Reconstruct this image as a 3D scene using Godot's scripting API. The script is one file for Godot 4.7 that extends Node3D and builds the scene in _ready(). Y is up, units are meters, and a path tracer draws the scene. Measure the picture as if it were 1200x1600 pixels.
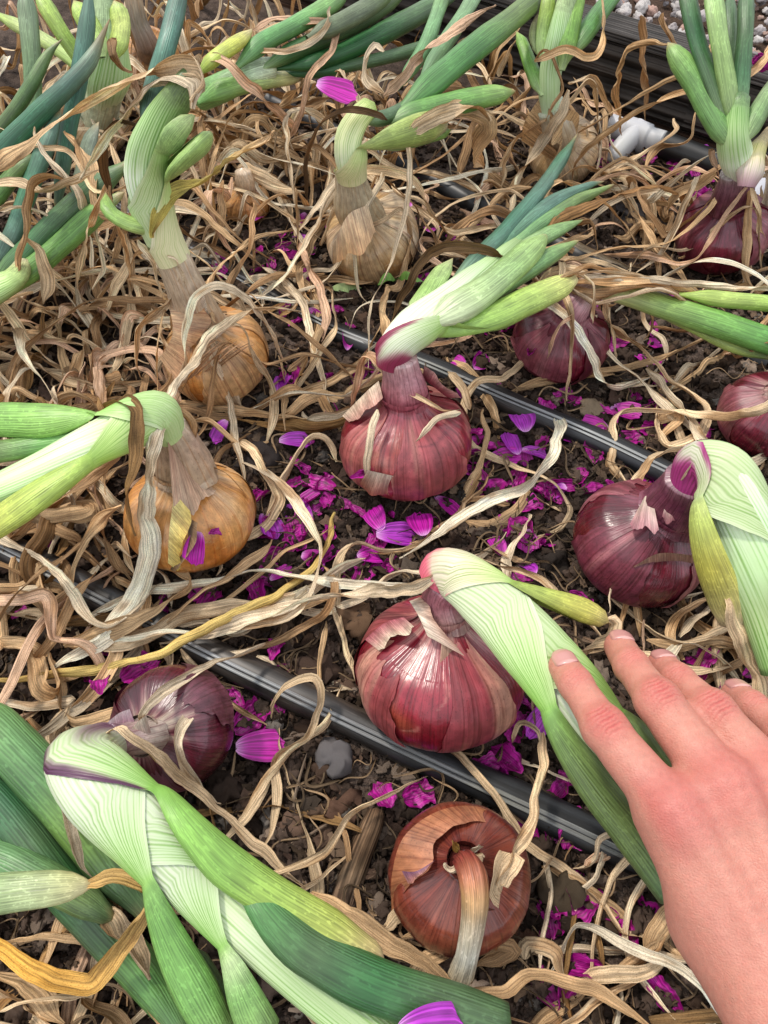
extends Node3D
# A raised onion bed seen from above: soil, drip lines, onions with folded tops, dry leaves, fallen petals and a hand.
# Lengths are authored in millimetres through v(); y is up, the bed runs away from the viewer along -z.
const PALE := Color(0.91, 0.84, 0.73)
const CREAM := Color(0.93, 0.89, 0.80)
const STRAW := Color(0.89, 0.79, 0.65)
const TAN := Color(0.83, 0.70, 0.54)
const BROWN := Color(0.68, 0.55, 0.41)
const DARK := Color(0.36, 0.28, 0.20)
const ROSY := Color(0.86, 0.72, 0.61)
const GREEN := Color(0.43, 0.54, 0.28)
const LIME := Color(0.62, 0.74, 0.30)
const DEEP := Color(0.32, 0.45, 0.28)
const BLUE := Color(0.33, 0.48, 0.40)
const YELLOW := Color(0.80, 0.78, 0.30)
const WHITE := Color(0.83, 0.88, 0.74)
const MINT := Color(0.68, 0.79, 0.54)
const PLUM := Color(0.42, 0.16, 0.30)
const PINK := Color(0.80, 0.45, 0.55)

var rng := RandomNumberGenerator.new()
var nz := FastNoiseLite.new()
var M := {}
var taken := {}
var bulbs := []          # [centre, radius] of every bulb, so that litter lies over them
var landmarks := []      # [phrase, place]
var loose := []          # things that get their label from how they look and what they lie beside

func v(x: float, y: float, z: float) -> Vector3:
	return Vector3(x, y, z) * 0.001

func n3(p: Vector3, f: float) -> float:
	return nz.get_noise_3d(p.x * f, p.y * f, p.z * f)

func numbered(called: String) -> String:
	if not taken.has(called):
		taken[called] = 0
		return called
	taken[called] += 1
	return "%s_%03d" % [called, taken[called]]

func tag(o: Node, label: String, category: String, group := "") -> Node:
	o.set_meta("label", label)
	o.set_meta("category", category)
	if group:
		o.set_meta("group", group)
	return o

func thing(called: String, label: String, category: String, at: Vector3, group := "") -> Node3D:
	var o := Node3D.new()
	o.name = numbered(called)
	add_child(o)
	o.position = at
	tag(o, label, category, group)
	return o

# ---------------------------------------------------------------- meshes
class Acc:
	var p := PackedVector3Array()
	var n := PackedVector3Array()
	var c := PackedColorArray()
	var uv := PackedVector2Array()
	var i := PackedInt32Array()

# adds a grid of (nu + 1) x (nv + 1) points; the front is where du x dv points
func grid(a: Acc, p: PackedVector3Array, nu: int, nv: int, c: PackedColorArray, uv: PackedVector2Array, wrap: bool) -> void:
	var w := nu + 1
	var base := a.p.size()
	var n := PackedVector3Array()
	n.resize(p.size())
	for j in nv + 1:
		var j0 := maxi(j - 1, 0) * w
		var j1 := mini(j + 1, nv) * w
		for i in w:
			var l := i - 1
			var r := i + 1
			if wrap:
				if l < 0: l = nu - 1
				if r > nu: r = 1
			else:
				l = maxi(l, 0)
				r = mini(r, nu)
			var d := (p[j * w + r] - p[j * w + l]).normalized().cross((p[j1 + i] - p[j0 + i]).normalized())
			n[j * w + i] = d.normalized() if d.length_squared() > 1e-8 else Vector3.UP
	a.p.append_array(p)
	a.n.append_array(n)
	a.c.append_array(c)
	a.uv.append_array(uv)
	var t := PackedInt32Array()
	t.resize(nu * nv * 6)
	var k := 0
	for j in nv:
		for i in nu:
			var q := base + j * w + i
			t[k] = q; t[k + 1] = q + w + 1; t[k + 2] = q + 1
			t[k + 3] = q; t[k + 4] = q + w; t[k + 5] = q + w + 1
			k += 6
	a.i.append_array(t)

func to_mesh(a: Acc, origin: Vector3) -> ArrayMesh:
	var arr := []
	arr.resize(Mesh.ARRAY_MAX)
	var p := a.p.duplicate()
	if origin != Vector3.ZERO:
		for k in p.size():
			p[k] -= origin
	arr[Mesh.ARRAY_VERTEX] = p
	arr[Mesh.ARRAY_NORMAL] = a.n
	arr[Mesh.ARRAY_COLOR] = a.c
	arr[Mesh.ARRAY_TEX_UV] = a.uv
	arr[Mesh.ARRAY_INDEX] = a.i
	var m := ArrayMesh.new()
	m.add_surface_from_arrays(Mesh.PRIMITIVE_TRIANGLES, arr)
	return m

func put(a: Acc, called: String, mat: Material, parent: Node3D = null, origin := Vector3.ZERO) -> MeshInstance3D:
	var o := MeshInstance3D.new()
	var top := parent == null
	if not top:
		origin = parent.position if parent.get_parent() == self else (parent.get_parent() as Node3D).position
	o.mesh = to_mesh(a, origin)
	o.material_override = mat
	o.name = numbered(called) if top else called
	if top:
		add_child(o)
		o.position = origin
	else:
		parent.add_child(o, true)
	return o

# points evenly spaced on a smooth curve through pts; k says where each lies in the list
func curve(pts: Array, n: int) -> Dictionary:
	var m := pts.size()
	var at := [0.0]
	for i in m - 1:
		at.append(at[i] + maxf((pts[i + 1] - pts[i]).length(), 1e-5))
	var tan := []
	for i in m:
		var a := maxi(i - 1, 0)
		var b := mini(i + 1, m - 1)
		tan.append((pts[b] - pts[a]) / (at[b] - at[a]))
	var p := PackedVector3Array()
	var ks := PackedFloat32Array()
	var seg := 0
	for j in n + 1:
		var s: float = at[m - 1] * j / n
		while seg < m - 2 and s > at[seg + 1]:
			seg += 1
		var l: float = at[seg + 1] - at[seg]
		var t := clampf((s - at[seg]) / l, 0, 1)
		var t2 := t * t
		var t3 := t2 * t
		p.append(pts[seg] * (2 * t3 - 3 * t2 + 1) + tan[seg] * l * (t3 - 2 * t2 + t) + pts[seg + 1] * (3 * t2 - 2 * t3) + tan[seg + 1] * l * (t3 - t2))
		ks.append(seg + t)
	return {"p": p, "k": ks, "len": at[m - 1]}

func along(list: Array, k: float):
	var i := clampi(int(k), 0, list.size() - 1)
	var j := mini(i + 1, list.size() - 1)
	var f := clampf(k - i, 0, 1)
	f = f * f * (3 - 2 * f) * 0.5 + f * 0.5
	if list[i] is Color:
		return (list[i] as Color).lerp(list[j], f)
	return lerpf(float(list[i]), float(list[j]), f)

# side and up vectors along a curve, the up vector staying near the given one where it can
func frames(p: PackedVector3Array, up: Vector3) -> Array:
	var nn := PackedVector3Array()
	var bb := PackedVector3Array()
	var prev := Vector3.ZERO
	for i in p.size():
		var t := (p[mini(i + 1, p.size() - 1)] - p[maxi(i - 1, 0)]).normalized()
		var u := up - t * up.dot(t)
		if prev == Vector3.ZERO:
			prev = u if u.length() > 0.1 else Vector3(0.3, 0.1, 1) - t * t.dot(Vector3(0.3, 0.1, 1))
			prev = prev.normalized()
		var q := prev - t * prev.dot(t)
		q = (q.normalized() + u * 0.12).normalized()
		nn.append(q)
		bb.append(t.cross(q))
		prev = q
	return [nn, bb]

# ---------------------------------------------------------------- leaves, stems, skins
# a closed tapering tube: radii (mm) and colours are given per control point
func tube(a: Acc, pts: Array, rad: Array, col: Array, o := {}) -> void:
	var around: int = o.get("around", 16)
	var total := 0.0
	for i in pts.size() - 1:
		total += (pts[i + 1] - pts[i]).length()
	var n := clampi(int(total / o.get("step", 0.0035)), 8, 90)
	var cv := curve(pts, n)
	var fr := frames(cv.p, o.get("up", Vector3.UP))
	var flat = o.get("flat", 0.72)
	var sheath: float = o.get("sheath", 0.0)
	var roll: float = o.get("roll", 0.0)
	var wob: float = o.get("wobble", 0.05)
	var ridge: float = o.get("ridge", 0.0)
	var sd: float = rng.randf() * 100.0
	var p := PackedVector3Array()
	var c := PackedColorArray()
	var uv := PackedVector2Array()
	for j in n + 1:
		var t := float(j) / n
		var k: float = cv.k[j]
		var r: float = along(rad, k) * 0.001
		var fl: float = along(flat, k) if flat is Array else flat
		if o.has("root"):      # it grows out of the stem, slim at first
			r *= 0.82 * lerpf(0.3, 1.0, smoothstep(0.0, 0.2, t)) * (1.0 - 0.55 * smoothstep(0.78, 1.0, t))
		r *= o.get("scale", 1.0)
		if o.get("close", true):
			r *= sqrt(clampf((1.0 - t) / 0.03 + 0.002, 0, 1)) 
		var base: Color = along(col, k)
		for i in around + 1:
			var ang := TAU * (i % around) / around + roll
			var ca := cos(ang)
			var sa := sin(ang)
			var dir: Vector3 = fr[0][j] * ca * fl + fr[1][j] * sa
			var dent := 0.0 if o.has("called") else 0.16 * nz.get_noise_3d(ca * 14 + sd, sa * 14, t * total * 1500) - 0.07 * cos(ang * 2.0 + sd)
			var rr := r * (1.0 + dent + wob * nz.get_noise_3d(ca * 30 + sd, sa * 30, t * total * 900) + ridge * cos(ang * 9.0))
			var q: Vector3 = cv.p[j] + dir * rr
			p.append(q)
			var f := 1.0 + 0.16 * n3(q, 420.0) + 0.12 * nz.get_noise_3d(ca * 60 + sd, sa * 60, t * 30)
			var cc := Color(base.r * f, base.g * f, base.b * f * (1.0 + 0.1 * n3(q, 900.0)))
			var lum := cc.get_luminance()
			if not o.has("mat"): cc = Color(lum, lum, lum).lerp(cc, 0.86)
			if o.has("root"):      # tips wither
				cc = cc.lerp(Color(0.72, 0.60, 0.42), smoothstep(0.93, 1.0, t + 0.05 * nz.get_noise_3d(ca * 40, sa * 40 + sd, t * 90)) * 0.85)
			if o.has("dust"):
				cc = cc.lerp(Color(0.40, 0.34, 0.29), smoothstep(0.05, 0.45, n3(q, 110.0) + 0.5 * n3(q, 900.0)) * 0.7)
			if o.has("blush"):      # pigment streaked along the veins
				var b: float = smoothstep(0.0, 0.35, nz.get_noise_3d(ca * 55 + sd, sa * 55, t * 12) + o.get("blush_at", 0.2) - t * o.get("blush_fade", 2.5))
				cc = cc.lerp(o.blush, b)
			c.append(cc)
			var vv := t
			if sheath > 0.0:
				vv = 0.3 * t / sheath if t < sheath else 0.3 + 0.7 * (t - sheath) / (1.0 - sheath)
			else:
				vv = 0.45 + 0.55 * t
			uv.append(Vector2(float(i) / around, vv))
	grid(a, p, around, n, c, uv, true)

# a stem to wrap sheaths round: its axis, radii (mm) and flatness
func stem_of(pts: Array, rad: Array, flat: float, up := Vector3.UP, scale := 1.0) -> Dictionary:
	var cv := curve(pts, 80)
	return {"p": cv.p, "k": cv.k, "fr": frames(cv.p, up), "rad": rad, "flat": flat, "scale": scale}

func on_stem(st: Dictionary, s: float, phi: float, lift: float) -> Vector3:
	var x := clampf(s, 0, 1) * 80.0
	var i := mini(int(x), 79)
	var f := x - i
	var r: float = along(st.rad, lerpf(st.k[i], st.k[i + 1], f)) * 0.001 * st.scale + lift
	var nn: Vector3 = st.fr[0][i].lerp(st.fr[0][i + 1], f).normalized()
	var bb: Vector3 = st.fr[1][i].lerp(st.fr[1][i + 1], f).normalized()
	return (st.p[i] as Vector3).lerp(st.p[i + 1], f) + nn * cos(phi) * (r * st.flat + lift) + bb * sin(phi) * r

# one onion leaf: a sheath that wraps the stem from s0, opens from rim on and draws together into a hollow blade that leaves the stem at off, on the side phi
func sheath(parent: Node3D, st: Dictionary, s0: float, rim: float, off: float, phi: float, blade: Array, rad: Array, col: Array, lift: float, o := {}) -> void:
	var nu := 30
	var rows := clampi(int((off - s0) * 70), 14, 46)
	var pb := [on_stem(st, off, phi, lift)]
	pb.append_array(blade)
	var total := 0.0
	for i in pb.size() - 1:
		total += (pb[i + 1] - pb[i]).length()
	var nb := clampi(int(total / 0.0032), 10, 80)
	var cv := curve(pb, nb)
	var fr := frames(cv.p, st.fr[0][clampi(int(off * 80), 0, 80)])
	var fl: float = o.get("flat", 0.7)
	var out := on_stem(st, off, phi, 0.001) - on_stem(st, off, phi, 0.0)
	var a0 := atan2(out.dot(fr[1][0]), out.dot(fr[0][0]))
	var sd := rng.randf() * 100.0
	var p := PackedVector3Array(); var c := PackedColorArray(); var uv := PackedVector2Array()
	var wide := func(s: float) -> float:
		var q := clampf((s - rim) / maxf(off - rim, 0.01), 0, 1)
		return lerpf(PI, 0.75, pow(q, 0.62))
	var white: Color = o.get("base", WHITE)
	white = Color(white.r * 0.86, white.g * 0.88, white.b * 0.80)
	var blush: Color = o.get("blush", PLUM)
	var blush_at: float = o.get("blush_at", -1.0)
	for j in rows + nb + 1:
		for i in nu + 1:
			var a := float(i) / nu * 2 - 1
			var q: Vector3
			var cc: Color
			var v := 0.0
			if j < rows:
				var t := float(j) / rows
				var s := lerpf(s0, off, t)
				var half: float = wide.call(s)
				var e := smoothstep(0.80, 1.0, absf(a)) * clampf((PI - half) * 2.0, 0, 1)
				q = on_stem(st, s, phi + a * half * (1.0 + 0.04 * nz.get_noise_2d(s * 900, sd + a * 20)), lift * (1.0 - 0.2 * absf(a)) + 0.00008 * nz.get_noise_2d(s * 1600, a * 60 + sd) + 0.00025 * e)
				v = 0.30 * t
				cc = white.lerp(col[0], smoothstep(0.35, 1.0, t) * (1.0 - 0.6 * absf(a)))
				cc = cc.lerp(Color(0.92, 0.90, 0.86), e * 0.6 * (1.0 - t))
				if blush_at > -1:
					var b := smoothstep(0.0, 0.25, nz.get_noise_3d(a * 70, sd, t * 25) * 0.8 + blush_at - t * o.get("blush_fade", 1.5) + 0.55 * e + o.get("blush_side", 0.0) * (a * signf(phi) * -1.0 - 0.1))
					cc = cc.lerp(blush, b * 0.9)
			else:
				var t := float(j - rows) / nb
				var r: float = along(rad, cv.k[j - rows]) * 0.001 * sqrt(clampf((1.0 - t) / 0.03 + 0.002, 0, 1))
				var an := a0 + a * PI
				q = cv.p[j - rows] + (fr[0][j - rows] * cos(an) * fl + fr[1][j - rows] * sin(an)) * r * (1.0 + 0.16 * nz.get_noise_3d(cos(an) * 16 + sd, sin(an) * 16, t * total * 1300) * smoothstep(0.1, 0.3, t))
				r *= 0.84 * lerpf(0.62, 1.0, smoothstep(0.0, 0.03, t * total)) * (1.0 - 0.4 * smoothstep(0.8, 1.0, t))
				var w := smoothstep(0.0, 0.040, t * total)
				if w < 1.0:
					q = (on_stem(st, off + t * total * 1.5, phi + a * 0.75, lift) + out.normalized() * t * total * 0.1).lerp(q, w)
				v = 0.30 + 0.70 * t
				cc = along(col, cv.k[j - rows])
				var f := 1.0 + 0.14 * n3(q, 420.0) + 0.10 * nz.get_noise_3d(cos(an) * 60 + sd, sin(an) * 60, t * 30)
				var lum := cc.get_luminance() * f
				cc = Color(lum, lum, lum).lerp(Color(cc.r * f, cc.g * f, cc.b * f), 0.86)
			p.append(q)
			c.append(cc)
			uv.append(Vector2(float(i) / nu, v))
	var a := Acc.new()
	grid(a, p, nu, rows + nb, c, uv, false)
	put(a, o.get("called", "leaf"), M.leaf, parent)

func leaf(parent: Node3D, pts: Array, rad: Array, col: Array, o := {}) -> MeshInstance3D:
	var a := Acc.new()
	if not o.has("called") and not o.has("sheath"):
		o["root"] = true
	tube(a, pts, rad, col, o)
	return put(a, o.get("called", "leaf"), o.get("mat", M.leaf), parent)

# a dry ribbon leaf: curled across, twisting along, ragged at the edges
func ribbon(a: Acc, pts: Array, width: float, col: Color, o := {}) -> void:
	var total := 0.0
	for i in pts.size() - 1:
		total += (pts[i + 1] - pts[i]).length()
	var n := clampi(int(total / 0.0022), 12, 100)
	var nu := 11
	var cv := curve(pts, n)
	var sd := rng.randf() * 300.0
	for j in range(1, n):
		var s := float(j) / n * total * 1000.0
		cv.p[j] += Vector3(nz.get_noise_2d(s * 3.4, sd), 0.7 * nz.get_noise_2d(s * 3.4, sd + 11), nz.get_noise_2d(s * 3.4, sd + 22)) * minf(width, 8.0) * 0.00028
	var fr := frames(cv.p, o.get("up", Vector3.UP))
	var curl: float = o.get("curl", rng.randf_range(0.3, 1.9))
	var twist: float = o.get("twist", rng.randf_range(-1.6, 1.6))
	var w := width * 0.00086
	var ends: float = o.get("ends", 0.22)
	var tip: Color = o.get("tip", col)
	var p := PackedVector3Array()
	var c := PackedColorArray()
	var uv := PackedVector2Array()
	var u0 := rng.randf()
	var side := 1.0 if rng.randf() < 0.5 else -1.0
	for j in n + 1:
		var t := float(j) / n
		var s := t * total * 1000.0
		var wj := w * (0.92 + 0.4 * nz.get_noise_2d(s * 1.1, sd))
		wj *= lerpf(0.3, 1.0, smoothstep(0.0, 0.08, t)) * lerpf(0.12, 1.0, smoothstep(0.0, ends, 1.0 - t))
		var fold := clampf(curl + 1.9 * nz.get_noise_2d(s * 1.2, sd + 50), 0.15, 4.2)
		var tw := twist * (t - 0.5) * 2.0 + 2.3 * nz.get_noise_2d(s * 0.9, sd + 90)
		var nrm: Vector3 = fr[0][j]
		var bin: Vector3 = fr[1][j]
		var ct := cos(tw)
		var st := sin(tw)
		var across := bin * ct + nrm * st
		var upw := nrm * ct - bin * st
		var rad := wj / fold
		for i in nu + 1:
			var u := float(i) / nu * 2.0 - 1.0
			var an := u * fold * 0.5 
			var x := sin(an) * rad
			var y := (1.0 - cos(an)) * rad * side
			var pleat := absf(fposmod(u * 2.1 + sd + 0.5 * nz.get_noise_2d(s * 1.0, sd), 1.0) - 0.5) - 0.25
			var wr := w * (0.16 * pleat + 0.03 * sin(u * 8.0 + sd) + 0.09 * nz.get_noise_3d(s * 2.2, u * 22.0, sd) + 0.05 * nz.get_noise_3d(s * 6.0, u * 40.0, sd + 7) + 0.08 * absf(u) * nz.get_noise_2d(s * 5.0, sd + u * 40))
			var q: Vector3 = cv.p[j] + across * (x + wr * 0.4) + upw * (y + wr)
			p.append(q)
			var f := 1.02 + 0.26 * nz.get_noise_3d(s * 1.3, u * 12, sd) + 0.16 * nz.get_noise_3d(s * 5, u * 90, sd)
			var cc := col.lerp(tip, smoothstep(0.2, 0.9, t))
			cc = Color(cc.r * f, cc.g * f, cc.b * f)
			var spot := smoothstep(0.18, 0.5, nz.get_noise_3d(s * 2.4, u * 30, sd + 20))
			cc = cc.lerp(Color(0.52, 0.36, 0.21), spot * 0.5)
			c.append(cc)
			uv.append(Vector2(u0 + (u * 0.5 + 0.5) * width / 16.0, s / 70.0 + sd))
	grid(a, p, nu, n, c, uv, false)

# a loose dry leaf on the bed
func rib(pts: Array, width: float, col: Color, o := {}) -> MeshInstance3D:
	var a := Acc.new()
	ribbon(a, pts, width, col, o)
	var m := put(a, "dry_leaf", M.dry, null, pts[pts.size() / 2])
	var total := 0.0
	for i in pts.size() - 1:
		total += (pts[i + 1] - pts[i]).length()
	var tint := "dark brown"
	if col.get_luminance() > 0.82: tint = "pale cream"
	elif col.get_luminance() > 0.77: tint = "straw coloured"
	elif col.get_luminance() > 0.66: tint = "tan"
	elif col.get_luminance() > 0.34: tint = "brown"
	var size := ("broad " if width > 9.5 else "narrow " if width < 5.5 else "") + ("long " if total > 0.13 else "short " if total < 0.06 else "")
	if o.has("label"):
		tag(m, o.label, "dry leaf", "dry onion leaves on the bed")
	else:
		loose.append([m, pts[pts.size() / 2], size + tint + " dry leaf", "dry leaf", "dry onion leaves on the bed"])
	return m

# a dry leaf that still hangs on its plant
func hang(parent: Node3D, pts: Array, width: float, col: Color, o := {}) -> void:
	var a := Acc.new()
	ribbon(a, pts, width, col, o)
	put(a, "dry_leaf", M.dry, parent)

const KINDS := {
	"red": [Color(0.50, 0.10, 0.17), Color(0.64, 0.22, 0.27), Color(0.82, 0.60, 0.52), Color(0.62, 0.32, 0.20)],
	"wine": [Color(0.36, 0.08, 0.15), Color(0.50, 0.15, 0.23), Color(0.64, 0.40, 0.42), Color(0.42, 0.14, 0.14)],
	"purple": [Color(0.27, 0.07, 0.13), Color(0.38, 0.12, 0.19), Color(0.46, 0.28, 0.33), Color(0.24, 0.06, 0.10)],
	"rust": [Color(0.50, 0.23, 0.18), Color(0.58, 0.31, 0.23), Color(0.62, 0.40, 0.34), Color(0.48, 0.21, 0.13)],
	"gold": [Color(0.87, 0.60, 0.32), Color(0.90, 0.67, 0.42), Color(0.88, 0.72, 0.52), Color(0.76, 0.44, 0.18)],
	"pale": [Color(0.80, 0.66, 0.47), Color(0.86, 0.75, 0.58), Color(0.88, 0.80, 0.68), Color(0.72, 0.52, 0.32)],
}

func bulb_radius(x: float, r: float, rn: float) -> float:
	if x < 0:
		return r * pow(maxf(1.0 - pow(-x / 0.86, 2.3), 0.0), 0.5)
	var e := r * pow(maxf(1.0 - pow(x / 0.98, 2.2), 0.0), 0.55)
	return lerpf(e, rn, smoothstep(0.52, 1.08, x))

# a bulb that runs on into its neck: neck points and radii (mm) follow the pole
func bulb(parent: Node3D, c: Vector3, r: float, kind: String, neck: Array, nrad: Array, ncol: Array, skins := 4) -> void:
	var ax: Vector3 = (neck[0] - c).normalized()
	bulbs.append([c, r * 0.001])
	var R := r * 0.001
	var k: Array = KINDS[kind]
	var side := ax.cross(Vector3(0.2, 0.1, 1)).normalized()
	var fwd := ax.cross(side)
	var nu := 150
	var nv := 100
	var sd := rng.randf() * 200
	var shape := func(ang: float, x: float, lift: float) -> Vector3:
		var rr := bulb_radius(x, R, nrad[0] * 0.001) + lift
		var lob := 1.0 + 0.035 * nz.get_noise_2d(cos(ang) * 70 + sd, sin(ang) * 70) + 0.012 * nz.get_noise_3d(cos(ang) * 260 + sd, sin(ang) * 260, x * 60) + 0.006 * nz.get_noise_3d(cos(ang) * 900 + sd, sin(ang) * 900, x * 70)
		return c + ax * (x * R * (0.88 if x < 0 else 0.86)) + (side * cos(ang) + fwd * sin(ang)) * rr * lob
	var a := Acc.new()
	var p := PackedVector3Array()
	var cl := PackedColorArray()
	var uv := PackedVector2Array()
	for j in nv + 1:
		var x := lerpf(-0.84, 1.12, float(j) / nv)
		for i in nu + 1:
			var ang := TAU * (i % nu) / nu
			var ca := cos(ang)
			var sa := sin(ang)
			p.append(shape.call(ang, x, 0.0))
			var m := nz.get_noise_3d(ca * 60 + sd, sa * 60, x * 55)
			var st := nz.get_noise_3d(ca * 260 + sd, sa * 260, x * 26)
			var fine := nz.get_noise_3d(ca * 560 + sd, sa * 560, x * 90)
			var cc: Color = k[0].lerp(k[1], smoothstep(-0.3, 0.4, m + st * 0.18))
			cc = cc.lerp(k[2], smoothstep(0.12, 0.5, nz.get_noise_3d(ca * 85 + sd + 30, sa * 85, x * 80) + st * 0.25 + fine * 0.25) * 0.65)
			cc = cc.lerp(k[3], smoothstep(0.05, 0.5, nz.get_noise_3d(ca * 60 + sd + 90, sa * 60, x * 50 + 30) - x * 0.35) * 0.75)
			var crack := smoothstep(0.030, 0.004, absf(nz.get_noise_3d(ca * 62 + sd + 70, sa * 62, x * 62))) * smoothstep(-0.1, 0.2, fine + 0.1)
			cc = cc.lerp(k[2], crack * 0.55)
			cc = cc.lerp(ncol[0], smoothstep(0.62, 1.05, x + st * 0.35))
			var f := 1.0 + 0.12 * fine
			cl.append(Color(cc.r * f, cc.g * f, cc.b * f))
			uv.append(Vector2(float(i) / nu * 2.0, x * 0.5 + sd))
	grid(a, p, nu, nv, cl, uv, true)
	var np := [c + ax * R * 0.80]
	np.append_array(neck)
	var nr := [nrad[0] * 1.1]
	nr.append_array(nrad)
	var nc := [ncol[0]]
	nc.append_array(ncol)
	tube(a, np, nr, nc, {"flat": 0.92, "around": 26, "wobble": 0.16, "ridge": 0.03, "step": 0.0018, "up": fwd})
	put(a, "bulb", M["skin_" + ("gold" if kind in ["gold", "pale"] else "red")], parent)
	for q in skins:      # torn sheets of papery skin that stand a little proud
		var s := Acc.new()
		p = PackedVector3Array(); cl = PackedColorArray(); uv = PackedVector2Array()
		var a0 := TAU * q / skins + rng.randf() * 0.9
		var wide := rng.randf_range(0.8, 1.7)
		var x0 := rng.randf_range(-0.75, -0.1)
		var x1 := rng.randf_range(0.65, 1.04)
		var s2 := rng.randf() * 300
		var tone: Color = k[0].lerp(k[2], rng.randf_range(0.15, 0.75)).lerp(ncol[0], rng.randf() * 0.25)
		for j in 25:
			var tj := j / 24.0
			for i in 23:
				var ti := i / 22.0
				var edge := minf(minf(ti, 1.0 - ti) * 2.2, minf(tj * 1.6, (1.0 - tj) * 1.6))
				var jag := 0.22 * nz.get_noise_2d(tj * 90 + s2, floorf(ti + 0.5) * 77) + 0.08 * nz.get_noise_2d(tj * 330, s2 + floorf(ti + 0.5) * 50)
				var jag2 := 0.30 * nz.get_noise_2d(ti * 80 + s2, 40 + floorf(tj + 0.5) * 77) + 0.12 * nz.get_noise_2d(ti * 330, s2 + floorf(tj + 0.5) * 50)
				var ang := a0 + (ti - 0.5) * wide * (1.0 + jag * 1.5) * lerpf(1.0, 0.55, tj)
				var x := lerpf(x0, x1, tj) + jag2 * absf(tj - 0.5) * 1.5
				x = clampf(x, -0.8, 1.1)
				var lift := 0.0004 + 0.00025 * nz.get_noise_2d(ti * 60 + s2, tj * 60) + 0.0011 * pow(clampf(1.0 - edge * 3.0, 0, 1), 2.0) * (0.5 + nz.get_noise_2d(ti * 50 + s2, tj * 50 + 9))
				p.append(shape.call(ang, x, maxf(lift, 0.00015)))
				var st := nz.get_noise_3d(cos(ang) * 260 + s2, sin(ang) * 260, x * 25)
				var cc: Color = tone.lerp(k[2], smoothstep(0.0, 0.5, st)).lerp(ncol[0], smoothstep(0.7, 1.05, x))
				var f := 1.0 + 0.25 * nz.get_noise_3d(cos(ang) * 500, sin(ang) * 500 + s2, x * 50)
				cl.append(Color(cc.r * f, cc.g * f, cc.b * f))
				uv.append(Vector2(ang / PI, x * 0.5 + s2))
		grid(s, p, 22, 24, cl, uv, false)
		put(s, "papery_skin", M.paper, parent)

# a flake of skin peeling away from the bulb: a sheet between two edges
func flake(parent: Node3D, edge_a: Array, edge_b: Array, col: Color, col2: Color, called := "papery_skin", mat: Material = null) -> void:
	var ca := curve(edge_a, 26)
	var cb := curve(edge_b, 26)
	var s := Acc.new()
	var p := PackedVector3Array()
	var cl := PackedColorArray()
	var uv := PackedVector2Array()
	var sd := rng.randf() * 100
	for j in 27:
		for i in 11:
			var t := i / 10.0
			var q: Vector3 = ca.p[j].lerp(cb.p[j], t)
			q += Vector3(n3(q, 160.0), n3(q + Vector3.ONE, 160.0), n3(q - Vector3.ONE, 160.0)) * 0.0010 * (0.4 + t)
			q += (cb.p[j] - ca.p[j]) * t * 0.35 * nz.get_noise_2d(j * 7.0, sd)
			p.append(q)
			var f := 1.0 + 0.2 * nz.get_noise_2d(j * 16.0 + sd, t * 20)
			var cc := col.lerp(col2, t)
			cl.append(Color(cc.r * f, cc.g * f, cc.b * f))
			uv.append(Vector2(j / 26.0 * 0.8 + sd, t * 0.3))
	grid(s, p, 10, 26, cl, uv, false)
	put(s, called, M.paper if mat == null else mat, parent)

# ---------------------------------------------------------------- textures
func noise_bytes(w: int, h: int, f: float, sd: int, stretch_from := 0) -> PackedByteArray:
	var n := FastNoiseLite.new()
	n.seed = sd
	n.frequency = f
	n.fractal_octaves = 4
	var im := n.get_seamless_image(w, stretch_from if stretch_from else h)
	if stretch_from:
		im.resize(w, h, Image.INTERPOLATE_CUBIC)
	im.convert(Image.FORMAT_L8)
	return im.get_data()

func image_of(w: int, h: int, f: Callable) -> Image:
	var d := PackedByteArray()
	d.resize(w * h * 3)
	var k := 0
	for y in h:
		for x in w:
			var c: Color = f.call(x, y, y * w + x)
			d[k] = clampi(int(c.r * 255), 0, 255); d[k + 1] = clampi(int(c.g * 255), 0, 255); d[k + 2] = clampi(int(c.b * 255), 0, 255)
			k += 3
	return Image.create_from_data(w, h, false, Image.FORMAT_RGB8, d)

func bump_of(w: int, h: int, bytes: PackedByteArray, strength: float) -> ImageTexture:
	var im := Image.create_from_data(w, h, false, Image.FORMAT_L8, bytes)
	im.convert(Image.FORMAT_RGB8)
	im.bump_map_to_normal_map(strength)
	return ImageTexture.create_from_image(im)

func grey(w: int, h: int, bytes: PackedByteArray) -> ImageTexture:
	return ImageTexture.create_from_image(Image.create_from_data(w, h, false, Image.FORMAT_L8, bytes))

func mat(tex: Texture2D, rough: float, o := {}) -> StandardMaterial3D:
	var m := StandardMaterial3D.new()
	m.albedo_texture = tex
	m.roughness = rough
	m.vertex_color_use_as_albedo = true
	m.vertex_color_is_srgb = true
	m.cull_mode = BaseMaterial3D.CULL_DISABLED
	if o.has("normal"):
		m.normal_enabled = true
		m.normal_texture = o.normal
		m.normal_scale = o.get("scale", 1.0)
	if o.has("back"):
		m.backlight_enabled = true
		m.backlight = o.back
	if o.has("coat"):
		m.clearcoat_enabled = true
		m.clearcoat = o.coat
		m.clearcoat_roughness = 0.35
	m.metallic_specular = o.get("spec", 0.5)
	return m

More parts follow.
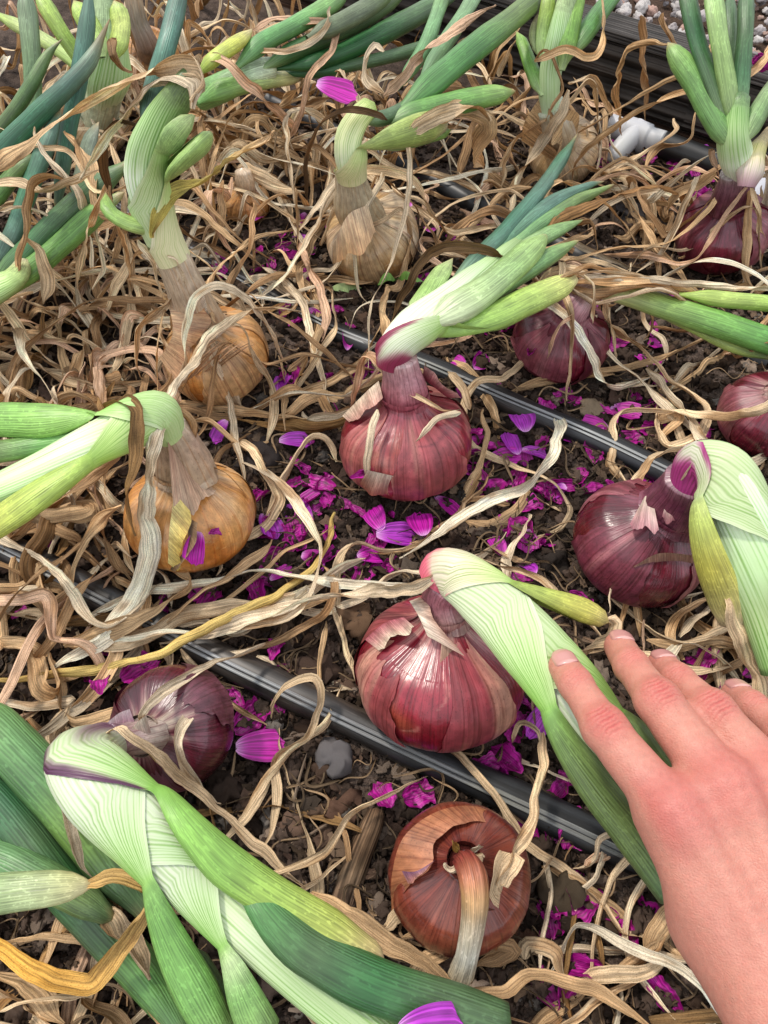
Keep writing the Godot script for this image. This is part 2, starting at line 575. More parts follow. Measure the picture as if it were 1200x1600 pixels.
func materials() -> void:
	var W := 256
	var H := 512
	var streak := noise_bytes(W, H, 0.055, 3, 12)
	var streak2 := noise_bytes(W, H, 0.13, 4, 40)
	var blotch := noise_bytes(W, H, 0.02, 5)
	var speck := noise_bytes(W, H, 0.16, 6)
	var dry := image_of(W, H, func(x, y, i):
		var s: float = streak[i] / 255.0
		var s2: float = streak2[i] / 255.0
		var b: float = blotch[i] / 255.0
		var k := 0.74 + 0.30 * smoothstep(0.25, 0.7, s * 0.55 + s2 * 0.45)
		k *= 0.92 + 0.14 * b
		var d := smoothstep(0.62, 0.85, speck[i] / 255.0) * 0.28
		return Color(k, k * (0.985 - d * 0.3), k * (0.96 - d * 0.5) ) * (1.0 - d))
	var both := PackedByteArray()
	both.resize(W * H)
	for i in W * H:
		both[i] = int(streak[i] * 0.5 + streak2[i] * 0.4 + speck[i] * 0.1)
	M.dry = mat(ImageTexture.create_from_image(dry), 0.72, {"normal": bump_of(W, H, both, 5.0), "scale": 1.0, "back": Color(0.52, 0.43, 0.31), "spec": 0.35})
	# onion leaf: striped pale sheath first, then a finely veined blade with whitish flecks
	W = 256
	H = 1024
	var veins := noise_bytes(W, H, 0.10, 11, 6)
	var fine := noise_bytes(W, H, 0.16, 12, 30)
	var fl := noise_bytes(W, H, 0.09, 13, 420)
	var cloud := noise_bytes(W, H, 0.012, 14)
	var lf := image_of(W, H, func(x, y, i):
		var t := float(y) / H
		var n: float = fine[i] / 255.0
		var st := 0.5 + 0.5 * sin(x * TAU / W * 40.0 + (veins[i] - 128) * 0.014)
		var sheath := Color(1, 1, 1).lerp(Color(0.52, 0.70, 0.34), smoothstep(0.3, 1.0, st) * (0.16 + 0.5 * smoothstep(0.0, 0.30, t)) * clampf(0.2 + 2.4 * (n - 0.3), 0.0, 1.2))
		var g := 0.80 + 0.34 * (n - 0.5) + 0.10 * st + 0.12 * (cloud[i] / 255.0 - 0.5)
		var blade := Color(g, g, g * 0.98)
		var f := smoothstep(0.66, 0.80, fl[i] / 255.0 + (cloud[i] - 128) * 0.0012)
		blade = blade.lerp(Color(1, 1, 1), f * 0.9)
		return sheath.lerp(blade, smoothstep(0.26, 0.46, t + (n - 0.5) * 0.15)))
	var lfb := PackedByteArray()
	lfb.resize(W * H)
	for i in W * H:
		lfb[i] = int(fine[i] * 0.5 + (127 + 120 * sin((i % W) * TAU / W * 40.0)) * 0.3 + fl[i] * 0.2)
	M.leaf = mat(ImageTexture.create_from_image(lf), 0.42, {"normal": bump_of(W, H, lfb, 2.0), "scale": 0.8})
	# onion skins: meridian lines
	W = 512
	H = 256
	var lines := noise_bytes(W, H, 0.12, 21, 4)
	var lines2 := noise_bytes(W, H, 0.05, 22, 9)
	var scuff := noise_bytes(W, H, 0.035, 23)
	var pits := noise_bytes(W, H, 0.2, 24)
	var skin := func(dark: Color, amount: float) -> ImageTexture:
		return ImageTexture.create_from_image(image_of(W, H, func(x, y, i):
			var l := smoothstep(0.50, 0.82, lines[i] / 255.0) * 0.8 + smoothstep(0.45, 0.8, lines2[i] / 255.0) * 0.2
			var s: float = scuff[i] / 255.0
			var c := Color(1, 1, 1).lerp(dark, clampf(l * amount, 0, 1))
			var k := 0.86 + 0.24 * (s - 0.4) - 0.25 * smoothstep(0.7, 0.85, pits[i] / 255.0)
			return Color(c.r * k, c.g * k, c.b * k)))
	var sb := PackedByteArray()
	sb.resize(W * H)
	for i in W * H:
		sb[i] = int(lines[i] * 0.45 + lines2[i] * 0.25 + scuff[i] * 0.3)
	var snm := bump_of(W, H, sb, 3.0)
	M.skin_red = mat(skin.call(Color(0.55, 0.40, 0.44), 0.5), 0.26, {"normal": snm, "scale": 0.7, "coat": 0.3})
	M.skin_gold = mat(skin.call(Color(0.80, 0.62, 0.46), 0.45), 0.27, {"normal": snm, "scale": 0.5, "coat": 0.3})
	M.paper = mat(skin.call(Color(0.66, 0.52, 0.50), 0.6), 0.40, {"normal": snm, "scale": 0.5, "back": Color(0.25, 0.17, 0.14)})
	# petals
	W = 128
	H = 128
	var pl := noise_bytes(W, H, 0.08, 31, 6)
	var pb := noise_bytes(W, H, 0.03, 32)
	M.petal = mat(ImageTexture.create_from_image(image_of(W, H, func(x, y, i):
		var k: float = 0.74 + 0.3 * smoothstep(0.3, 0.7, pl[i] / 255.0) + 0.2 * (pb[i] / 255.0 - 0.5)
		return Color(k, k * 0.9, k))), 0.5, {"normal": bump_of(W, H, pl, 4.0), "scale": 0.8, "back": Color(0.4, 0.2, 0.38)})
	# soil, crumbs, bark
	W = 512
	H = 512
	var e1 := noise_bytes(W, H, 0.02, 41)
	var e2 := noise_bytes(W, H, 0.11, 42)
	var e3 := noise_bytes(W, H, 0.3, 43)
	var soil := image_of(W, H, func(x, y, i):
		var k: float = 0.30 + 0.15 * (e1[i] / 255.0 - 0.5) + 0.16 * (e2[i] / 255.0 - 0.5) + 0.14 * (e3[i] / 255.0 - 0.5)
		var c := Color(k * 1.14, k * 0.98, k * 0.88)
		if e3[i] > 200: c = c.lerp(Color(0.45, 0.37, 0.30), 0.5)
		return c)
	var hb := PackedByteArray()
	hb.resize(W * H)
	for i in W * H:
		hb[i] = int(e1[i] * 0.3 + e2[i] * 0.4 + e3[i] * 0.3)
	M.soil = mat(ImageTexture.create_from_image(soil), 0.95, {"normal": bump_of(W, H, hb, 8.0), "scale": 1.0, "spec": 0.2})
	M.soil.uv1_scale = Vector3(9, 9, 9)
	W = 128
	H = 128
	var g1 := noise_bytes(W, H, 0.06, 51)
	var g2 := noise_bytes(W, H, 0.25, 52)
	M.crumb = mat(ImageTexture.create_from_image(image_of(W, H, func(x, y, i):
		var k: float = 0.82 + 0.4 * (g1[i] / 255.0 - 0.5) + 0.5 * (g2[i] / 255.0 - 0.5)
		return Color(k, k, k))), 0.95, {"normal": bump_of(W, H, g2, 6.0), "spec": 0.2})
	M.crumb.uv1_triplanar = true
	M.crumb.uv1_scale = Vector3(60, 60, 60)
	W = 256
	H = 256
	var w1 := noise_bytes(W, H, 0.09, 61, 5)
	var w2 := noise_bytes(W, H, 0.02, 62)
	M.wood = mat(ImageTexture.create_from_image(image_of(W, H, func(x, y, i):
		var k: float = 0.62 + 0.55 * (w1[i] / 255.0 - 0.5) + 0.3 * (w2[i] / 255.0 - 0.5)
		return Color(k, k * 0.97, k * 0.93))), 0.85, {"normal": bump_of(W, H, w1, 6.0), "spec": 0.3})
	var d1 := noise_bytes(W, H, 0.03, 71)
	var d2 := noise_bytes(W, H, 0.2, 72)
	M.hose = mat(ImageTexture.create_from_image(image_of(W, H, func(x, y, i):
		var k: float = 0.70 + 0.5 * smoothstep(0.45, 0.75, d1[i] / 255.0) * 0.5 + 0.5 * smoothstep(0.66, 0.85, d2[i] / 255.0)
		return Color(k, k * 0.98, k * 0.94))), 0.42, {"spec": 0.5})
	M.plastic = mat(null, 0.4, {})
	# skin of the hand: fine pores and mottling
	var k1 := noise_bytes(W, H, 0.18, 81)
	var k2 := noise_bytes(W, H, 0.03, 82)
	var cells := FastNoiseLite.new()
	cells.seed = 83
	cells.noise_type = FastNoiseLite.TYPE_CELLULAR
	cells.cellular_return_type = FastNoiseLite.RETURN_DISTANCE2_SUB
	cells.frequency = 0.11
	cells.fractal_type = FastNoiseLite.FRACTAL_NONE
	var ci := cells.get_seamless_image(W, H)
	ci.convert(Image.FORMAT_L8)
	var k3 := ci.get_data()
	var kb := PackedByteArray()
	kb.resize(W * H)
	for i in W * H:
		kb[i] = int(mini(k3[i], 140) * 0.8 + k1[i] * 0.4)
	M.hand = mat(ImageTexture.create_from_image(image_of(W, H, func(x, y, i):
		var k: float = 0.93 + 0.10 * (k2[i] / 255.0 - 0.5) + 0.09 * (k1[i] / 255.0 - 0.5)
		var g: float = k * (0.98 + 0.08 * (k2[(i + 9000) % (W * H)] / 255.0 - 0.5))
		return Color(k, g, g))), 0.48, {"normal": bump_of(W, H, kb, 3.0), "scale": 0.8, "spec": 0.4})
	M.hand.uv1_triplanar = true
	M.hand.uv1_scale = Vector3(42, 42, 42)
	M.hand.subsurf_scatter_enabled = true
	M.hand.subsurf_scatter_strength = 0.06
	M.stone = M.crumb.duplicate()
	M.stone.albedo_color = Color(1, 1, 1)
	M.nail = mat(M.crumb.albedo_texture, 0.25, {"coat": 0.4})
	M.nail.albedo_texture = null
	M.bark = M.wood

# ---------------------------------------------------------------- the bed
func ground_at(x: float, z: float) -> float:
	return 0.005 * nz.get_noise_2d(x * 260, z * 260) + 0.006 * nz.get_noise_2d(x * 60 + 50, z * 60)

const ALONG := Vector3(0.81, 0, 0.587)     # the bed's length
const OVER := Vector3(-0.587, 0, 0.81)     # across the bed, towards the viewer
const BACK := -0.606                        # where the inner face of the bed wall stands, along OVER

func _ready() -> void:
	rng.seed = 20240607
	nz.seed = 7
	nz.frequency = 0.01
	nz.fractal_octaves = 3
	var cam := Camera3D.new()
	cam.name = "camera"
	add_child(cam)
	cam.position = Vector3(0, 0.33, 0)
	cam.rotation_degrees = Vector3(-56, 0, 0)
	cam.fov = 69.0
	cam.near = 0.02
	cam.far = 200.0
	var env := Environment.new()
	env.background_mode = Environment.BG_SKY
	env.tonemap_mode = Environment.TONE_MAPPER_LINEAR
	env.tonemap_exposure = 1.22
	env.sdfgi_enabled = true
	env.ssao_enabled = true
	env.ssil_enabled = true
	var sm := ProceduralSkyMaterial.new()       # an even bright overcast
	sm.sky_top_color = Color(0.86, 0.88, 0.91)
	sm.sky_horizon_color = Color(0.82, 0.83, 0.84)
	sm.sky_curve = 0.3
	sm.sky_energy_multiplier = 1.2
	sm.ground_bottom_color = Color(0.25, 0.23, 0.20)
	sm.ground_horizon_color = Color(0.55, 0.54, 0.52)
	var sky := Sky.new()
	sky.sky_material = sm
	env.sky = sky
	var we := WorldEnvironment.new()
	we.environment = env
	add_child(we)
	var sun := DirectionalLight3D.new()
	sun.name = "sun"
	add_child(sun)
	sun.look_at_from_position(Vector3(-0.45, 1.0, -0.35), Vector3.ZERO, Vector3(0, 0, 1))
	sun.light_energy = 0.68
	sun.light_color = Color(1.0, 0.965, 0.92)
	sun.light_angular_distance = 6.0
	sun.shadow_enabled = true
	materials()
	bed()
	plants()
	litter()
	hand()
	label_loose()

func bed() -> void:
	var a := Acc.new()
	var p := PackedVector3Array()
	var c := PackedColorArray()
	var uv := PackedVector2Array()
	var nu := 300
	var nv := 300
	for j in nv + 1:
		for i in nu + 1:
			var s := (i / float(nu) - 0.5)
			var x := s * 0.75 + signf(s) * pow(absf(s) * 2.0, 5.0) * 1.1
			var tj := j / float(nv)
			var z := -0.86 + tj * 0.95 + pow(tj, 6.0) * 0.6
			if x * OVER.x + z * OVER.z < BACK: # the sheet ends under the bed wall
				var d := BACK - (x * OVER.x + z * OVER.z)
				x += OVER.x * d
				z += OVER.z * d
			var fine := 0.0016 * nz.get_noise_2d(x * 1500, z * 1500) + 0.0010 * nz.get_noise_2d(x * 5200, z * 5200)
			p.append(Vector3(x, ground_at(x, z) + fine, z))
			var f := 0.9 + 0.3 * nz.get_noise_2d(x * 400, z * 400)
			c.append(Color(f, f, f))
			uv.append(Vector2(x, z))
	grid(a, p, nu, nv, c, uv, false)
	var o := put(a, "soil", M.soil)
	o.set_meta("kind", "structure")
	# gravel yard beyond the bed
	a = Acc.new()
	p = PackedVector3Array(); c = PackedColorArray(); uv = PackedVector2Array()
	for j in 21:
		for i in 21:
			var x := (i - 10) * 4.0
			var z := (j - 10) * 4.0
			p.append(Vector3(x, -0.06, z))
			c.append(Color(0.85, 0.80, 0.76))
			uv.append(Vector2(x, z) * 3)
	grid(a, p, 20, 20, c, uv, false)
	var yard := M.soil.duplicate() as StandardMaterial3D
	yard.albedo_color = Color(1, 1, 1)
	put(a, "ground", yard).set_meta("kind", "structure")
	bed_wall()
	pipes()

# a bar with chamfered edges from a to b, w wide (along OVER) and h high
func plank(a: Acc, from: Vector3, to: Vector3, w: float, h: float, col: Color) -> void:
	var t := (to - from).normalized()
	var s := t.cross(Vector3.UP).normalized()
	var e := minf(w, h) * 0.12
	var sec := [Vector2(-w / 2 + e, -h / 2), Vector2(w / 2 - e, -h / 2), Vector2(w / 2, -h / 2 + e), Vector2(w / 2, h / 2 - e), Vector2(w / 2 - e, h / 2), Vector2(-w / 2 + e, h / 2), Vector2(-w / 2, h / 2 - e), Vector2(-w / 2, -h / 2 + e)]
	var nv := 60
	for k in 8:      # each facet a strip of its own, so that the edges stay crisp
		var p := PackedVector3Array(); var c := PackedColorArray(); var uv := PackedVector2Array()
		for j in nv + 1:
			var q := from.lerp(to, float(j) / nv)
			for i in 2:
				var d: Vector2 = sec[(k + 1 - i) % 8]
				var r := q + s * d.x + Vector3.UP * d.y
				r += (s * d.x + Vector3.UP * d.y) * 0.05 * n3(r, 300.0)
				p.append(r)
				var f := 1.0 + 0.35 * n3(r, 240.0)
				c.append(Color(col.r * f, col.g * f, col.b * f))
				uv.append(Vector2((k + 1 - i) * 0.13, j * (to - from).length() / nv * 4.0))
		grid(a, p, 1, nv, c, uv, false)
	for end in 2:
		var p := PackedVector3Array(); var c := PackedColorArray(); var uv := PackedVector2Array()
		for j in 2:
			for i in 2:
				p.append((to if end else from) + s * (i - 0.5) * (w - 2 * e) * (1 if end else -1) + Vector3.UP * (j - 0.5) * (h - 2 * e))
				c.append(col); uv.append(Vector2(i, j) * 0.2)
		grid(a, p, 1, 1, c, uv, false)

func bed_wall() -> void:
	var o := thing("raised_bed_wall", "dark weathered timber edge of the raised bed before the gravel", "bed edge", OVER * (BACK - 0.018))
	var mid := OVER * (BACK - 0.019)
	for row in 3:
		var a := Acc.new()
		var y := -0.062 + row * 0.047
		plank(a, mid - ALONG * 0.9 + Vector3.UP * y, mid + ALONG * 1.3 + Vector3.UP * y, 0.034 if row < 2 else 0.037, 0.0445, Color(0.34, 0.26, 0.22) if row < 2 else Color(0.36, 0.34, 0.33))
		put(a, "plank", M.wood, o)
	for row in 3:     # boards of the top edge
		var a := Acc.new()
		var q := mid + OVER * (row - 1) * 0.0125 + Vector3.UP * (0.0575 + 0.0012 * row)
		plank(a, q - ALONG * 0.9, q + ALONG * 1.3, 0.0115, 0.007, Color(0.40, 0.39, 0.39))
		put(a, "top_slat", M.wood, o)

# a round hose: points, radius (m) and ridges that run along its top
func hose(called: String, label: String, pts: Array, r: float, pale: bool) -> void:
	var o := thing(called, label, "irrigation hose", pts[0], "drip hoses in the onion bed")
	var a := Acc.new()
	var col := Color(0.17, 0.18, 0.20)
	var rr := []; var cc := []
	for q in pts:
		rr.append(r * 1000.0); cc.append(col)
	tube(a, pts, rr, cc, {"flat": 0.96, "around": 28, "wobble": 0.0, "step": 0.004, "close": false, "dust": 1})
	put(a, "hose", M.hose, o)
	if pale:
		for s in [0.30, 0.62]:
			a = Acc.new()
			var cv := curve(pts, 60)
			var fr := frames(cv.p, Vector3.UP)
			var line := []
			for k in range(0, 61, 6):
				line.append(cv.p[k] + fr[0][k] * r * 0.96 * cos(s) + fr[1][k] * r * sin(s) * 1.0)
			var lr := []; var lc := []
			for q in line:
				lr.append(1.0); lc.append(Color(0.60, 0.62, 0.64))
			tube(a, line, lr, lc, {"around": 6, "wobble": 0.05, "step": 0.008, "close": false, "flat": 0.5})
			put(a, "ridge", M.hose, o)

func pipes() -> void:
	hose("drip_hose", "ribbed black drip hose running past the big red onion by the hand", [v(-258.9,7,-230.2), v(-172.5,7,-186.3), v(-112.7,7,-155.4), v(-46.2,7,-122.1), v(-8.4,7,-104), v(27.2,7,-87.3), v(65.8,7,-69.2), v(102,7,-51.8), v(157.4,7,-25.1)], 0.0070, true)
	hose("drip_hose", "ribbed black drip hose behind the upright red onion and beside the folded purple one", [v(-196,5,-489.3), v(-100.6,5,-409.2), v(-44.8,5,-366.7), v(-15.9,6,-345.3), v(38.4,6,-318), v(84.6,7,-286.6), v(121.6,7,-265.3), v(152.6,7,-243), v(198.8,7,-216.7), v(252.4,7,-177.9)], 0.0068, true)
	hose("drip_hose", "thin black drip hose in the rear beside the pale yellow onion", [v(-96.4,5,-632.5), v(-20.2,5,-566.8), v(14.6,5,-534.2), v(43,5,-511.7), v(74.1,5,-481.6), v(131.9,4,-432.1), v(168.9,4,-395.6), v(234.6,3,-329)], 0.0075, false)
	var mid := OVER * (BACK + 0.030) + Vector3.UP * 0.012
	var foot: Vector3 = v(198.9,17,-571)
	var along := (foot - mid).dot(ALONG)
	var o := thing("water_pipe", "black water pipe with white fittings lying against the bed edge", "pipe", mid + ALONG * along)
	var a := Acc.new()
	tube(a, [mid + ALONG * (along + 0.01), mid + ALONG * (along + 0.12), mid + ALONG * 1.1], [9, 9, 9], [Color(0.15, 0.15, 0.16), Color(0.15, 0.15, 0.16), Color(0.15, 0.15, 0.16)], {"flat": 1.0, "around": 28, "wobble": 0.0, "step": 0.006, "dust": 1})
	put(a, "pipe", M.hose, o)
	for k in [0.0, 0.105]:
		a = Acc.new()
		var s: Vector3 = mid + ALONG * (along + k)
		var w := Color(0.66, 0.66, 0.70)
		tube(a, [s - ALONG * 0.018, s - ALONG * 0.0235, s - ALONG * 0.010, s - ALONG * 0.0095, s + ALONG * 0.010, s + ALONG * 0.0105, s + ALONG * 0.022, s + ALONG * 0.0225], [2, 9, 9, 11.5, 11.5, 10, 10, 7], [w, w, w, w, w, w, w, w], {"flat": 1.0, "around": 28, "wobble": 0.0, "step": 0.001, "close": false})
		tube(a, [s + Vector3.UP * 0.004 - OVER * 0.004, s - ALONG * 0.004 + OVER * 0.022 - Vector3.UP * 0.004, s - ALONG * 0.006 + OVER * 0.034 - Vector3.UP * 0.010], [8.5, 8.5, 8], [w, w, w], {"flat": 1.0, "around": 24, "wobble": 0.0, "close": true})
		put(a, "white_fitting", M.plastic, o)

func onion(label: String, at: Vector3, phrase: String) -> Node3D:
	landmarks.append([phrase, at])
	return thing("onion", label, "onion", Vector3(at.x, 0, at.z), "onions growing in the bed")

func plants() -> void:
	var o: Node3D
	# ---- the big red onion by the hand
	var c: Vector3 = v(24.7,27,-123.1)
	o = onion("biggest red onion, its thick folded stem reaching under the hand", c, "the big red onion")
	bulb(o, c, 36.0, "red", [v(24.4,56,-134.1), v(22.4,66,-138.2), v(25.1,73,-140.7)], [10, 8.5, 9.5], [Color(0.80,0.62,0.58), Color(0.72,0.42,0.46), Color(0.78,0.50,0.55)], 4)
	var st := stem_of([v(18.2,70,-140.3), v(22.3,78,-142.2), v(29.7,81,-137.1), v(40.8,79,-127.3), v(54.2,75,-112.8), v(68.5,69,-96.2), v(82.4,60,-75.9), v(97,48,-51.4), v(109.8,36,-30.7)], [7, 9.5, 11, 13, 15, 15.5, 14, 12.5, 10], 0.52, Vector3.UP, 0.84)
	leaf(o, [v(18.2,70,-140.3), v(22.3,78,-142.2), v(29.7,81,-137.1), v(40.8,79,-127.3), v(54.2,75,-112.8), v(68.5,69,-96.2), v(82.4,60,-75.9), v(97,48,-51.4), v(109.8,36,-30.7)], [6.6, 9, 10.5, 12.4, 14.4, 14.8, 13.4, 12, 9.6], [Color(0.86,0.52,0.58), Color(0.90,0.62,0.66), Color(0.94,0.86,0.82), WHITE, WHITE, WHITE, MINT, MINT, GREEN], {"called": "stem", "scale": 0.781, "sheath": 0.95, "flat": 0.5, "around": 30})
	sheath(o, st, 0.02, 0.10, 0.20, -1.6, [v(48.2,82,-134.1), v(63.2,79,-130), v(76.7,74,-127.2), v(86.2,70,-124.5)], [7, 5.5, 5, 5.5, 3], [Color(0.70,0.82,0.44), LIME, Color(0.66,0.74,0.30), YELLOW, Color(0.82,0.70,0.42)], 0.0012, {"flat": 0.6, "base": Color(0.93,0.86,0.82), "blush": Color(0.84,0.36,0.46), "blush_at": 0.8, "blush_fade": 2.2})
	sheath(o, st, 0.06, 0.24, 0.46, 1.5, [v(60.3,70,-83.1), v(72.9,61,-67.9), v(87.7,50,-53.2), v(104,36,-34.7)], [7, 7.5, 8, 8, 7], [Color(0.58,0.78,0.36), Color(0.50,0.70,0.32), GREEN, GREEN, DEEP], 0.0008, {"base": Color(0.90,0.93,0.83)})
	sheath(o, st, 0.16, 0.38, 0.56, -1.5, [v(86.8,72,-87), v(99.7,62,-74.2), v(113.5,50,-57.4)], [7, 6.5, 6.5, 6], [Color(0.54,0.74,0.32), GREEN, GREEN, DEEP], 0.0005, {"base": WHITE})
	hang(o, [v(85.6,71,-125.1), v(89.3,70,-123.7), v(87.3,66,-120.3), v(82.5,60,-120.3), v(80.9,50,-119.2)], 9, STRAW, {"curl": 2.4})
	hang(o, [v(22.1,80,-141.1), v(16.7,78,-138.8), v(10.1,70,-138.9), v(-11,45,-149.2), v(-31.3,33,-152.3), v(-49.1,26,-151), v(-78.3,20,-144.4), v(-101.5,17,-139.4)], 8.5, PALE, {"curl": 1.9, "twist": 0.3})
	flake(o, [v(7.7,58,-132.3), v(0,50,-133.3), v(-8.1,40,-130.6)], [v(12.5,63,-124.3), v(5.6,57,-123), v(-2.1,48,-121.4)], Color(0.72,0.40,0.44), PALE)
	flake(o, [v(10.4,58,-139.4), v(13.9,62,-130.3), v(17,62,-122.1)], [v(15.2,66,-136.8), v(22.4,64,-123.9), v(32,57,-114.9)], CREAM, Color(0.82,0.66,0.58))
	flake(o, [v(22.5,60,-120.3), v(36,52,-122.5), v(42.7,46,-127.9)], [v(20.1,42,-97.1), v(33,38,-95.8), v(45.8,33,-104.1)], Color(0.86,0.72,0.62), Color(0.62,0.34,0.28))
	# ---- upright red onion in the middle
	c = v(11.7,27,-248.9)
	o = onion("red onion in the middle of the bed with its stem leaning back to the right", c, "the middle red onion")
	bulb(o, c, 34.0, "red", [v(10.1,58,-253.9), v(8.3,70,-257.3), v(6.7,78,-259.5)], [12, 9.5, 9], [Color(0.66,0.35,0.40), Color(0.72,0.50,0.54), Color(0.80,0.66,0.66)], 4)
	st = stem_of([v(3.1,72,-258.7), v(5.4,82,-262.2), v(15.2,86,-272.2), v(31.8,82,-293.8), v(54,76,-326), v(83.8,68,-370.1), v(118.2,60,-419.7)], [8, 11.5, 14, 13, 11, 8, 5], 0.72, Vector3.UP, 0.76)
	leaf(o, [v(3.1,72,-258.7), v(5.4,82,-262.2), v(15.2,86,-272.2), v(31.8,82,-293.8), v(54,76,-326), v(83.8,68,-370.1), v(118.2,60,-419.7)], [7.6, 11, 13.4, 12.6, 10.6, 8, 5], [Color(0.86,0.62,0.66), Color(0.93,0.88,0.86), WHITE, WHITE, MINT, GREEN, BLUE], {"called": "stem", "scale": 0.707, "sheath": 0.75, "flat": 0.7, "around": 26})
	sheath(o, st, 0.0, 0.02, 0.15, 1.5, [v(30,86,-263.1), v(49.7,82,-278.9), v(70.9,78,-297.5), v(89.6,75,-312.4), v(101.9,72,-324.9)], [8, 7, 8, 8.5, 7, 3], [Color(0.66,0.80,0.44), Color(0.58,0.74,0.34), Color(0.56,0.72,0.30), Color(0.62,0.74,0.32), Color(0.72,0.76,0.38), Color(0.84,0.76,0.55)], 0.0013, {"base": Color(0.91,0.91,0.88), "blush": Color(0.48, 0.10, 0.24), "blush_at": 0.35, "blush_fade": 1.4})
	leaf(o, [v(16.7,86,-270), v(30.4,89,-276.4), v(45.4,87,-291.6), v(63.6,84,-314.3), v(84.9,78,-347.6), v(89,76,-355.4)], [9, 11, 10.5, 9.5, 7.5, 3.5], [WHITE, Color(0.80,0.87,0.68), Color(0.68,0.80,0.52), Color(0.56,0.71,0.40), Color(0.60,0.74,0.42), MINT], {"flat": 0.75})
	leaf(o, [v(41.3,80,-291.4), v(59,78,-308.3), v(82.3,74,-333.9), v(109.9,68,-361.4)], [7, 8, 8, 3], [MINT, Color(0.48,0.66,0.36), Color(0.42,0.60,0.34), Color(0.56,0.66,0.36)], {"flat": 0.75})
	leaf(o, [v(13.9,84,-277.6), v(21.6,84,-296.1), v(29.6,82,-315.8), v(36.3,80,-329.8)], [7, 6.5, 6, 2], [Color(0.80,0.88,0.62), Color(0.58,0.74,0.36), Color(0.64,0.76,0.42), Color(0.78,0.80,0.58)], {"flat": 0.5})
	leaf(o, [v(29,80,-300.9), v(49.1,78,-331.3), v(71.8,74,-367.5), v(95.6,70,-410.6), v(112.9,66,-448), v(127.1,64,-479)], [6, 6.5, 6, 5.5, 5, 2], [MINT, BLUE, Color(0.24,0.46,0.36), BLUE, Color(0.26,0.46,0.33), Color(0.36,0.44,0.24)], {"flat": 0.8})
	leaf(o, [v(39.9,76,-315.8), v(67.1,73,-354.5), v(97.4,69,-393), v(124.3,66,-417), v(135.8,64,-424.8)], [6, 7, 6.5, 5, 2], [MINT, Color(0.36,0.56,0.42), BLUE, BLUE, DEEP], {"flat": 0.8})
	leaf(o, [v(50.7,74,-323.4), v(83.2,70,-367.3), v(114.2,66,-400.7), v(141.6,63,-423.1)], [6, 6.5, 5.5, 3], [MINT, Color(0.42,0.62,0.36), GREEN, Color(0.52,0.66,0.34)], {"flat": 0.8})
	leaf(o, [v(69.6,72,-341.9), v(94,69,-365.8), v(116.1,66,-383.2)], [6, 6, 2], [MINT, Color(0.50,0.66,0.38), Color(0.46,0.60,0.32)], {"flat": 0.8})
	hang(o, [v(88.3,77,-310.5), v(96.3,78,-317.3), v(111.4,72,-331.2), v(134.6,60,-337.3), v(148.1,48,-334), v(155.1,36,-329.1), v(150.6,28,-324.5)], 9.5, TAN, {"curl": 1.6, "tip": BROWN})
	hang(o, [v(6.2,70,-257.3), v(0,72,-259.6), v(-7.9,68,-270.2), v(-12.3,55,-267.7), v(-16.8,35,-264)], 8, ROSY, {"curl": 1.2})
	hang(o, [v(-7.1,60,-275.3), v(3.1,66,-257), v(15.4,64,-246.2), v(28.1,56,-244.4), v(38.9,46,-254.2)], 4.0, STRAW, {"curl": 2.4})
	hang(o, [v(-3.1,62,-239.8), v(-5.5,60,-233.5), v(-7.3,52,-224.4), v(-8.1,42,-220.5), v(-5.7,32,-218.2)], 4.5, PALE, {"curl": 2.2})
	hang(o, [v(38,52,-246.7), v(26.3,57,-239.4), v(20.8,57,-232.1), v(15.4,52,-228.3)], 5.5, PALE, {"curl": 1.6})
	flake(o, [v(-2.5,62,-258.7), v(-7.9,58,-256.1), v(-21.4,40,-255.2)], [v(0,62,-246), v(-7.8,56,-243.1), v(-16.8,44,-246.5)], PALE, Color(0.82,0.62,0.56))
	flake(o, [v(19,62,-260.9), v(22.8,60,-258.5), v(32.1,52,-256.5)], [v(20.1,72,-259.6), v(27.9,66,-254.8), v(38.6,56,-252.8)], Color(0.58,0.22,0.28), Color(0.86,0.70,0.66))
	flake(o, [v(-8.1,42,-218.6), v(1.6,40,-217.4), v(12.6,34,-218.7)], [v(-12.7,30,-217.7), v(0,22,-215.5), v(13.2,16,-219.7)], CREAM, Color(0.66,0.40,0.32))
	# ---- yellow onion with its stem fallen to the left
	c = v(-94.9,26,-203.2)
	o = onion("yellow onion with a bright green stem folded over to the left", c, "the folded yellow onion")
	bulb(o, c, 31.0, "gold", [v(-93.9,54,-211.3), v(-93.2,74,-212.1), v(-93.5,88,-210)], [13.5, 9.5, 7.5], [Color(0.80,0.68,0.55), Color(0.78,0.66,0.55), Color(0.84,0.78,0.64)], 1)
	st = stem_of([v(-91.7,82,-207.3), v(-94,95,-207.5), v(-104.7,97,-199.5), v(-123,92,-192.1), v(-141.9,86,-185.2), v(-169.1,78,-176.3), v(-202.8,68,-167.1)], [9, 13, 14.5, 14, 13, 12, 10], 0.62, Vector3.UP, 0.66)
	leaf(o, [v(-91.7,82,-207.3), v(-94,95,-207.5), v(-104.7,97,-199.5), v(-123,92,-192.1), v(-141.9,86,-185.2), v(-169.1,78,-176.3), v(-202.8,68,-167.1)], [8.6, 12.5, 13.8, 13.4, 12.4, 11.4, 10], [Color(0.86,0.88,0.70), MINT, Color(0.80,0.90,0.62), Color(0.84,0.91,0.72), Color(0.76,0.87,0.60), Color(0.66,0.82,0.50), GREEN], {"called": "stem", "scale": 0.614, "sheath": 0.9, "flat": 0.6, "around": 24})
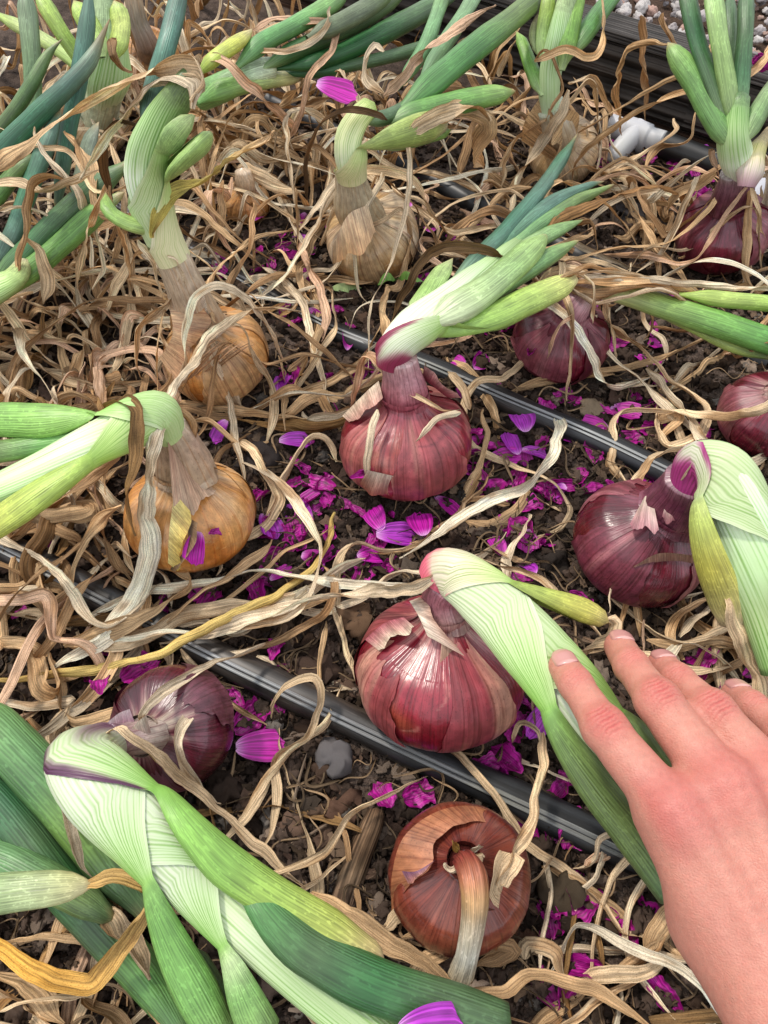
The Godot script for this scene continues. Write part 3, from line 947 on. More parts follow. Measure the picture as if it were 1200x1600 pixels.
	sheath(o, st, 0.0, 0.16, 0.32, -1.5, [v(-118.4,97,-179), v(-133.3,92,-170.5), v(-150.4,86,-160), v(-166.2,80,-153.4)], [9, 8.5, 8.5, 7.5, 6], [Color(0.66,0.80,0.36), Color(0.64,0.79,0.32), Color(0.66,0.78,0.30), Color(0.74,0.78,0.30), YELLOW], 0.0010, {"base": Color(0.82,0.90,0.68), "flat": 0.62})
	sheath(o, st, 0.02, 0.10, 0.26, 1.4, [v(-112.2,100,-202.4), v(-132.2,96,-203.4), v(-156,92,-206.9), v(-180.6,88,-210.8)], [9, 8.5, 8.5, 8, 7], [Color(0.62,0.80,0.40), Color(0.60,0.78,0.38), Color(0.54,0.74,0.32), Color(0.50,0.72,0.30), GREEN], 0.0014, {"base": Color(0.80,0.89,0.68), "flat": 0.7})
	leaf(o, [v(-120.3,90,-200.6), v(-139.1,88,-198.1), v(-160.5,86,-195.2), v(-183.8,82,-195)], [8, 7, 7, 6], [MINT, Color(0.40,0.64,0.28), GREEN, GREEN], {"flat": 0.7})
	hang(o, [v(-92.7,96,-207.6), v(-92.4,97,-213.9), v(-92,90,-233.6), v(-88.3,78,-259.9), v(-83.3,68,-291.8), v(-73.6,60,-312.2), v(-60.1,52,-324), v(-47.4,42,-331.9)], 7.5, PALE, {"curl": 1.9, "twist": 0.5, "tip": STRAW})
	hang(o, [v(-89.9,95,-205), v(-93.5,96,-193.9), v(-99.8,78,-187.9), v(-106,55,-182.1), v(-105.1,40,-171.2), v(-113.2,25,-159.6), v(-126.2,20,-144.4), v(-139.5,17,-134.8), v(-149.1,14,-128.4)], 14, CREAM, {"curl": 1.5, "twist": 0.25, "ends": 0.1})
	hang(o, [v(-118.2,92,-213), v(-105.5,104,-207.1), v(-97.9,106,-198.8), v(-98.4,98,-184), v(-102.6,85,-174.6), v(-104.1,66,-165.8)], 8.5, Color(0.60, 0.47, 0.31), {"curl": 1.7, "twist": 0.3})
	hang(o, [v(-91.9,92,-213), v(-85.6,86,-212.9), v(-86,70,-215.4)], 12, BROWN, {"curl": 2.2})
	flake(o, [v(-91.3,86,-200.4), v(-86.7,60,-201.3), v(-78.8,48,-201)], [v(-91.6,62,-180.8), v(-84.6,58,-183.5), v(-78.1,48,-202.8)], Color(0.78,0.66,0.56), Color(0.84,0.72,0.60))
	flake(o, [v(-91.3,66,-188.1), v(-93.1,58,-173.4), v(-97.1,40,-167.9)], [v(-84.4,62,-180.8), v(-86.1,56,-168.2), v(-94,36,-166.2)], Color(0.92,0.86,0.55), Color(0.84,0.72,0.36))
	flake(o, [v(-86.4,58,-180.8), v(-86.2,52,-170.6), v(-97,36,-166.9)], [v(-80.2,60,-175.4), v(-83.4,54,-165.5), v(-95.4,34,-166.3)], DARK, BROWN)
	flake(o, [v(-86,56,-210.9), v(-76.9,50,-212.5), v(-68.1,40,-208.6)], [v(-79.4,58,-209), v(-71.7,48,-209.1), v(-65,34,-205.3)], Color(0.66,0.40,0.18), Color(0.80,0.66,0.48))
	# ---- tall yellow onion behind it
	c = v(-96.2,26,-313.6)
	o = onion("yellow onion with a tall thick white stem standing up to the left", c, "the tall yellow onion")
	bulb(o, c, 29.5, "gold", [v(-100.6,50,-311.9), v(-101.3,76,-308.2), v(-102.4,93,-306.7), v(-104.7,103,-308.2)], [13.5, 10.5, 9.5, 9], [Color(0.80,0.68,0.54), Color(0.80,0.71,0.60), Color(0.82,0.74,0.64), Color(0.86,0.80,0.68)], 4)
	st = stem_of([v(-102.7,97,-306.3), v(-106.1,110,-308.3), v(-108.6,126,-312.1), v(-108,138,-313.1), v(-104.3,148,-313.9), v(-96.6,158,-316.3), v(-86.2,168,-320.4), v(-77.1,176,-325.2)], [12, 13, 15.5, 16, 15, 13.5, 11, 8], 0.8, Vector3.UP, 0.66)
	leaf(o, [v(-102.7,97,-306.3), v(-106.1,110,-308.3), v(-108.6,126,-312.1), v(-108,138,-313.1), v(-104.3,148,-313.9), v(-96.6,158,-316.3), v(-86.2,168,-320.4), v(-77.1,176,-325.2)], [11.5, 12.3, 14.6, 15, 14, 12.6, 10.5, 8], [Color(0.88,0.84,0.72), WHITE, WHITE, Color(0.92,0.95,0.84), MINT, Color(0.64,0.78,0.48), GREEN, DEEP], {"called": "stem", "scale": 0.614, "sheath": 0.8, "flat": 0.78, "around": 26})
	sheath(o, st, 0.0, 0.10, 0.42, 1.1, [v(-86.6,150,-302.1), v(-78.1,153,-309.7), v(-75.1,152,-317.5)], [8, 8.6, 7, 2.5], [Color(0.68,0.80,0.48), Color(0.60,0.75,0.38), Color(0.60,0.74,0.38), Color(0.74,0.76,0.50)], 0.0010, {"flat": 0.55, "base": Color(0.96,0.92,0.80)})
	sheath(o, st, 0.12, 0.30, 0.62, 1.0, [v(-84.2,164,-306.8), v(-76.8,167,-313.1)], [7.5, 7.5, 3], [Color(0.66,0.80,0.46), Color(0.60,0.76,0.42), Color(0.70,0.78,0.50)], 0.0006, {"flat": 0.6})
	leaf(o, [v(-102.9,150,-315.4), v(-94,160,-320.3), v(-85.6,168,-325.7), v(-81.9,170,-331.3)], [9, 9, 8, 3], [MINT, Color(0.42,0.60,0.36), DEEP, GREEN], {"flat": 0.7})
	leaf(o, [v(-105.8,150,-320.5), v(-101.1,162,-332.3), v(-94.3,175,-343.9), v(-90.7,184,-364.4), v(-89,190,-380.8)], [7, 7, 6.5, 6, 5], [BLUE, BLUE, Color(0.32,0.54,0.44), BLUE, BLUE], {"flat": 0.7})
	leaf(o, [v(-109.6,112,-310.4), v(-117.9,120,-302.4), v(-125.6,124,-305.3), v(-129.5,126,-317.1)], [8, 6.5, 5.5, 2], [MINT, Color(0.66,0.80,0.42), Color(0.52,0.70,0.30), LIME], {"flat": 0.6})
	hang(o, [v(-106.8,116,-296.6), v(-103.4,124,-302.8), v(-97,128,-312.5), v(-86.2,122,-332.2), v(-76.7,112,-371.2), v(-66.2,104,-398), v(-62.4,98,-419.8)], 10, Color(0.74, 0.68, 0.36), {"curl": 1.8, "twist": 0.5, "tip": TAN})
	hang(o, [v(-78.1,172,-307.5), v(-73.2,176,-312.1), v(-76.2,180,-320.9), v(-93.2,176,-326.3), v(-116,166,-331.9), v(-152.4,145,-341.9), v(-186.8,125,-344), v(-211.8,110,-342)], 10, STRAW, {"curl": 1.5, "tip": TAN})
	hang(o, [v(-78.3,170,-306.4), v(-77.9,178,-311.6), v(-87.1,176,-320.9), v(-101.9,168,-325.7), v(-114.6,155,-329.7), v(-131.1,140,-331.4), v(-144.4,125,-329)], 9, PALE, {"curl": 1.5})
	hang(o, [v(-102.6,105,-298.2), v(-99.1,103,-298.5), v(-100.1,88,-300.8), v(-121.2,60,-310.7), v(-137.7,44,-314.9), v(-140.6,28,-306.4), v(-139.9,16,-304.6)], 7, PALE, {"curl": 1.6, "tip": TAN})
	hang(o, [v(-117.5,108,-306.2), v(-114.2,98,-307.5), v(-118.3,70,-318.1), v(-120.4,52,-329.3)], 6, CREAM, {"curl": 1.4})
	flake(o, [v(-111.7,68,-305.4), v(-110.2,60,-294.9), v(-120.5,44,-292.6)], [v(-92.6,70,-303), v(-92.1,64,-290.5), v(-113.7,38,-284.2)], Color(0.80,0.66,0.50), Color(0.78,0.60,0.44))
	flake(o, [v(-97.1,86,-303.3), v(-91.7,78,-303.4), v(-91.7,66,-302.8)], [v(-102.5,76,-300.9), v(-98.7,70,-299.1), v(-96.8,62,-302.4)], CREAM, Color(0.70,0.58,0.50))
	for k in 7:     # shrivelled lines of skin over its shoulder
		hang(o, [v(-112.8,34,-283.4) + v(k * 3, 0, k * -1.5), v(-95.3,57,-279.3) + v(k * 4, 2, k * -1), v(-84.7,60,-291.1) + v(k * 3, 1, k)], 2.2, Color(0.82, 0.66, 0.52), {"curl": 2.6})
	# ---- yellow onion at the rear
	c = v(-7.5,26,-421.3)
	o = onion("pale yellow onion at the rear with a short fat stem and petal on top", c, "the pale rear onion")
	bulb(o, c, 30.0, "pale", [v(-17.3,56,-411.2), v(-18.9,74,-407.6), v(-20.4,84,-406.3)], [12, 8.5, 7.5], [Color(0.84,0.75,0.60), Color(0.84,0.77,0.64), Color(0.86,0.80,0.66)], 5)
	leaf(o, [v(-18.7,78,-405.7), v(-20,92,-403.9), v(-19.7,102,-406), v(-14.2,110,-411.2), v(-5.3,114,-420.3)], [10.5, 13, 12, 10, 8], [Color(0.92,0.92,0.76), WHITE, Color(0.88,0.92,0.68), Color(0.84,0.86,0.56), LIME], {"called": "stem", "scale": 0.688, "sheath": 0.9, "flat": 0.8, "around": 22})
	st = stem_of([v(-18.7,78,-405.7), v(-20,92,-403.9), v(-19.7,102,-406), v(-14.2,110,-411.2), v(-5.3,114,-420.3)], [11, 13.5, 12.5, 10, 8], 0.8, Vector3(0, 0, 1), 0.74)
	sheath(o, st, 0.0, 0.12, 0.42, 1.2, [v(-3.5,103,-395.9), v(8.9,104,-405), v(25.4,102,-417.3), v(37.1,98,-428.7)], [9, 8.5, 8.5, 8, 3.5], [Color(0.80,0.88,0.58), Color(0.74,0.82,0.46), Color(0.66,0.76,0.36), Color(0.68,0.74,0.36), STRAW], 0.0008, {"flat": 0.65, "base": Color(0.95,0.91,0.76)})
	leaf(o, [v(-3.7,92,-413.7), v(14.9,92,-421.8), v(34.1,90,-433.6), v(40.6,88,-439.3)], [7, 8, 7, 2], [MINT, Color(0.56,0.72,0.32), Color(0.50,0.66,0.28), LIME], {"flat": 0.7})
	leaf(o, [v(0,104,-417.6), v(18.2,106,-425.5), v(44.4,106,-437.3), v(67.9,104,-449.9), v(78.7,102,-456.9)], [8, 9, 10, 9, 3.5], [MINT, Color(0.40,0.62,0.28), Color(0.42,0.64,0.28), Color(0.54,0.70,0.32), Color(0.60,0.64,0.34)], {"flat": 0.75})
	leaf(o, [v(5.5,104,-422.4), v(24,110,-442.3), v(49.7,114,-475.3), v(80.1,116,-516.3), v(112.6,116,-567.2)], [9, 9.5, 9.5, 9, 8], [Color(0.40,0.62,0.30), Color(0.34,0.58,0.28), Color(0.30,0.55,0.26), GREEN, GREEN], {"flat": 0.8})
	leaf(o, [v(-14.2,108,-411.6), v(0,106,-418.6), v(18.8,102,-443.7), v(34.4,100,-454.9)], [6, 6, 6, 5], [MINT, DEEP, DEEP, DEEP], {"flat": 0.8})
	hang(o, [v(-46.8,60,-411.7), v(-42.7,92,-400.7), v(-33.7,112,-400.9), v(-18.6,122,-397), v(-6.9,118,-400.7), v(1.8,112,-405.4)], 6, DARK, {"curl": 2.8, "twist": 0.2, "ends": 0.05})
	hang(o, [v(32.5,104,-417.6), v(48.4,100,-433.3), v(59.4,94,-433.3), v(56.7,70,-446.2), v(65.3,50,-462.5)], 15, TAN, {"curl": 1.6})
	hang(o, [v(14.2,106,-405.4), v(32.1,110,-415.8), v(51.2,106,-428.9), v(61.4,98,-430.1)], 12, STRAW, {"curl": 1.2})
	hang(o, [v(-15.1,80,-412.9), v(-27.2,64,-413.5), v(-43.6,40,-409.7), v(-61.2,22,-392.2), v(-82.4,15,-370.1)], 9, PALE, {"curl": 1.7, "twist": 0.3})
	flake(o, [v(-31.2,44,-388.2), v(-20.9,62,-394), v(-9.5,66,-397.5)], [v(-32,30,-388.2), v(-15.3,46,-376.4), v(-3.8,56,-381)], Color(0.84,0.74,0.60), Color(0.82,0.66,0.48))
	# ---- red onion hidden under the dry bundle
	c = v(104.6,22,-332.1)
	o = onion("red onion lying under a bundle of dry leaves, yellow green leaf across it", c, "the bundled red onion")
	bulb(o, c, 28.0, "wine", [v(105.2,50,-327.4), v(111.8,56,-332.5), v(122.7,58,-337)], [11, 8, 7], [Color(0.72,0.50,0.54), Color(0.80,0.70,0.62), Color(0.80,0.70,0.58)], 4)
	leaf(o, [v(113.6,58,-335.4), v(133.4,58,-327.4), v(153.4,56,-319.4), v(180.7,52,-311.2), v(209,46,-304.2), v(242.5,38,-298.7)], [6, 7, 7.5, 8.5, 8.5, 7], [Color(0.78,0.74,0.58), Color(0.70,0.74,0.44), Color(0.54,0.68,0.32), Color(0.44,0.66,0.27), Color(0.36,0.62,0.26), GREEN], {"called": "stem", "flat": 0.75})
	leaf(o, [v(142.5,52,-329.3), v(170.4,46,-317.9), v(191.7,40,-309.1), v(217.3,34,-302.8)], [5, 6, 6, 5], [LIME, Color(0.62,0.74,0.34), Color(0.66,0.76,0.36), GREEN], {"flat": 0.75})
	leaf(o, [v(160.3,60,-325), v(183.6,60,-320.9), v(210,56,-322.5), v(244,52,-324)], [5, 6.5, 7, 6], [LIME, Color(0.66,0.76,0.34), Color(0.60,0.74,0.30), GREEN], {"flat": 0.75})
	for k in 4:
		hang(o, [v(92.3,58,-335.4) + v(k * 3, k * 2, k * 3), v(113.6,70,-331.1) + v(0, k * -3, k * 5), v(138.5,66,-329.2) + v(k * 2, k, k * 4), v(165,60,-330.3) + v(0, -k, k * 3), v(188.8,50,-326.4)], 8, [STRAW, TAN, BROWN, PALE][k], {"curl": 1.8})
	hang(o, [v(100.6,68,-333.6), v(123.3,70,-327.4), v(155.6,66,-328.2), v(186.6,60,-332.4), v(225.7,54,-336.5)], 7, PALE, {"curl": 1.6})
	# ---- purple onion on the right with a folded stem
	c = v(122.6,26,-187.3)
	o = onion("purple red onion at the right whose pale stem folds over forward", c, "the folded purple onion")
	bulb(o, c, 31.5, "wine", [v(129.3,53,-187.5), v(130.6,70,-187), v(129.2,80,-186.4)], [13, 10.5, 9.5], [Color(0.56,0.30,0.38), Color(0.50,0.24,0.34), Color(0.66,0.46,0.52)], 4)
	st = stem_of([v(128.9,74,-184.1), v(131.4,86,-187.5), v(135.9,90,-179.9), v(140.7,84,-165.9), v(148.2,72,-149.4), v(156.1,58,-133.7), v(162.3,44,-112.1)], [9, 12, 14, 15.5, 16, 15, 13], 0.58, Vector3.UP, 0.84)
	leaf(o, [v(128.9,74,-184.1), v(131.4,86,-187.5), v(135.9,90,-179.9), v(140.7,84,-165.9), v(148.2,72,-149.4), v(156.1,58,-133.7), v(162.3,44,-112.1)], [8.6, 11.5, 13.5, 15, 15.4, 14.4, 12.5], [Color(0.72,0.50,0.58), Color(0.90,0.84,0.84), WHITE, Color(0.80,0.89,0.72), Color(0.70,0.84,0.58), MINT, Color(0.56,0.74,0.42)], {"called": "stem", "scale": 0.781, "sheath": 0.98, "flat": 0.56, "around": 28, "blush": Color(0.52, 0.14, 0.36), "blush_at": 0.1, "blush_fade": 2.0})
	sheath(o, st, 0.0, 0.14, 0.26, 1.5, [v(126.2,80,-154.9), v(131.9,70,-147.6), v(139.5,58,-139.4), v(144.1,50,-130.4)], [7, 7, 7, 7, 4.5], [Color(0.78,0.86,0.60), Color(0.74,0.82,0.36), YELLOW, Color(0.82,0.78,0.44), STRAW], 0.0014, {"base": Color(0.88,0.84,0.84), "flat": 0.55, "blush": Color(0.56, 0.14, 0.40), "blush_at": 0.55, "blush_fade": 1.2})
	sheath(o, st, 0.06, 0.30, 0.56, -1.5, [v(153.9,78,-138.8), v(163.1,66,-121.6)], [9, 9, 8], [MINT, GREEN, GREEN], 0.0009, {"base": WHITE, "blush": Color(0.50, 0.16, 0.36), "blush_at": 0.1, "blush_fade": 3.0})
	hang(o, [v(138.2,62,-140.3), v(144.4,52,-129.5), v(152.2,42,-121.2), v(159,30,-110.6), v(161.8,24,-103.1)], 13, STRAW, {"curl": 1.4, "ends": 0.1})
	hang(o, [v(123.1,82,-183.2), v(128.9,94,-186.5), v(138.1,95,-183.8), v(144.6,88,-174), v(150.3,80,-168.6)], 6, PALE, {"curl": 1.5})
	flake(o, [v(115.1,54,-189.6), v(117.3,58,-192.1), v(118.8,60,-185.5)], [v(108.9,54,-179.3), v(114.3,56,-174.1), v(119.5,58,-175.1)], CREAM, Color(0.66,0.40,0.44))
	flake(o, [v(122,64,-182.8), v(126.9,66,-183.1), v(131.8,64,-179.4)], [v(120,62,-176.8), v(125.8,60,-175.4), v(132.3,60,-178.1)], CREAM, Color(0.66,0.42,0.46))
	flake(o, [v(110.2,44,-163.9), v(120.2,50,-166.9), v(137.3,46,-168.3)], [v(117.6,22,-162.9), v(128.6,24,-161.8), v(143.6,22,-166.2)], Color(0.74,0.60,0.52), Color(0.56,0.26,0.30))
	# ---- red onion at the rear right with upright leaves
	c = v(223.8,26,-428.1)
	o = onion("dark red onion at the rear right with upright green leaves", c, "the upright rear onion")
	bulb(o, c, 29.0, "wine", [v(216.3,58,-421.5), v(214.5,68,-420.5), v(212.7,75,-421.2)], [12, 10.5, 10.5], [Color(0.50,0.24,0.32), Color(0.60,0.40,0.46), Color(0.80,0.76,0.70)], 4)
	leaf(o, [v(214.9,70,-420.6), v(206.8,84,-420.8), v(201.6,94,-420.3), v(201,104,-425.8), v(203,114,-434.2)], [10, 14, 13, 10, 7], [Color(0.84,0.84,0.78), Color(0.88,0.93,0.80), MINT, Color(0.58,0.74,0.44), DEEP], {"called": "stem", "scale": 0.85, "sheath": 0.8, "flat": 0.8, "around": 22, "blush": Color(0.48, 0.2, 0.34), "blush_at": 0.1, "blush_fade": 4.0})
	leaf(o, [v(202.6,90,-413.9), v(190.8,100,-423), v(177.5,114,-441.4), v(165.6,124,-457.1), v(163,126,-463.3)], [9, 9, 9.5, 9, 4], [MINT, Color(0.44,0.64,0.34), Color(0.44,0.64,0.32), Color(0.50,0.66,0.34), Color(0.60,0.64,0.38)], {"flat": 0.75})
	leaf(o, [v(199,96,-420.1), v(185.6,116,-437.3), v(177.1,130,-458.8), v(172.5,142,-477.3), v(172.7,148,-495.1)], [7, 7.5, 7, 6.5, 6], [MINT, DEEP, Color(0.22,0.42,0.25), DEEP, DEEP], {"flat": 0.75})
	leaf(o, [v(201.1,98,-419.8), v(191.8,120,-436.2), v(184.9,138,-455.4), v(183.3,152,-484.2)], [7, 8.5, 8, 7], [MINT, Color(0.56,0.70,0.38), Color(0.60,0.74,0.42), Color(0.56,0.70,0.38)], {"flat": 0.6})
	leaf(o, [v(202.5,98,-419.8), v(202.3,118,-440.4), v(202.6,134,-457.2), v(205.7,148,-486.6)], [6, 6.5, 6, 6], [MINT, Color(0.28,0.48,0.30), DEEP, DEEP], {"flat": 0.75})
	leaf(o, [v(204.4,94,-423.6), v(203.4,108,-446.3), v(200.6,126,-468), v(202.6,140,-499.2)], [5, 5.5, 5, 5], [MINT, DEEP, DEEP, DEEP], {"flat": 0.75})
	leaf(o, [v(205.4,94,-413.6), v(212.9,102,-426.1), v(221.4,108,-439.1), v(237.1,112,-460.3)], [8, 8, 7, 6], [MINT, Color(0.50,0.66,0.40), Color(0.56,0.68,0.44), GREEN], {"flat": 0.75})
	leaf(o, [v(212.8,74,-403), v(213.9,80,-407.7), v(218.9,84,-420.8), v(228.6,86,-436.6), v(233.8,88,-444.3)], [5, 8, 6, 3, 2], [Color(0.72,0.52,0.56), Color(0.82,0.74,0.68), Color(0.84,0.78,0.46), Color(0.76,0.64,0.42), TAN], {"sheath": 0.5, "flat": 0.8, "called": "side_shoot"})
	hang(o, [v(165,124,-464.7), v(155.3,120,-476.9), v(147.9,112,-486.9), v(150.5,90,-502.6), v(162.8,60,-525.4), v(178.3,25,-545.8)], 7.5, TAN, {"curl": 1.6})
	hang(o, [v(202,72,-426.1), v(198.8,78,-434.6), v(208.3,62,-428.7)], 6, ROSY, {"curl": 1.5})
	hang(o, [v(218.8,70,-410.6), v(227.1,56,-406), v(239.3,34,-408.3), v(247.8,14,-405.6)], 5, STRAW)
	hang(o, [v(208.4,62,-437), v(200.4,52,-439.1), v(190.6,46,-441.5), v(188,30,-444.6)], 8, TAN)
	# ---- red onion cut by the frame
	c = v(207.2,24,-270.2)
	o = onion("small dark red onion at the right edge behind pale curled leaves", c, "the right edge onion")
	bulb(o, c, 24.0, "wine", [v(207.5,42,-267.5), v(213.2,48,-270)], [8, 6], [Color(0.78,0.66,0.60), PALE], 3)
	hang(o, [v(207.4,45,-268.3), v(189.7,48,-251.1), v(177.5,30,-265.8), v(160.4,18,-279.2), v(131.3,14,-280.4), v(124.2,12,-261.2), v(124.2,9,-242.3), v(142.5,6,-225.9)], 8, STRAW, {"curl": 1.9})
	# ---- dark purple onion in front, its huge stem folded towards the viewer
	c = v(-87.6,24,-99.1)
	o = onion("dark purple onion in front, huge striped green stem folded toward the viewer", c, "the front purple onion")
	bulb(o, c, 25.5, "purple", [v(-93.5,46,-88.3), v(-98,52,-85.2), v(-103,60,-81.6)], [8, 7, 9], [Color(0.78,0.70,0.62), Color(0.72,0.58,0.56), Color(0.50,0.34,0.42)], 3)
	st = stem_of([v(-100.7,60,-81.6), v(-103.5,70,-73.1), v(-93.2,74,-61.5), v(-77.2,70,-49), v(-60.4,62,-36.3), v(-43.6,54,-23.3), v(-24.8,46,-9.5), v(-2.1,38,5.9), v(20.3,32,19.3)], [8, 13.5, 14, 13, 12.5, 12.5, 12, 11, 10], 0.52, Vector3.UP, 0.76)
	leaf(o, [v(-100.7,60,-81.6), v(-103.5,70,-73.1), v(-93.2,74,-61.5), v(-77.2,70,-49), v(-60.4,62,-36.3), v(-43.6,54,-23.3), v(-24.8,46,-9.5), v(-2.1,38,5.9), v(20.3,32,19.3)], [7.5, 12.8, 13.4, 12.4, 12, 12, 11.5, 10.5, 9.5], [PLUM, Color(0.70,0.62,0.66), WHITE, Color(0.84,0.92,0.76), WHITE, Color(0.84,0.91,0.74), MINT, MINT, GREEN], {"called": "stem", "scale": 0.707, "sheath": 0.97, "flat": 0.5, "around": 30})
	sheath(o, st, 0.0, 0.10, 0.24, -1.45, [v(-64,78,-49.4), v(-52.2,70,-40.8), v(-36.1,62,-31.6), v(-18.6,55,-23.2), v(-5.2,48,-16.1), v(0.4,45,-13.4)], [6.5, 6.5, 7, 7, 6.5, 5, 2.5], [Color(0.52,0.74,0.30), Color(0.50,0.72,0.28), Color(0.50,0.70,0.28), Color(0.58,0.72,0.28), Color(0.68,0.74,0.30), Color(0.78,0.70,0.44), TAN], 0.0030, {"base": Color(0.86,0.90,0.80), "flat": 0.62, "blush": Color(0.27, 0.10, 0.24), "blush_at": -0.12, "blush_fade": 0.35, "blush_side": 0.85})
	sheath(o, st, 0.08, 0.20, 0.34, 1.45, [v(-74.1,66,-27.6), v(-67.7,58,-17.6), v(-58.5,50,-5), v(-49.5,40,9.2)], [7, 7, 7, 7, 6], [Color(0.58,0.76,0.38), Color(0.50,0.70,0.34), Color(0.42,0.64,0.28), Color(0.44,0.66,0.30), GREEN], 0.0023, {"base": Color(0.89,0.91,0.86), "flat": 0.6, "blush": Color(0.34, 0.14, 0.32), "blush_at": 0.12, "blush_fade": 1.6})
	sheath(o, st, 0.16, 0.28, 0.44, -1.45, [v(-38,66,-24.5), v(-23.3,57,-16.3), v(-4.1,50,-8.5), v(16.4,44,-2.6), v(41.2,38,4.2)], [6.5, 7, 7.5, 8, 8, 7], [Color(0.44,0.68,0.28), Color(0.30,0.54,0.26), DEEP, Color(0.20,0.44,0.22), DEEP, DEEP], 0.0017, {"base": Color(0.90,0.92,0.86), "flat": 0.65, "blush": Color(0.40, 0.16, 0.38), "blush_at": -0.02, "blush_fade": 1.2})
	sheath(o, st, 0.26, 0.38, 0.52, 1.45, [v(-44.1,60,-7.3), v(-41.4,54,-0.8), v(-35.4,48,8.9)], [7.5, 7.5, 7.5, 7], [Color(0.56,0.74,0.36), MINT, Color(0.46,0.66,0.32), GREEN], 0.0011, {"base": Color(0.91,0.93,0.88), "flat": 0.6, "blush": Color(0.36, 0.14, 0.34), "blush_at": -0.1, "blush_fade": 0.9})
	leaf(o, [v(-67.1,48,-18.3), v(-58.5,42,-7.8), v(-48.9,34,6)], [7, 7, 6], [DEEP, DEEP, DEEP], {"flat": 0.7})
	hang(o, [v(-98.2,68,-81.4), v(-91.2,74,-81.3), v(-83.3,66,-77.1), v(-74.2,42,-71.5), v(-64.1,28,-65.4), v(-53.3,20,-56.1), v(-39.3,16,-46.3), v(-30,12,-40.2)], 7.5, STRAW, {"curl": 1.6, "twist": 0.25})
	hang(o, [v(-97.2,68,-81.9), v(-101.8,74,-76.3), v(-103.6,78,-64.6), v(-104,66,-52.1), v(-103.9,50,-42.9), v(-101.3,44,-39.3)], 4.5, PALE, {"curl": 1.8})
	hang(o, [v(-95.5,66,-82), v(-95,56,-75.9), v(-92.8,40,-72), v(-89,32,-69.9)], 5.5, TAN, {"curl": 1.8})
	hang(o, [v(-90.2,52,-90), v(-89.8,60,-92.9), v(-83.8,52,-103.8), v(-76.1,40,-116.5), v(-65.9,30,-126.8), v(-53.5,22,-135.7), v(-70,12,-135.7), v(-94.1,9,-140.1)], 5.5, PALE, {"curl": 2.0})
	hang(o, [v(-15.6,53,-23.4), v(-4.2,46,-15.7), v(8.5,38,-9.7), v(21.5,32,-5.2), v(31.3,30,-4.5)], 7, TAN, {"curl": 1.5})
	flake(o, [v(-95.3,54,-87), v(-91.2,58,-89.8), v(-87.9,60,-91.5)], [v(-94.6,50,-83.4), v(-89.3,50,-84.6), v(-87.8,50,-87)], CREAM, Color(0.74,0.62,0.60))
	flake(o, [v(-108.7,42,-94.5), v(-103.3,46,-97), v(-98,50,-97.4)], [v(-104.7,46,-88.3), v(-99.5,50,-89.9), v(-95,52,-92.2)], Color(0.66,0.60,0.62), Color(0.50,0.34,0.40))
	# ---- brown red onion without a stem
	c = v(28.3,22,-43.2)
	o = onion("round brown red onion with a broken dry stem stub lying across it", c, "the brown stubbed onion")
	bulb(o, c, 26.5, "rust", [v(28,43,-44.6), v(28.4,49,-44.7)], [6, 3.2], [Color(0.42,0.20,0.18), Color(0.40,0.18,0.17)], 0)
	leaf(o, [v(27.3,46,-44.7), v(28.3,53,-42), v(29.2,58,-37.4), v(29.6,57,-32.2), v(29.2,50,-25.5), v(28.1,38,-17), v(26.2,25,-10.2)], [3.4, 4.2, 4.5, 4.3, 4.0, 3.8, 4.6], [Color(0.58,0.24,0.22), Color(0.66,0.28,0.24), Color(0.74,0.42,0.30), Color(0.82,0.62,0.40), Color(0.82,0.74,0.62), Color(0.88,0.86,0.82), Color(0.82,0.74,0.62)], {"called": "broken_stem", "flat": 0.85, "around": 30, "wobble": 0.30, "ridge": 0.10, "step": 0.0015})
	for k in 5:
		hang(o, [v(28.1,47,-44.4) + v(cos(k * 1.4) * 3.5, 0, sin(k * 1.4) * 3.5), v(27.3,51,-44.3) + v(cos(k * 1.4) * 6.0, 0, sin(k * 1.4) * 5), v(27,54,-44.3) + v(cos(k * 1.4) * 7.0, 1, sin(k * 1.4) * 6)], 5, [PALE, CREAM, PALE, Color(0.74,0.60,0.32), CREAM][k], {"curl": 1.2, "ends": 0.5})
	flake(o, [v(2.8,22,-31.1), v(2.8,32,-41.4), v(7,38,-53.3), v(19.1,37,-62.3), v(33.9,34,-65.3), v(46.5,28,-61.5)], [v(7.7,36,-35.7), v(12.4,41,-39.7), v(18,44,-44.8), v(21,43,-50.7), v(30.4,40,-56.2), v(45.7,30,-60.8)], Color(0.66,0.42,0.28), Color(0.74,0.50,0.38))
	flake(o, [v(6.4,38,-42.2), v(11.3,42,-41.6), v(18,45,-44.7)], [v(9,38,-36.9), v(13,42,-39.6), v(17.5,45,-43.7)], Color(0.50,0.34,0.46), Color(0.70,0.48,0.42))
	flake(o, [v(35.4,40,-30.3), v(41.4,36,-29.7), v(48.6,28,-29.5)], [v(38.2,18,-19.2), v(44.2,18,-21.2), v(48.9,20,-25.1)], Color(0.48,0.26,0.20), Color(0.50,0.34,0.20))
	hang(o, [v(66.4,20,-97.7), v(61.9,30,-76.9), v(54.7,36,-59.2), v(45.1,44,-45.9), v(38.2,48,-36.8)], 6, STRAW, {"curl": 1.6, "twist": 0.3, "ends": 0.02})
	hang(o, [v(45.2,44,-46.9), v(40.8,48,-40.8), v(37.8,46,-35.9), v(40.4,42,-34.8)], 11, STRAW, {"curl": 1.0, "ends": 0.05})
	# ---- half hidden onions and the leaf clumps whose bulbs lie outside
	c = v(-96.8,16,-475.8)
	o = onion("pale onion half buried in dry litter behind the tall yellow onion", c, "the half buried onion")
	bulb(o, c, 16.0, "gold", [v(-95.3,34,-471.3), v(-95.6,44,-472.4)], [7, 5], [Color(0.80,0.68,0.52), STRAW], 3)
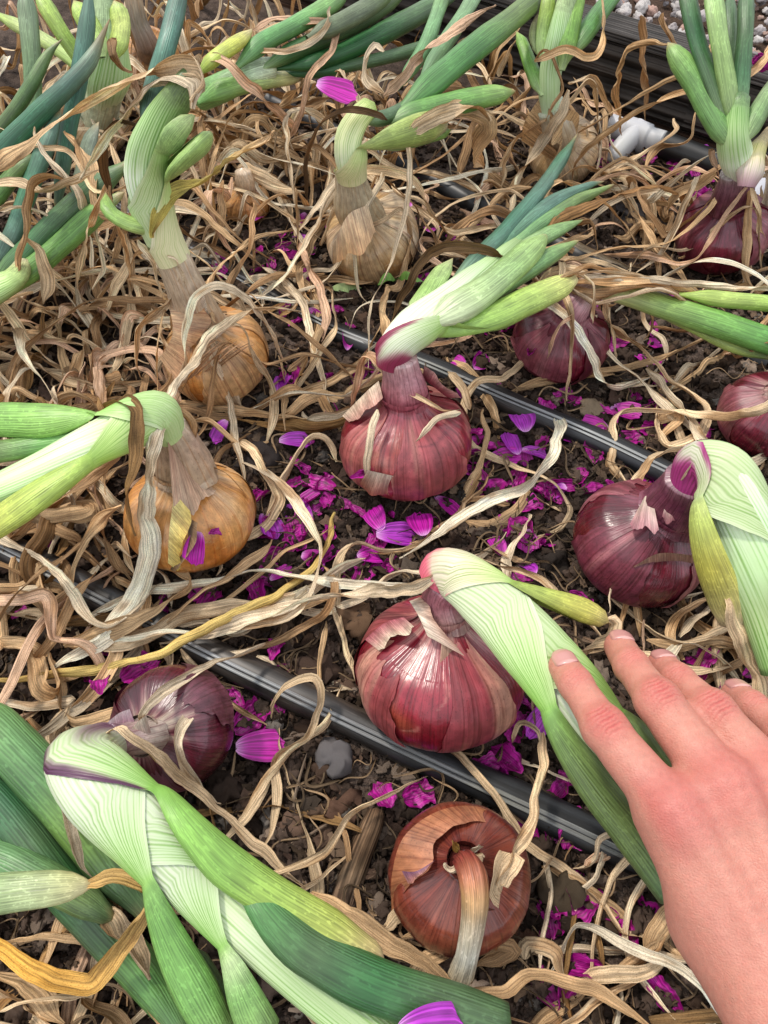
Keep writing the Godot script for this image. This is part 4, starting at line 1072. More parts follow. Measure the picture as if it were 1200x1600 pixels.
	c = v(-195.7,24,-665.6)
	o = onion("small brown onion deep in the dry leaves at the back left", c, "the small brown onion")
	bulb(o, c, 24.0, "gold", [v(-185.9,56,-628.5), v(-187.3,70,-627.2), v(-187.2,90,-630.6)], [9, 8, 7], [Color(0.70,0.60,0.54), Color(0.62,0.58,0.50), TAN], 2)
	c = v(-220.7,24,-567.3)
	o = onion("onion with a broad pale green stem at the back left", c, "the broad pale stem")
	bulb(o, c, 24.0, "pale", [v(-193.6,66,-530.7), v(-185.5,80,-519.3)], [14, 13], [WHITE, MINT], 1)
	leaf(o, [v(-192.8,64,-526.1), v(-178.8,88,-506.8), v(-173.7,104,-509.8), v(-174.4,118,-520.2), v(-179.7,130,-534.7)], [13, 16, 13, 10, 8], [WHITE, Color(0.66,0.80,0.56), MINT, MINT, GREEN], {"called": "stem", "flat": 0.7, "sheath": 0.6, "around": 22})
	leaf(o, [v(-180.4,84,-498.6), v(-192.4,100,-501.9), v(-202.1,116,-507.6), v(-215.2,130,-525.5)], [8, 8, 7.5, 7], [MINT, Color(0.60,0.74,0.34), LIME, LIME], {"flat": 0.7})
	leaf(o, [v(-187.2,80,-510.9), v(-212.2,84,-536.9), v(-243.5,88,-562.6), v(-274.5,92,-584)], [7, 7, 6.5, 6], [Color(0.56,0.72,0.34), Color(0.62,0.74,0.36), Color(0.70,0.76,0.44), LIME], {"flat": 0.7})
	leaf(o, [v(-167.1,104,-493.2), v(-162.5,116,-507.6), v(-166.3,126,-517.9)], [9, 8, 7], [LIME, Color(0.76,0.82,0.40), LIME], {"flat": 0.5})
	leaf(o, [v(-172,108,-484.5), v(-178.9,120,-498.1), v(-187.4,130,-507.7)], [8, 8, 7], [Color(0.72,0.84,0.52), LIME, LIME], {"flat": 0.6})
	hang(o, [v(-164.6,118,-486.3), v(-161.3,114,-475.3), v(-158.8,104,-481.2), v(-156.7,98,-488.3)], 9, BROWN, {"curl": 1.4})
	o = thing("onion_leaves", "clump of blue green onion leaves spreading from the left edge", "onion plant", v(-289.4,0,-423.6), "onion leaf clumps")
	landmarks.append(["the blue green leaves", v(-215.3,60,-400.1)])
	leaf(o, [v(-253.8,60,-400.1), v(-220.9,90,-410.6), v(-196,106,-423.4), v(-176,118,-433.2), v(-164.4,126,-441.5), v(-157.3,134,-453.4), v(-154.1,138,-464.8)], [9, 9.5, 8.5, 7, 6, 3.5, 1.2], [BLUE, Color(0.22,0.46,0.34), Color(0.24,0.48,0.34), BLUE, Color(0.46,0.58,0.46), Color(0.56,0.50,0.34), DARK], {"flat": 0.8})
	leaf(o, [v(-165.3,150,-481.2), v(-168.8,134,-464.9), v(-176.5,112,-445.5), v(-186,92,-434.2), v(-194.7,70,-417.3), v(-201.2,54,-409)], [7, 7, 7, 7, 6.5, 6], [BLUE, BLUE, Color(0.28,0.50,0.42), Color(0.26,0.48,0.40), BLUE, BLUE], {"flat": 0.7})
	leaf(o, [v(-213.9,140,-507.9), v(-212.2,126,-492.1), v(-211.1,112,-475.8), v(-213.3,98,-466.4), v(-216.1,76,-448.7)], [7, 7.5, 7.5, 7, 6], [Color(0.40,0.50,0.36), Color(0.46,0.54,0.40), Color(0.42,0.52,0.36), Color(0.40,0.54,0.36), GREEN], {"flat": 0.7})
	leaf(o, [v(-245.5,80,-427.7), v(-219.4,98,-430.1), v(-201.2,114,-441.4), v(-191.4,124,-453.3), v(-182.1,130,-458.8)], [5.5, 6, 5.5, 4, 1.2], [Color(0.40,0.46,0.28), Color(0.38,0.48,0.28), Color(0.36,0.50,0.28), GREEN, Color(0.36,0.42,0.30)], {"flat": 0.8})
	leaf(o, [v(-240.1,40,-327.2), v(-214,52,-342.8), v(-194.9,60,-351), v(-172.3,72,-364.5), v(-156,82,-370.4), v(-141.8,90,-373.1)], [10, 10, 9.5, 9, 8.5, 6], [MINT, Color(0.60,0.76,0.36), Color(0.44,0.66,0.28), Color(0.42,0.64,0.28), Color(0.46,0.66,0.32), MINT], {"flat": 0.8})
	leaf(o, [v(-227.2,46,-341.9), v(-201.1,62,-363.8), v(-176.6,78,-376.4), v(-156,90,-382.1), v(-136.4,100,-387.2)], [9, 9, 8.5, 8, 6], [GREEN, Color(0.26,0.48,0.26), DEEP, DEEP, GREEN], {"flat": 0.8})
	leaf(o, [v(-227,50,-359.4), v(-214.5,62,-372.6), v(-205.8,76,-388.6), v(-193.5,94,-410.3), v(-184.6,106,-428.9)], [8, 7.5, 7, 6.5, 5], [BLUE, BLUE, Color(0.28,0.52,0.38), BLUE, BLUE], {"flat": 0.8})
	leaf(o, [v(-244.1,60,-381.4), v(-222.4,76,-394.8), v(-208.9,86,-401.1), v(-197.5,92,-408.5)], [8, 8, 7, 5], [GREEN, Color(0.40,0.60,0.30), GREEN, DEEP], {"flat": 0.8})
	leaf(o, [v(-184.2,66,-391.2), v(-173.7,84,-401.1), v(-168,96,-413.4), v(-161.2,104,-419)], [7, 8, 8, 6], [Color(0.46,0.52,0.42), Color(0.50,0.55,0.46), Color(0.48,0.54,0.46), Color(0.55,0.56,0.48)], {"flat": 0.4})
	leaf(o, [v(-236.9,54,-326.9), v(-213.8,60,-329.2), v(-203.6,62,-335.8), v(-202.4,62,-352.4)], [12, 12, 9, 5], [WHITE, MINT, Color(0.66,0.78,0.44), STRAW], {"flat": 0.6, "sheath": 0.6})
	hang(o, [v(-199.2,66,-336.2), v(-192.5,80,-347.6), v(-188.6,92,-358.4), v(-183.5,100,-366.2), v(-173.2,96,-374.3), v(-173,88,-376.2)], 13, Color(0.72, 0.60, 0.46), {"curl": 1.4})
	hang(o, [v(-192.9,80,-346.5), v(-188.7,70,-344.6), v(-188,56,-340.6), v(-194.3,44,-336.1)], 9, STRAW, {"curl": 1.6})
	o = thing("onion_leaves", "fallen onion stem with dark green leaves pointing right across the back", "onion plant", v(-148.1,0,-652.7), "onion leaf clumps")
	landmarks.append(["the fallen green stem", v(-83.9,60,-570.1)])
	leaf(o, [v(-125.1,66,-522.2), v(-107.9,74,-518.9), v(-86.2,80,-526.2), v(-72.4,80,-532.3)], [11, 11, 9.5, 8], [Color(0.50,0.68,0.36), Color(0.46,0.68,0.34), Color(0.80,0.90,0.74), WHITE], {"called": "stem", "flat": 0.8})
	leaf(o, [v(-75.7,80,-529.6), v(-47.7,82,-534.1), v(-17.7,84,-555), v(18.3,86,-588.6), v(57,88,-630.4)], [6.5, 7.5, 8.5, 9, 9], [Color(0.18,0.42,0.20), Color(0.16,0.42,0.20), Color(0.18,0.46,0.22), DEEP, DEEP], {"flat": 0.85})
	leaf(o, [v(-74.8,74,-536.1), v(-43.9,75,-536.7), v(-17.7,76,-545.2), v(17.9,78,-559.1), v(55.4,78,-587.8)], [5, 6, 6, 6, 6], [Color(0.20,0.46,0.28), Color(0.18,0.42,0.24), DEEP, DEEP, DEEP], {"flat": 0.85})
	leaf(o, [v(-85.2,82,-519.4), v(-64.2,88,-532.5), v(-34.8,92,-553.3), v(-8.9,94,-579.1), v(18.5,96,-614.8)], [7, 8, 8.5, 8.5, 8], [MINT, Color(0.24,0.44,0.22), Color(0.32,0.44,0.26), Color(0.38,0.48,0.30), GREEN], {"flat": 0.85})
	leaf(o, [v(-98.2,88,-511), v(-80,96,-529.7), v(-59.6,100,-545.6), v(-38.9,104,-564), v(-22.2,106,-593.7)], [7.5, 8.5, 8, 8, 7], [Color(0.48,0.68,0.40), Color(0.36,0.60,0.32), Color(0.40,0.64,0.34), Color(0.52,0.72,0.40), GREEN], {"flat": 0.8})
	leaf(o, [v(-121.1,88,-504.3), v(-110.7,96,-506.5), v(-97.1,100,-518.9), v(-86.9,100,-541)], [6, 8, 8, 3], [Color(0.58,0.72,0.32), Color(0.70,0.78,0.26), Color(0.76,0.78,0.28), Color(0.84,0.74,0.50)], {"flat": 0.7})
	leaf(o, [v(-124.2,70,-506), v(-106.6,76,-510.6), v(-86.2,76,-520.7), v(-68.3,72,-534.2), v(-52,66,-550.2)], [9, 10, 8.5, 7, 3], [Color(0.44,0.66,0.32), Color(0.50,0.70,0.32), Color(0.66,0.76,0.42), Color(0.80,0.78,0.52), PALE], {"flat": 0.75})
	leaf(o, [v(-50.1,100,-527.6), v(-17.1,104,-554.5), v(8.8,108,-583.3)], [8, 8, 7], [Color(0.40,0.46,0.32), Color(0.44,0.50,0.36), GREEN], {"flat": 0.8})
	leaf(o, [v(8.2,86,-490.5), v(25,96,-519.2), v(33.8,104,-545.2), v(43.5,112,-582.8)], [6.5, 6.5, 6, 6], [Color(0.46,0.66,0.42), Color(0.42,0.64,0.40), Color(0.48,0.68,0.44), GREEN], {"flat": 0.6})
	leaf(o, [v(22.2,92,-486.4), v(41.4,102,-523), v(57.6,108,-558.8), v(70.4,112,-593)], [6.5, 6.5, 6, 6], [Color(0.42,0.62,0.40), Color(0.46,0.64,0.44), Color(0.50,0.66,0.46), GREEN], {"flat": 0.6})
	hang(o, [v(-86.6,100,-538.3), v(-72.5,102,-550), v(-51.7,102,-544.5), v(-33.2,100,-543.8), v(-33.9,92,-528.1), v(-48.4,78,-525.2), v(-56.3,56,-524.6), v(-70.1,30,-528.3)], 8, ROSY, {"curl": 1.4, "ends": 0.1})
	hang(o, [v(-53.5,70,-541.8), v(-57.9,66,-535.1), v(-73.3,52,-541), v(-79.4,44,-547.6)], 8, TAN, {"curl": 1.6})
	hang(o, [v(-35.3,110,-549.1), v(-39.4,104,-527.2), v(-59.9,98,-516.5), v(-93.3,92,-529.8), v(-124.3,84,-553.1)], 7, PALE, {"curl": 1.6, "tip": ROSY})
	hang(o, [v(-114.3,96,-509), v(-106,98,-504.6), v(-89,86,-500.2), v(-76.7,62,-514.8), v(-62.9,36,-533.7)], 9, ROSY, {"curl": 1.2, "ends": 0.1})
	c = v(132.9,22,-531.2)
	o = onion("papery onion at the rear with a pale stem rising to the bed edge", c, "the papery rear onion")
	bulb(o, c, 25.0, "pale", [v(117.9,54,-506.7), v(113.8,62,-506.6), v(110.5,70,-506)], [13, 11, 10.5], [Color(0.82,0.73,0.60), Color(0.84,0.78,0.66), WHITE], 5)
	leaf(o, [v(112.4,64,-505.2), v(109.1,78,-506.6), v(108.7,92,-510.9), v(110.5,106,-513.8), v(114.4,120,-524.1), v(117.8,130,-534.7)], [11, 12, 12.5, 12, 10, 8], [Color(0.80,0.90,0.74), Color(0.74,0.86,0.62), Color(0.76,0.88,0.68), Color(0.72,0.86,0.66), MINT, GREEN], {"called": "stem", "scale": 0.8, "sheath": 0.7, "flat": 0.7, "around": 22})
	leaf(o, [v(103.9,78,-498.4), v(97.7,86,-515.2), v(91.6,94,-536.9), v(88.5,96,-547.7)], [6.5, 6, 5, 2], [MINT, Color(0.46,0.70,0.28), Color(0.52,0.74,0.28), LIME], {"flat": 0.7})
	leaf(o, [v(113.3,94,-498.3), v(116,108,-509.2), v(120.5,122,-528), v(123.6,130,-544.1)], [7, 7.5, 7, 6], [MINT, Color(0.46,0.68,0.26), Color(0.50,0.68,0.24), GREEN], {"flat": 0.7})
	leaf(o, [v(115.8,98,-502.1), v(128.2,108,-517.8), v(142.4,114,-539.1), v(163.2,120,-571.3)], [7, 8, 8, 7], [MINT, Color(0.36,0.60,0.28), Color(0.34,0.58,0.26), GREEN], {"flat": 0.75})
	leaf(o, [v(102.9,94,-506.6), v(101.7,104,-518.4), v(103.7,118,-529.1), v(105.9,126,-545.4)], [6, 6, 6, 5], [MINT, Color(0.62,0.76,0.44), LIME, GREEN], {"flat": 0.6})
	leaf(o, [v(102.2,96,-510.7), v(97.3,104,-522.8), v(98.9,112,-534.9)], [5, 5, 2], [MINT, Color(0.66,0.72,0.46), STRAW], {"flat": 0.5})
	hang(o, [v(117.9,86,-490.5), v(113.5,72,-486.1), v(107.4,48,-494.2), v(98.2,22,-494.3), v(85.6,10,-463)], 10, PALE, {"curl": 1.3, "twist": 0.2})
	hang(o, [v(112.9,66,-495.8), v(105.6,60,-496.5), v(92.6,40,-510.6), v(87.8,20,-512), v(85,10,-497.4)], 8, STRAW, {"curl": 1.7})
	hang(o, [v(94.7,100,-497.8), v(99.6,106,-497), v(106.9,100,-489.7), v(112.1,88,-486.5), v(107.4,78,-486.4), v(105.8,68,-485.7)], 4.5, BROWN, {"curl": 2.4})
	hang(o, [v(93.9,102,-493.5), v(110.8,108,-494.2), v(130.5,102,-497.6), v(136.4,108,-500.8), v(138.1,116,-516.3), v(137,126,-536)], 6.5, TAN, {"curl": 1.5})
	hang(o, [v(126.8,70,-531.3), v(150.1,60,-560.8), v(166.3,40,-573.6), v(179.8,14,-585.8)], 7, STRAW)
	flake(o, [v(103.5,76,-502.4), v(96.6,56,-508), v(97.3,40,-512.3)], [v(115.1,66,-489.4), v(117.5,48,-494.2), v(122.7,30,-501.1)], Color(0.82,0.70,0.54), Color(0.80,0.66,0.50), "papery_skin", M.dry)
	flake(o, [v(120.9,70,-497.8), v(133.2,60,-508.7), v(134.5,44,-509.3)], [v(111.5,62,-488.9), v(117.3,46,-489.8), v(117.6,30,-497.1)], Color(0.80,0.66,0.48), Color(0.84,0.72,0.56), "papery_skin", M.dry)
	# ---- leaves that reach in at the bottom left
	o = thing("onion_leaves", "stout dark green onion leaves reaching in at the lower left", "onion plant", v(-184.4,0,-75.4), "onion leaf clumps")
	landmarks.append(["the stout left leaves", v(-126.4,40,-57.3)])
	leaf(o, [v(-168.5,52,-103.8), v(-146.8,46,-88.3), v(-127.7,41,-72.9), v(-111.5,36,-58.1), v(-96.5,28,-42), v(-83.8,22,-28)], [12, 12, 11.5, 11, 10, 9], [Color(0.46,0.66,0.36), Color(0.44,0.64,0.36), Color(0.36,0.56,0.30), Color(0.46,0.62,0.26), DEEP, DEEP], {"flat": 0.85, "around": 18})
	leaf(o, [v(-165.2,44,-81.6), v(-142.4,40,-64), v(-128.8,36,-51.5), v(-116.1,30,-38.5), v(-104.1,24,-27.8), v(-84.1,18,-10.4), v(-66.5,12,10.1)], [10, 10, 10, 10, 9.5, 9, 9], [DEEP, Color(0.24,0.46,0.28), DEEP, Color(0.26,0.48,0.26), DEEP, Color(0.34,0.54,0.24), DEEP], {"flat": 0.85, "around": 18})
	leaf(o, [v(-171.7,28,-93.9), v(-146.7,25,-74.5), v(-129.3,22,-60.8), v(-112.8,18,-47.8)], [9, 9, 9, 8], [DEEP, DEEP, DEEP, DEEP], {"flat": 0.85})
	leaf(o, [v(-152.8,38,-49), v(-134.7,40,-45.5), v(-122,40,-40.3), v(-108.5,36,-34.7), v(-95.2,30,-27.3)], [8, 8, 8, 7.5, 7], [Color(0.40,0.58,0.36), Color(0.40,0.60,0.34), Color(0.42,0.60,0.36), GREEN, DEEP], {"flat": 0.8})
	leaf(o, [v(-137.7,58,-31.2), v(-123.8,62,-32.2), v(-111.3,63,-33.4), v(-99.6,62,-34.6), v(-94.2,60,-35.2)], [7, 7, 6.5, 5.5, 3.5], [Color(0.52,0.66,0.38), Color(0.60,0.70,0.44), Color(0.68,0.74,0.50), Color(0.78,0.76,0.52), STRAW], {"flat": 0.6})
	hang(o, [v(-97.9,61,-34.7), v(-85.4,62,-36.1), v(-77.6,60,-34.1), v(-79.8,52,-27.1), v(-86.5,44,-20.4), v(-96,36,-8), v(-109,36,-8.9), v(-123.2,38,-17), v(-139.7,40,-24.5)], 9, Color(0.84, 0.70, 0.46), {"curl": 1.7, "twist": 0.4, "ends": 0.05, "tip": Color(0.86,0.66,0.32)})

func weed() -> void:
	var o := thing("weed_seedling", "tiny green weed seedling beside the pale yellow onion at the rear", "weed", v(4.3,0,-400.5))
	leaf(o, [v(6.4,2,-407.7), v(7.5,12,-396.6), v(10.1,22,-386.6)], [0.9, 0.8, 0.7], [GREEN, GREEN, GREEN], {"called": "stem"})
	for e in [[v(9,20,-387.8), v(16,26,-381.6), v(24.8,24,-380.4)], [v(7.4,18,-389.1), v(0,22,-385.3), v(-4,20,-381.7)]]:
		flake(o, [e[0], (e[0] + e[1]) * 0.5 + v(0, 2, -4), e[1] + v(0, 1, -4), e[2]], [e[0], (e[0] + e[1]) * 0.5 + v(0, 1, 3), e[1] + v(0, 0, 4), e[2]], Color(0.46, 0.62, 0.30), Color(0.40, 0.56, 0.26), "leaf", M.leaf)
	leaf(o, [v(0.9,2,-407.7), v(0,12,-411.5), v(-0.8,22,-418.1)], [1.0, 1.4, 0.6], [GREEN, Color(0.30,0.36,0.14), Color(0.34,0.36,0.16)], {"called": "shoot"})
	o = thing("weed_leaf", "single grey green oval weed leaf behind the drip hose", "weed", v(-25.7,0,-402.4))
	leaf(o, [v(-33.8,2,-393.6), v(-32.8,5,-393.1), v(-33.4,9,-392)], [0.8, 0.8, 0.7], [GREEN, GREEN, GREEN], {"called": "stem"})
	flake(o, [v(-35.5,9,-392.7), v(-29.2,11,-394.6), v(-21.7,11,-394.6), v(-14.2,9,-392.7)], [v(-35.5,9,-392.7), v(-29.2,8,-389.5), v(-21.7,8,-389.5), v(-14.2,9,-392.7)], Color(0.56, 0.62, 0.40), Color(0.50, 0.58, 0.38), "leaf", M.leaf)

var petal_mesh := []

# petal meshes of unit length: fresh ones are cupped, old ones crumpled; n picks the variant
func make_petals() -> void:
	for n in 12:
		var old := n >= 6
		var a := Acc.new()
		var p := PackedVector3Array(); var c := PackedColorArray(); var uv := PackedVector2Array()
		var nu := 14
		var nv := 20
		var sd := 17.0 * n
		for j in nv + 1:
			var t := float(j) / nv
			for i in nu + 1:
				var u := float(i) / nu * 2 - 1
				var half := 0.27 * pow(sin(PI * (0.06 + 0.94 * pow(t, 0.8)) * 0.62), 0.75) * sqrt(clampf((1.03 - t) / 0.16, 0, 1)) + 0.02
				var notch := 0.05 * (0.5 + 0.5 * cos(u * 7.0)) * smoothstep(0.8, 1.0, t)
				var x := u * half
				var z := t - notch - 0.06 * u * u * t
				var y := (0.34 if n % 2 else 0.2) * u * u * half * (1.6 if not old else 2.6) + 0.10 * sin(t * 2.6 + n)
				y += 0.010 * cos(u * 16.0) * smoothstep(0.05, 0.4, t)
				if old:
					y += 0.11 * nz.get_noise_3d(x * 240, z * 160, sd) + 0.06 * nz.get_noise_3d(x * 700, z * 500, sd)
					x *= 0.80 + 0.5 * nz.get_noise_2d(z * 170, sd)
					z += 0.15 * nz.get_noise_2d(x * 260, sd + 40)
				else:
					y += 0.05 * nz.get_noise_3d(x * 160, z * 120, sd)
				p.append(Vector3(x, y, z - 0.5))
				var col: Color
				if old:
					col = Color(0.64, 0.06, 0.50).lerp(Color(0.82, 0.20, 0.68), 0.4 + nz.get_noise_3d(x * 300, z * 200, sd))
					col = col.lerp(Color(0.46, 0.06, 0.35), smoothstep(0.1, 0.5, nz.get_noise_3d(x * 200, z * 300, sd + 9)))
				else:
					var vein := 0.5 + 0.5 * sin(u * 22.0 + 2.0 * nz.get_noise_2d(z * 90, sd))
					col = Color(0.92, 0.82, 0.90).lerp([Color(0.74, 0.07, 0.62), Color(0.70, 0.22, 0.74), Color(0.72, 0.08, 0.58)][n % 3], smoothstep(0.0, 0.34, t + 0.08 * vein))
					col = col.lerp(Color(0.82, 0.40, 0.84), vein * 0.3)
				c.append(col)
				uv.append(Vector2(u * 0.5 + 0.5, t * 0.4 + n * 0.1))
		grid(a, p, nu, nv, c, uv, false)
		petal_mesh.append(to_mesh(a, Vector3.ZERO))

# len in mm; yaw turns it on the ground (degrees, 0 points its tip at the viewer)
func petal(at: Vector3, len: float, yaw: float, n: int, pitch := 0.0, roll := 0.0, wide := 1.0, label := "") -> void:
	var o := MeshInstance3D.new()
	o.name = numbered("petal")
	o.mesh = petal_mesh[n]
	o.material_override = M.petal
	add_child(o)
	var b := Basis.from_euler(Vector3(deg_to_rad(pitch), deg_to_rad(yaw), deg_to_rad(roll)))
	o.transform = Transform3D(b * Basis.from_scale(Vector3(wide, 1, 1) * len * 0.001), at)
	if label:
		tag(o, label, "petal", "fallen magenta petals")
	else:
		var what := "crumpled dark magenta petal" if n >= 6 else "fresh pale violet petal" if n % 3 == 1 else "fresh bright magenta petal"
		loose.append([o, at, ("small " if len < 13 else "large " if len > 19 else "") + what, "petal", "fallen magenta petals"])

func over(x: float, z: float) -> float:
	var h := ground_at(x, z)
	for b in bulbs:
		var d2: float = (Vector2(x, z) - Vector2(b[0].x, b[0].z)).length_squared()
		var r: float = b[1] * 1.02
		if d2 < r * r:
			h = maxf(h, b[0].y + sqrt(r * r - d2) * 0.9)
	return h

var wandered := 0
var heap := Acc.new()     # the finest dry bits, past counting

# a long dry leaf that arches over the others
func arch(at: Vector3, len: float, width: float, col: Color, lift: float) -> void:
	if at.z > -0.27 and on_bulb(at):
		return
	var dir := rng.randf() * TAU
	var q := at
	var pts := []
	var n := 6
	var up := lift * rng.randf_range(0.3, 1.0)
	var bend := rng.randf_range(-0.45, 0.45)
	for k in n + 1:
		var h := over(q.x, q.z) + 0.003 + up * sin(PI * k / n) + rng.randf() * 0.006
		pts.append(Vector3(q.x, h, q.z))
		dir += bend + (rng.randf_range(-1.4, 1.4) if rng.randf() < 0.18 else rng.randf_range(-0.3, 0.3))
		q += Vector3(cos(dir), 0, sin(dir)) * len / n
		if q.x * OVER.x + q.z * OVER.z < BACK + 0.01 or (q.z > -0.27 and on_bulb(q)):
			break
	if pts.size() < 4:
		return
	if wandered < 190:
		wandered += 1
		rib(pts, width, col)
	else:
		ribbon(heap, pts, width, col)

func on_bulb(q: Vector3) -> bool:
	for b in bulbs:
		if (Vector2(q.x, q.z) - Vector2(b[0].x, b[0].z)).length() < b[1] * 1.02:
			return true
	return false

# a dry leaf that wanders over the ground from a point
func wander(at: Vector3, len: float, width: float, col: Color, lift: float, turn: float) -> void:
	var dir := rng.randf() * TAU
	var pts := []
	var q := at
	var n := int(len / 0.012) + 2
	var bend := rng.randf_range(-turn, turn)
	for k in n:
		if on_bulb(q):
			break
		var h := over(q.x, q.z) + 0.002 + lift * absf(sin(k * 0.9 + dir * 3.0)) * rng.randf_range(0.3, 1.0)
		pts.append(Vector3(q.x, h, q.z))
		dir += bend * 0.4 + rng.randf_range(-turn, turn) * 0.5
		q += Vector3(cos(dir), 0, sin(dir)) * 0.012
	if pts.size() < 3:
		return
	if width > 5.0 and wandered < 170:
		wandered += 1
		rib(pts, width, col)
	else:
		ribbon(heap, pts, width, col)

func lump(sd: float, flat: float, rough: float) -> ArrayMesh:
	var a := Acc.new()
	var p := PackedVector3Array(); var c := PackedColorArray(); var uv := PackedVector2Array()
	for j in 10:
		for i in 15:
			var th := PI * j / 9.0
			var ph := TAU * (i % 14) / 14
			var d := Vector3(sin(th) * cos(ph), cos(th), sin(th) * sin(ph))
			var r := 0.5 * (1.0 + rough * nz.get_noise_3d(d.x * 90 + sd, d.y * 90, d.z * 90) + rough * 0.7 * nz.get_noise_3d(d.x * 240 + sd, d.y * 240, d.z * 240))
			p.append(Vector3(d.x, d.y * flat, d.z) * r)
			c.append(Color.WHITE)
			uv.append(Vector2(i / 14.0, j / 9.0))
	grid(a, p, 14, 9, c, uv, true)
	return to_mesh(a, Vector3.ZERO)

func scatter(called: String, mesh: Mesh, m: Material, count: int, place: Callable) -> void:
	var mm := MultiMesh.new()
	mm.transform_format = MultiMesh.TRANSFORM_3D
	mm.use_colors = true
	mm.mesh = mesh
	mm.instance_count = count
	for k in count:
		var r: Array = place.call(k)
		mm.set_instance_transform(k, r[0])
		mm.set_instance_color(k, r[1])
	var o := MultiMeshInstance3D.new()
	o.multimesh = mm
	o.material_override = m
	o.name = numbered(called)
	add_child(o)
	o.set_meta("kind", "stuff")

# a random place on the bed, nearer places more often
func spot() -> Vector3:
	var t := pow(rng.randf(), 0.8)
	var z := lerpf(-0.66, 0.10, t)
	var half := 0.30 + 0.30 * (1.0 - t)
	var x := rng.randf_range(-half, half)
	while x * OVER.x + z * OVER.z < BACK + 0.03:
		z += 0.05
	return Vector3(x, 0, z)

func turned() -> Basis:
	return Basis.from_euler(Vector3(rng.randf_range(-0.5, 0.5), rng.randf() * TAU, rng.randf_range(-0.5, 0.5)))

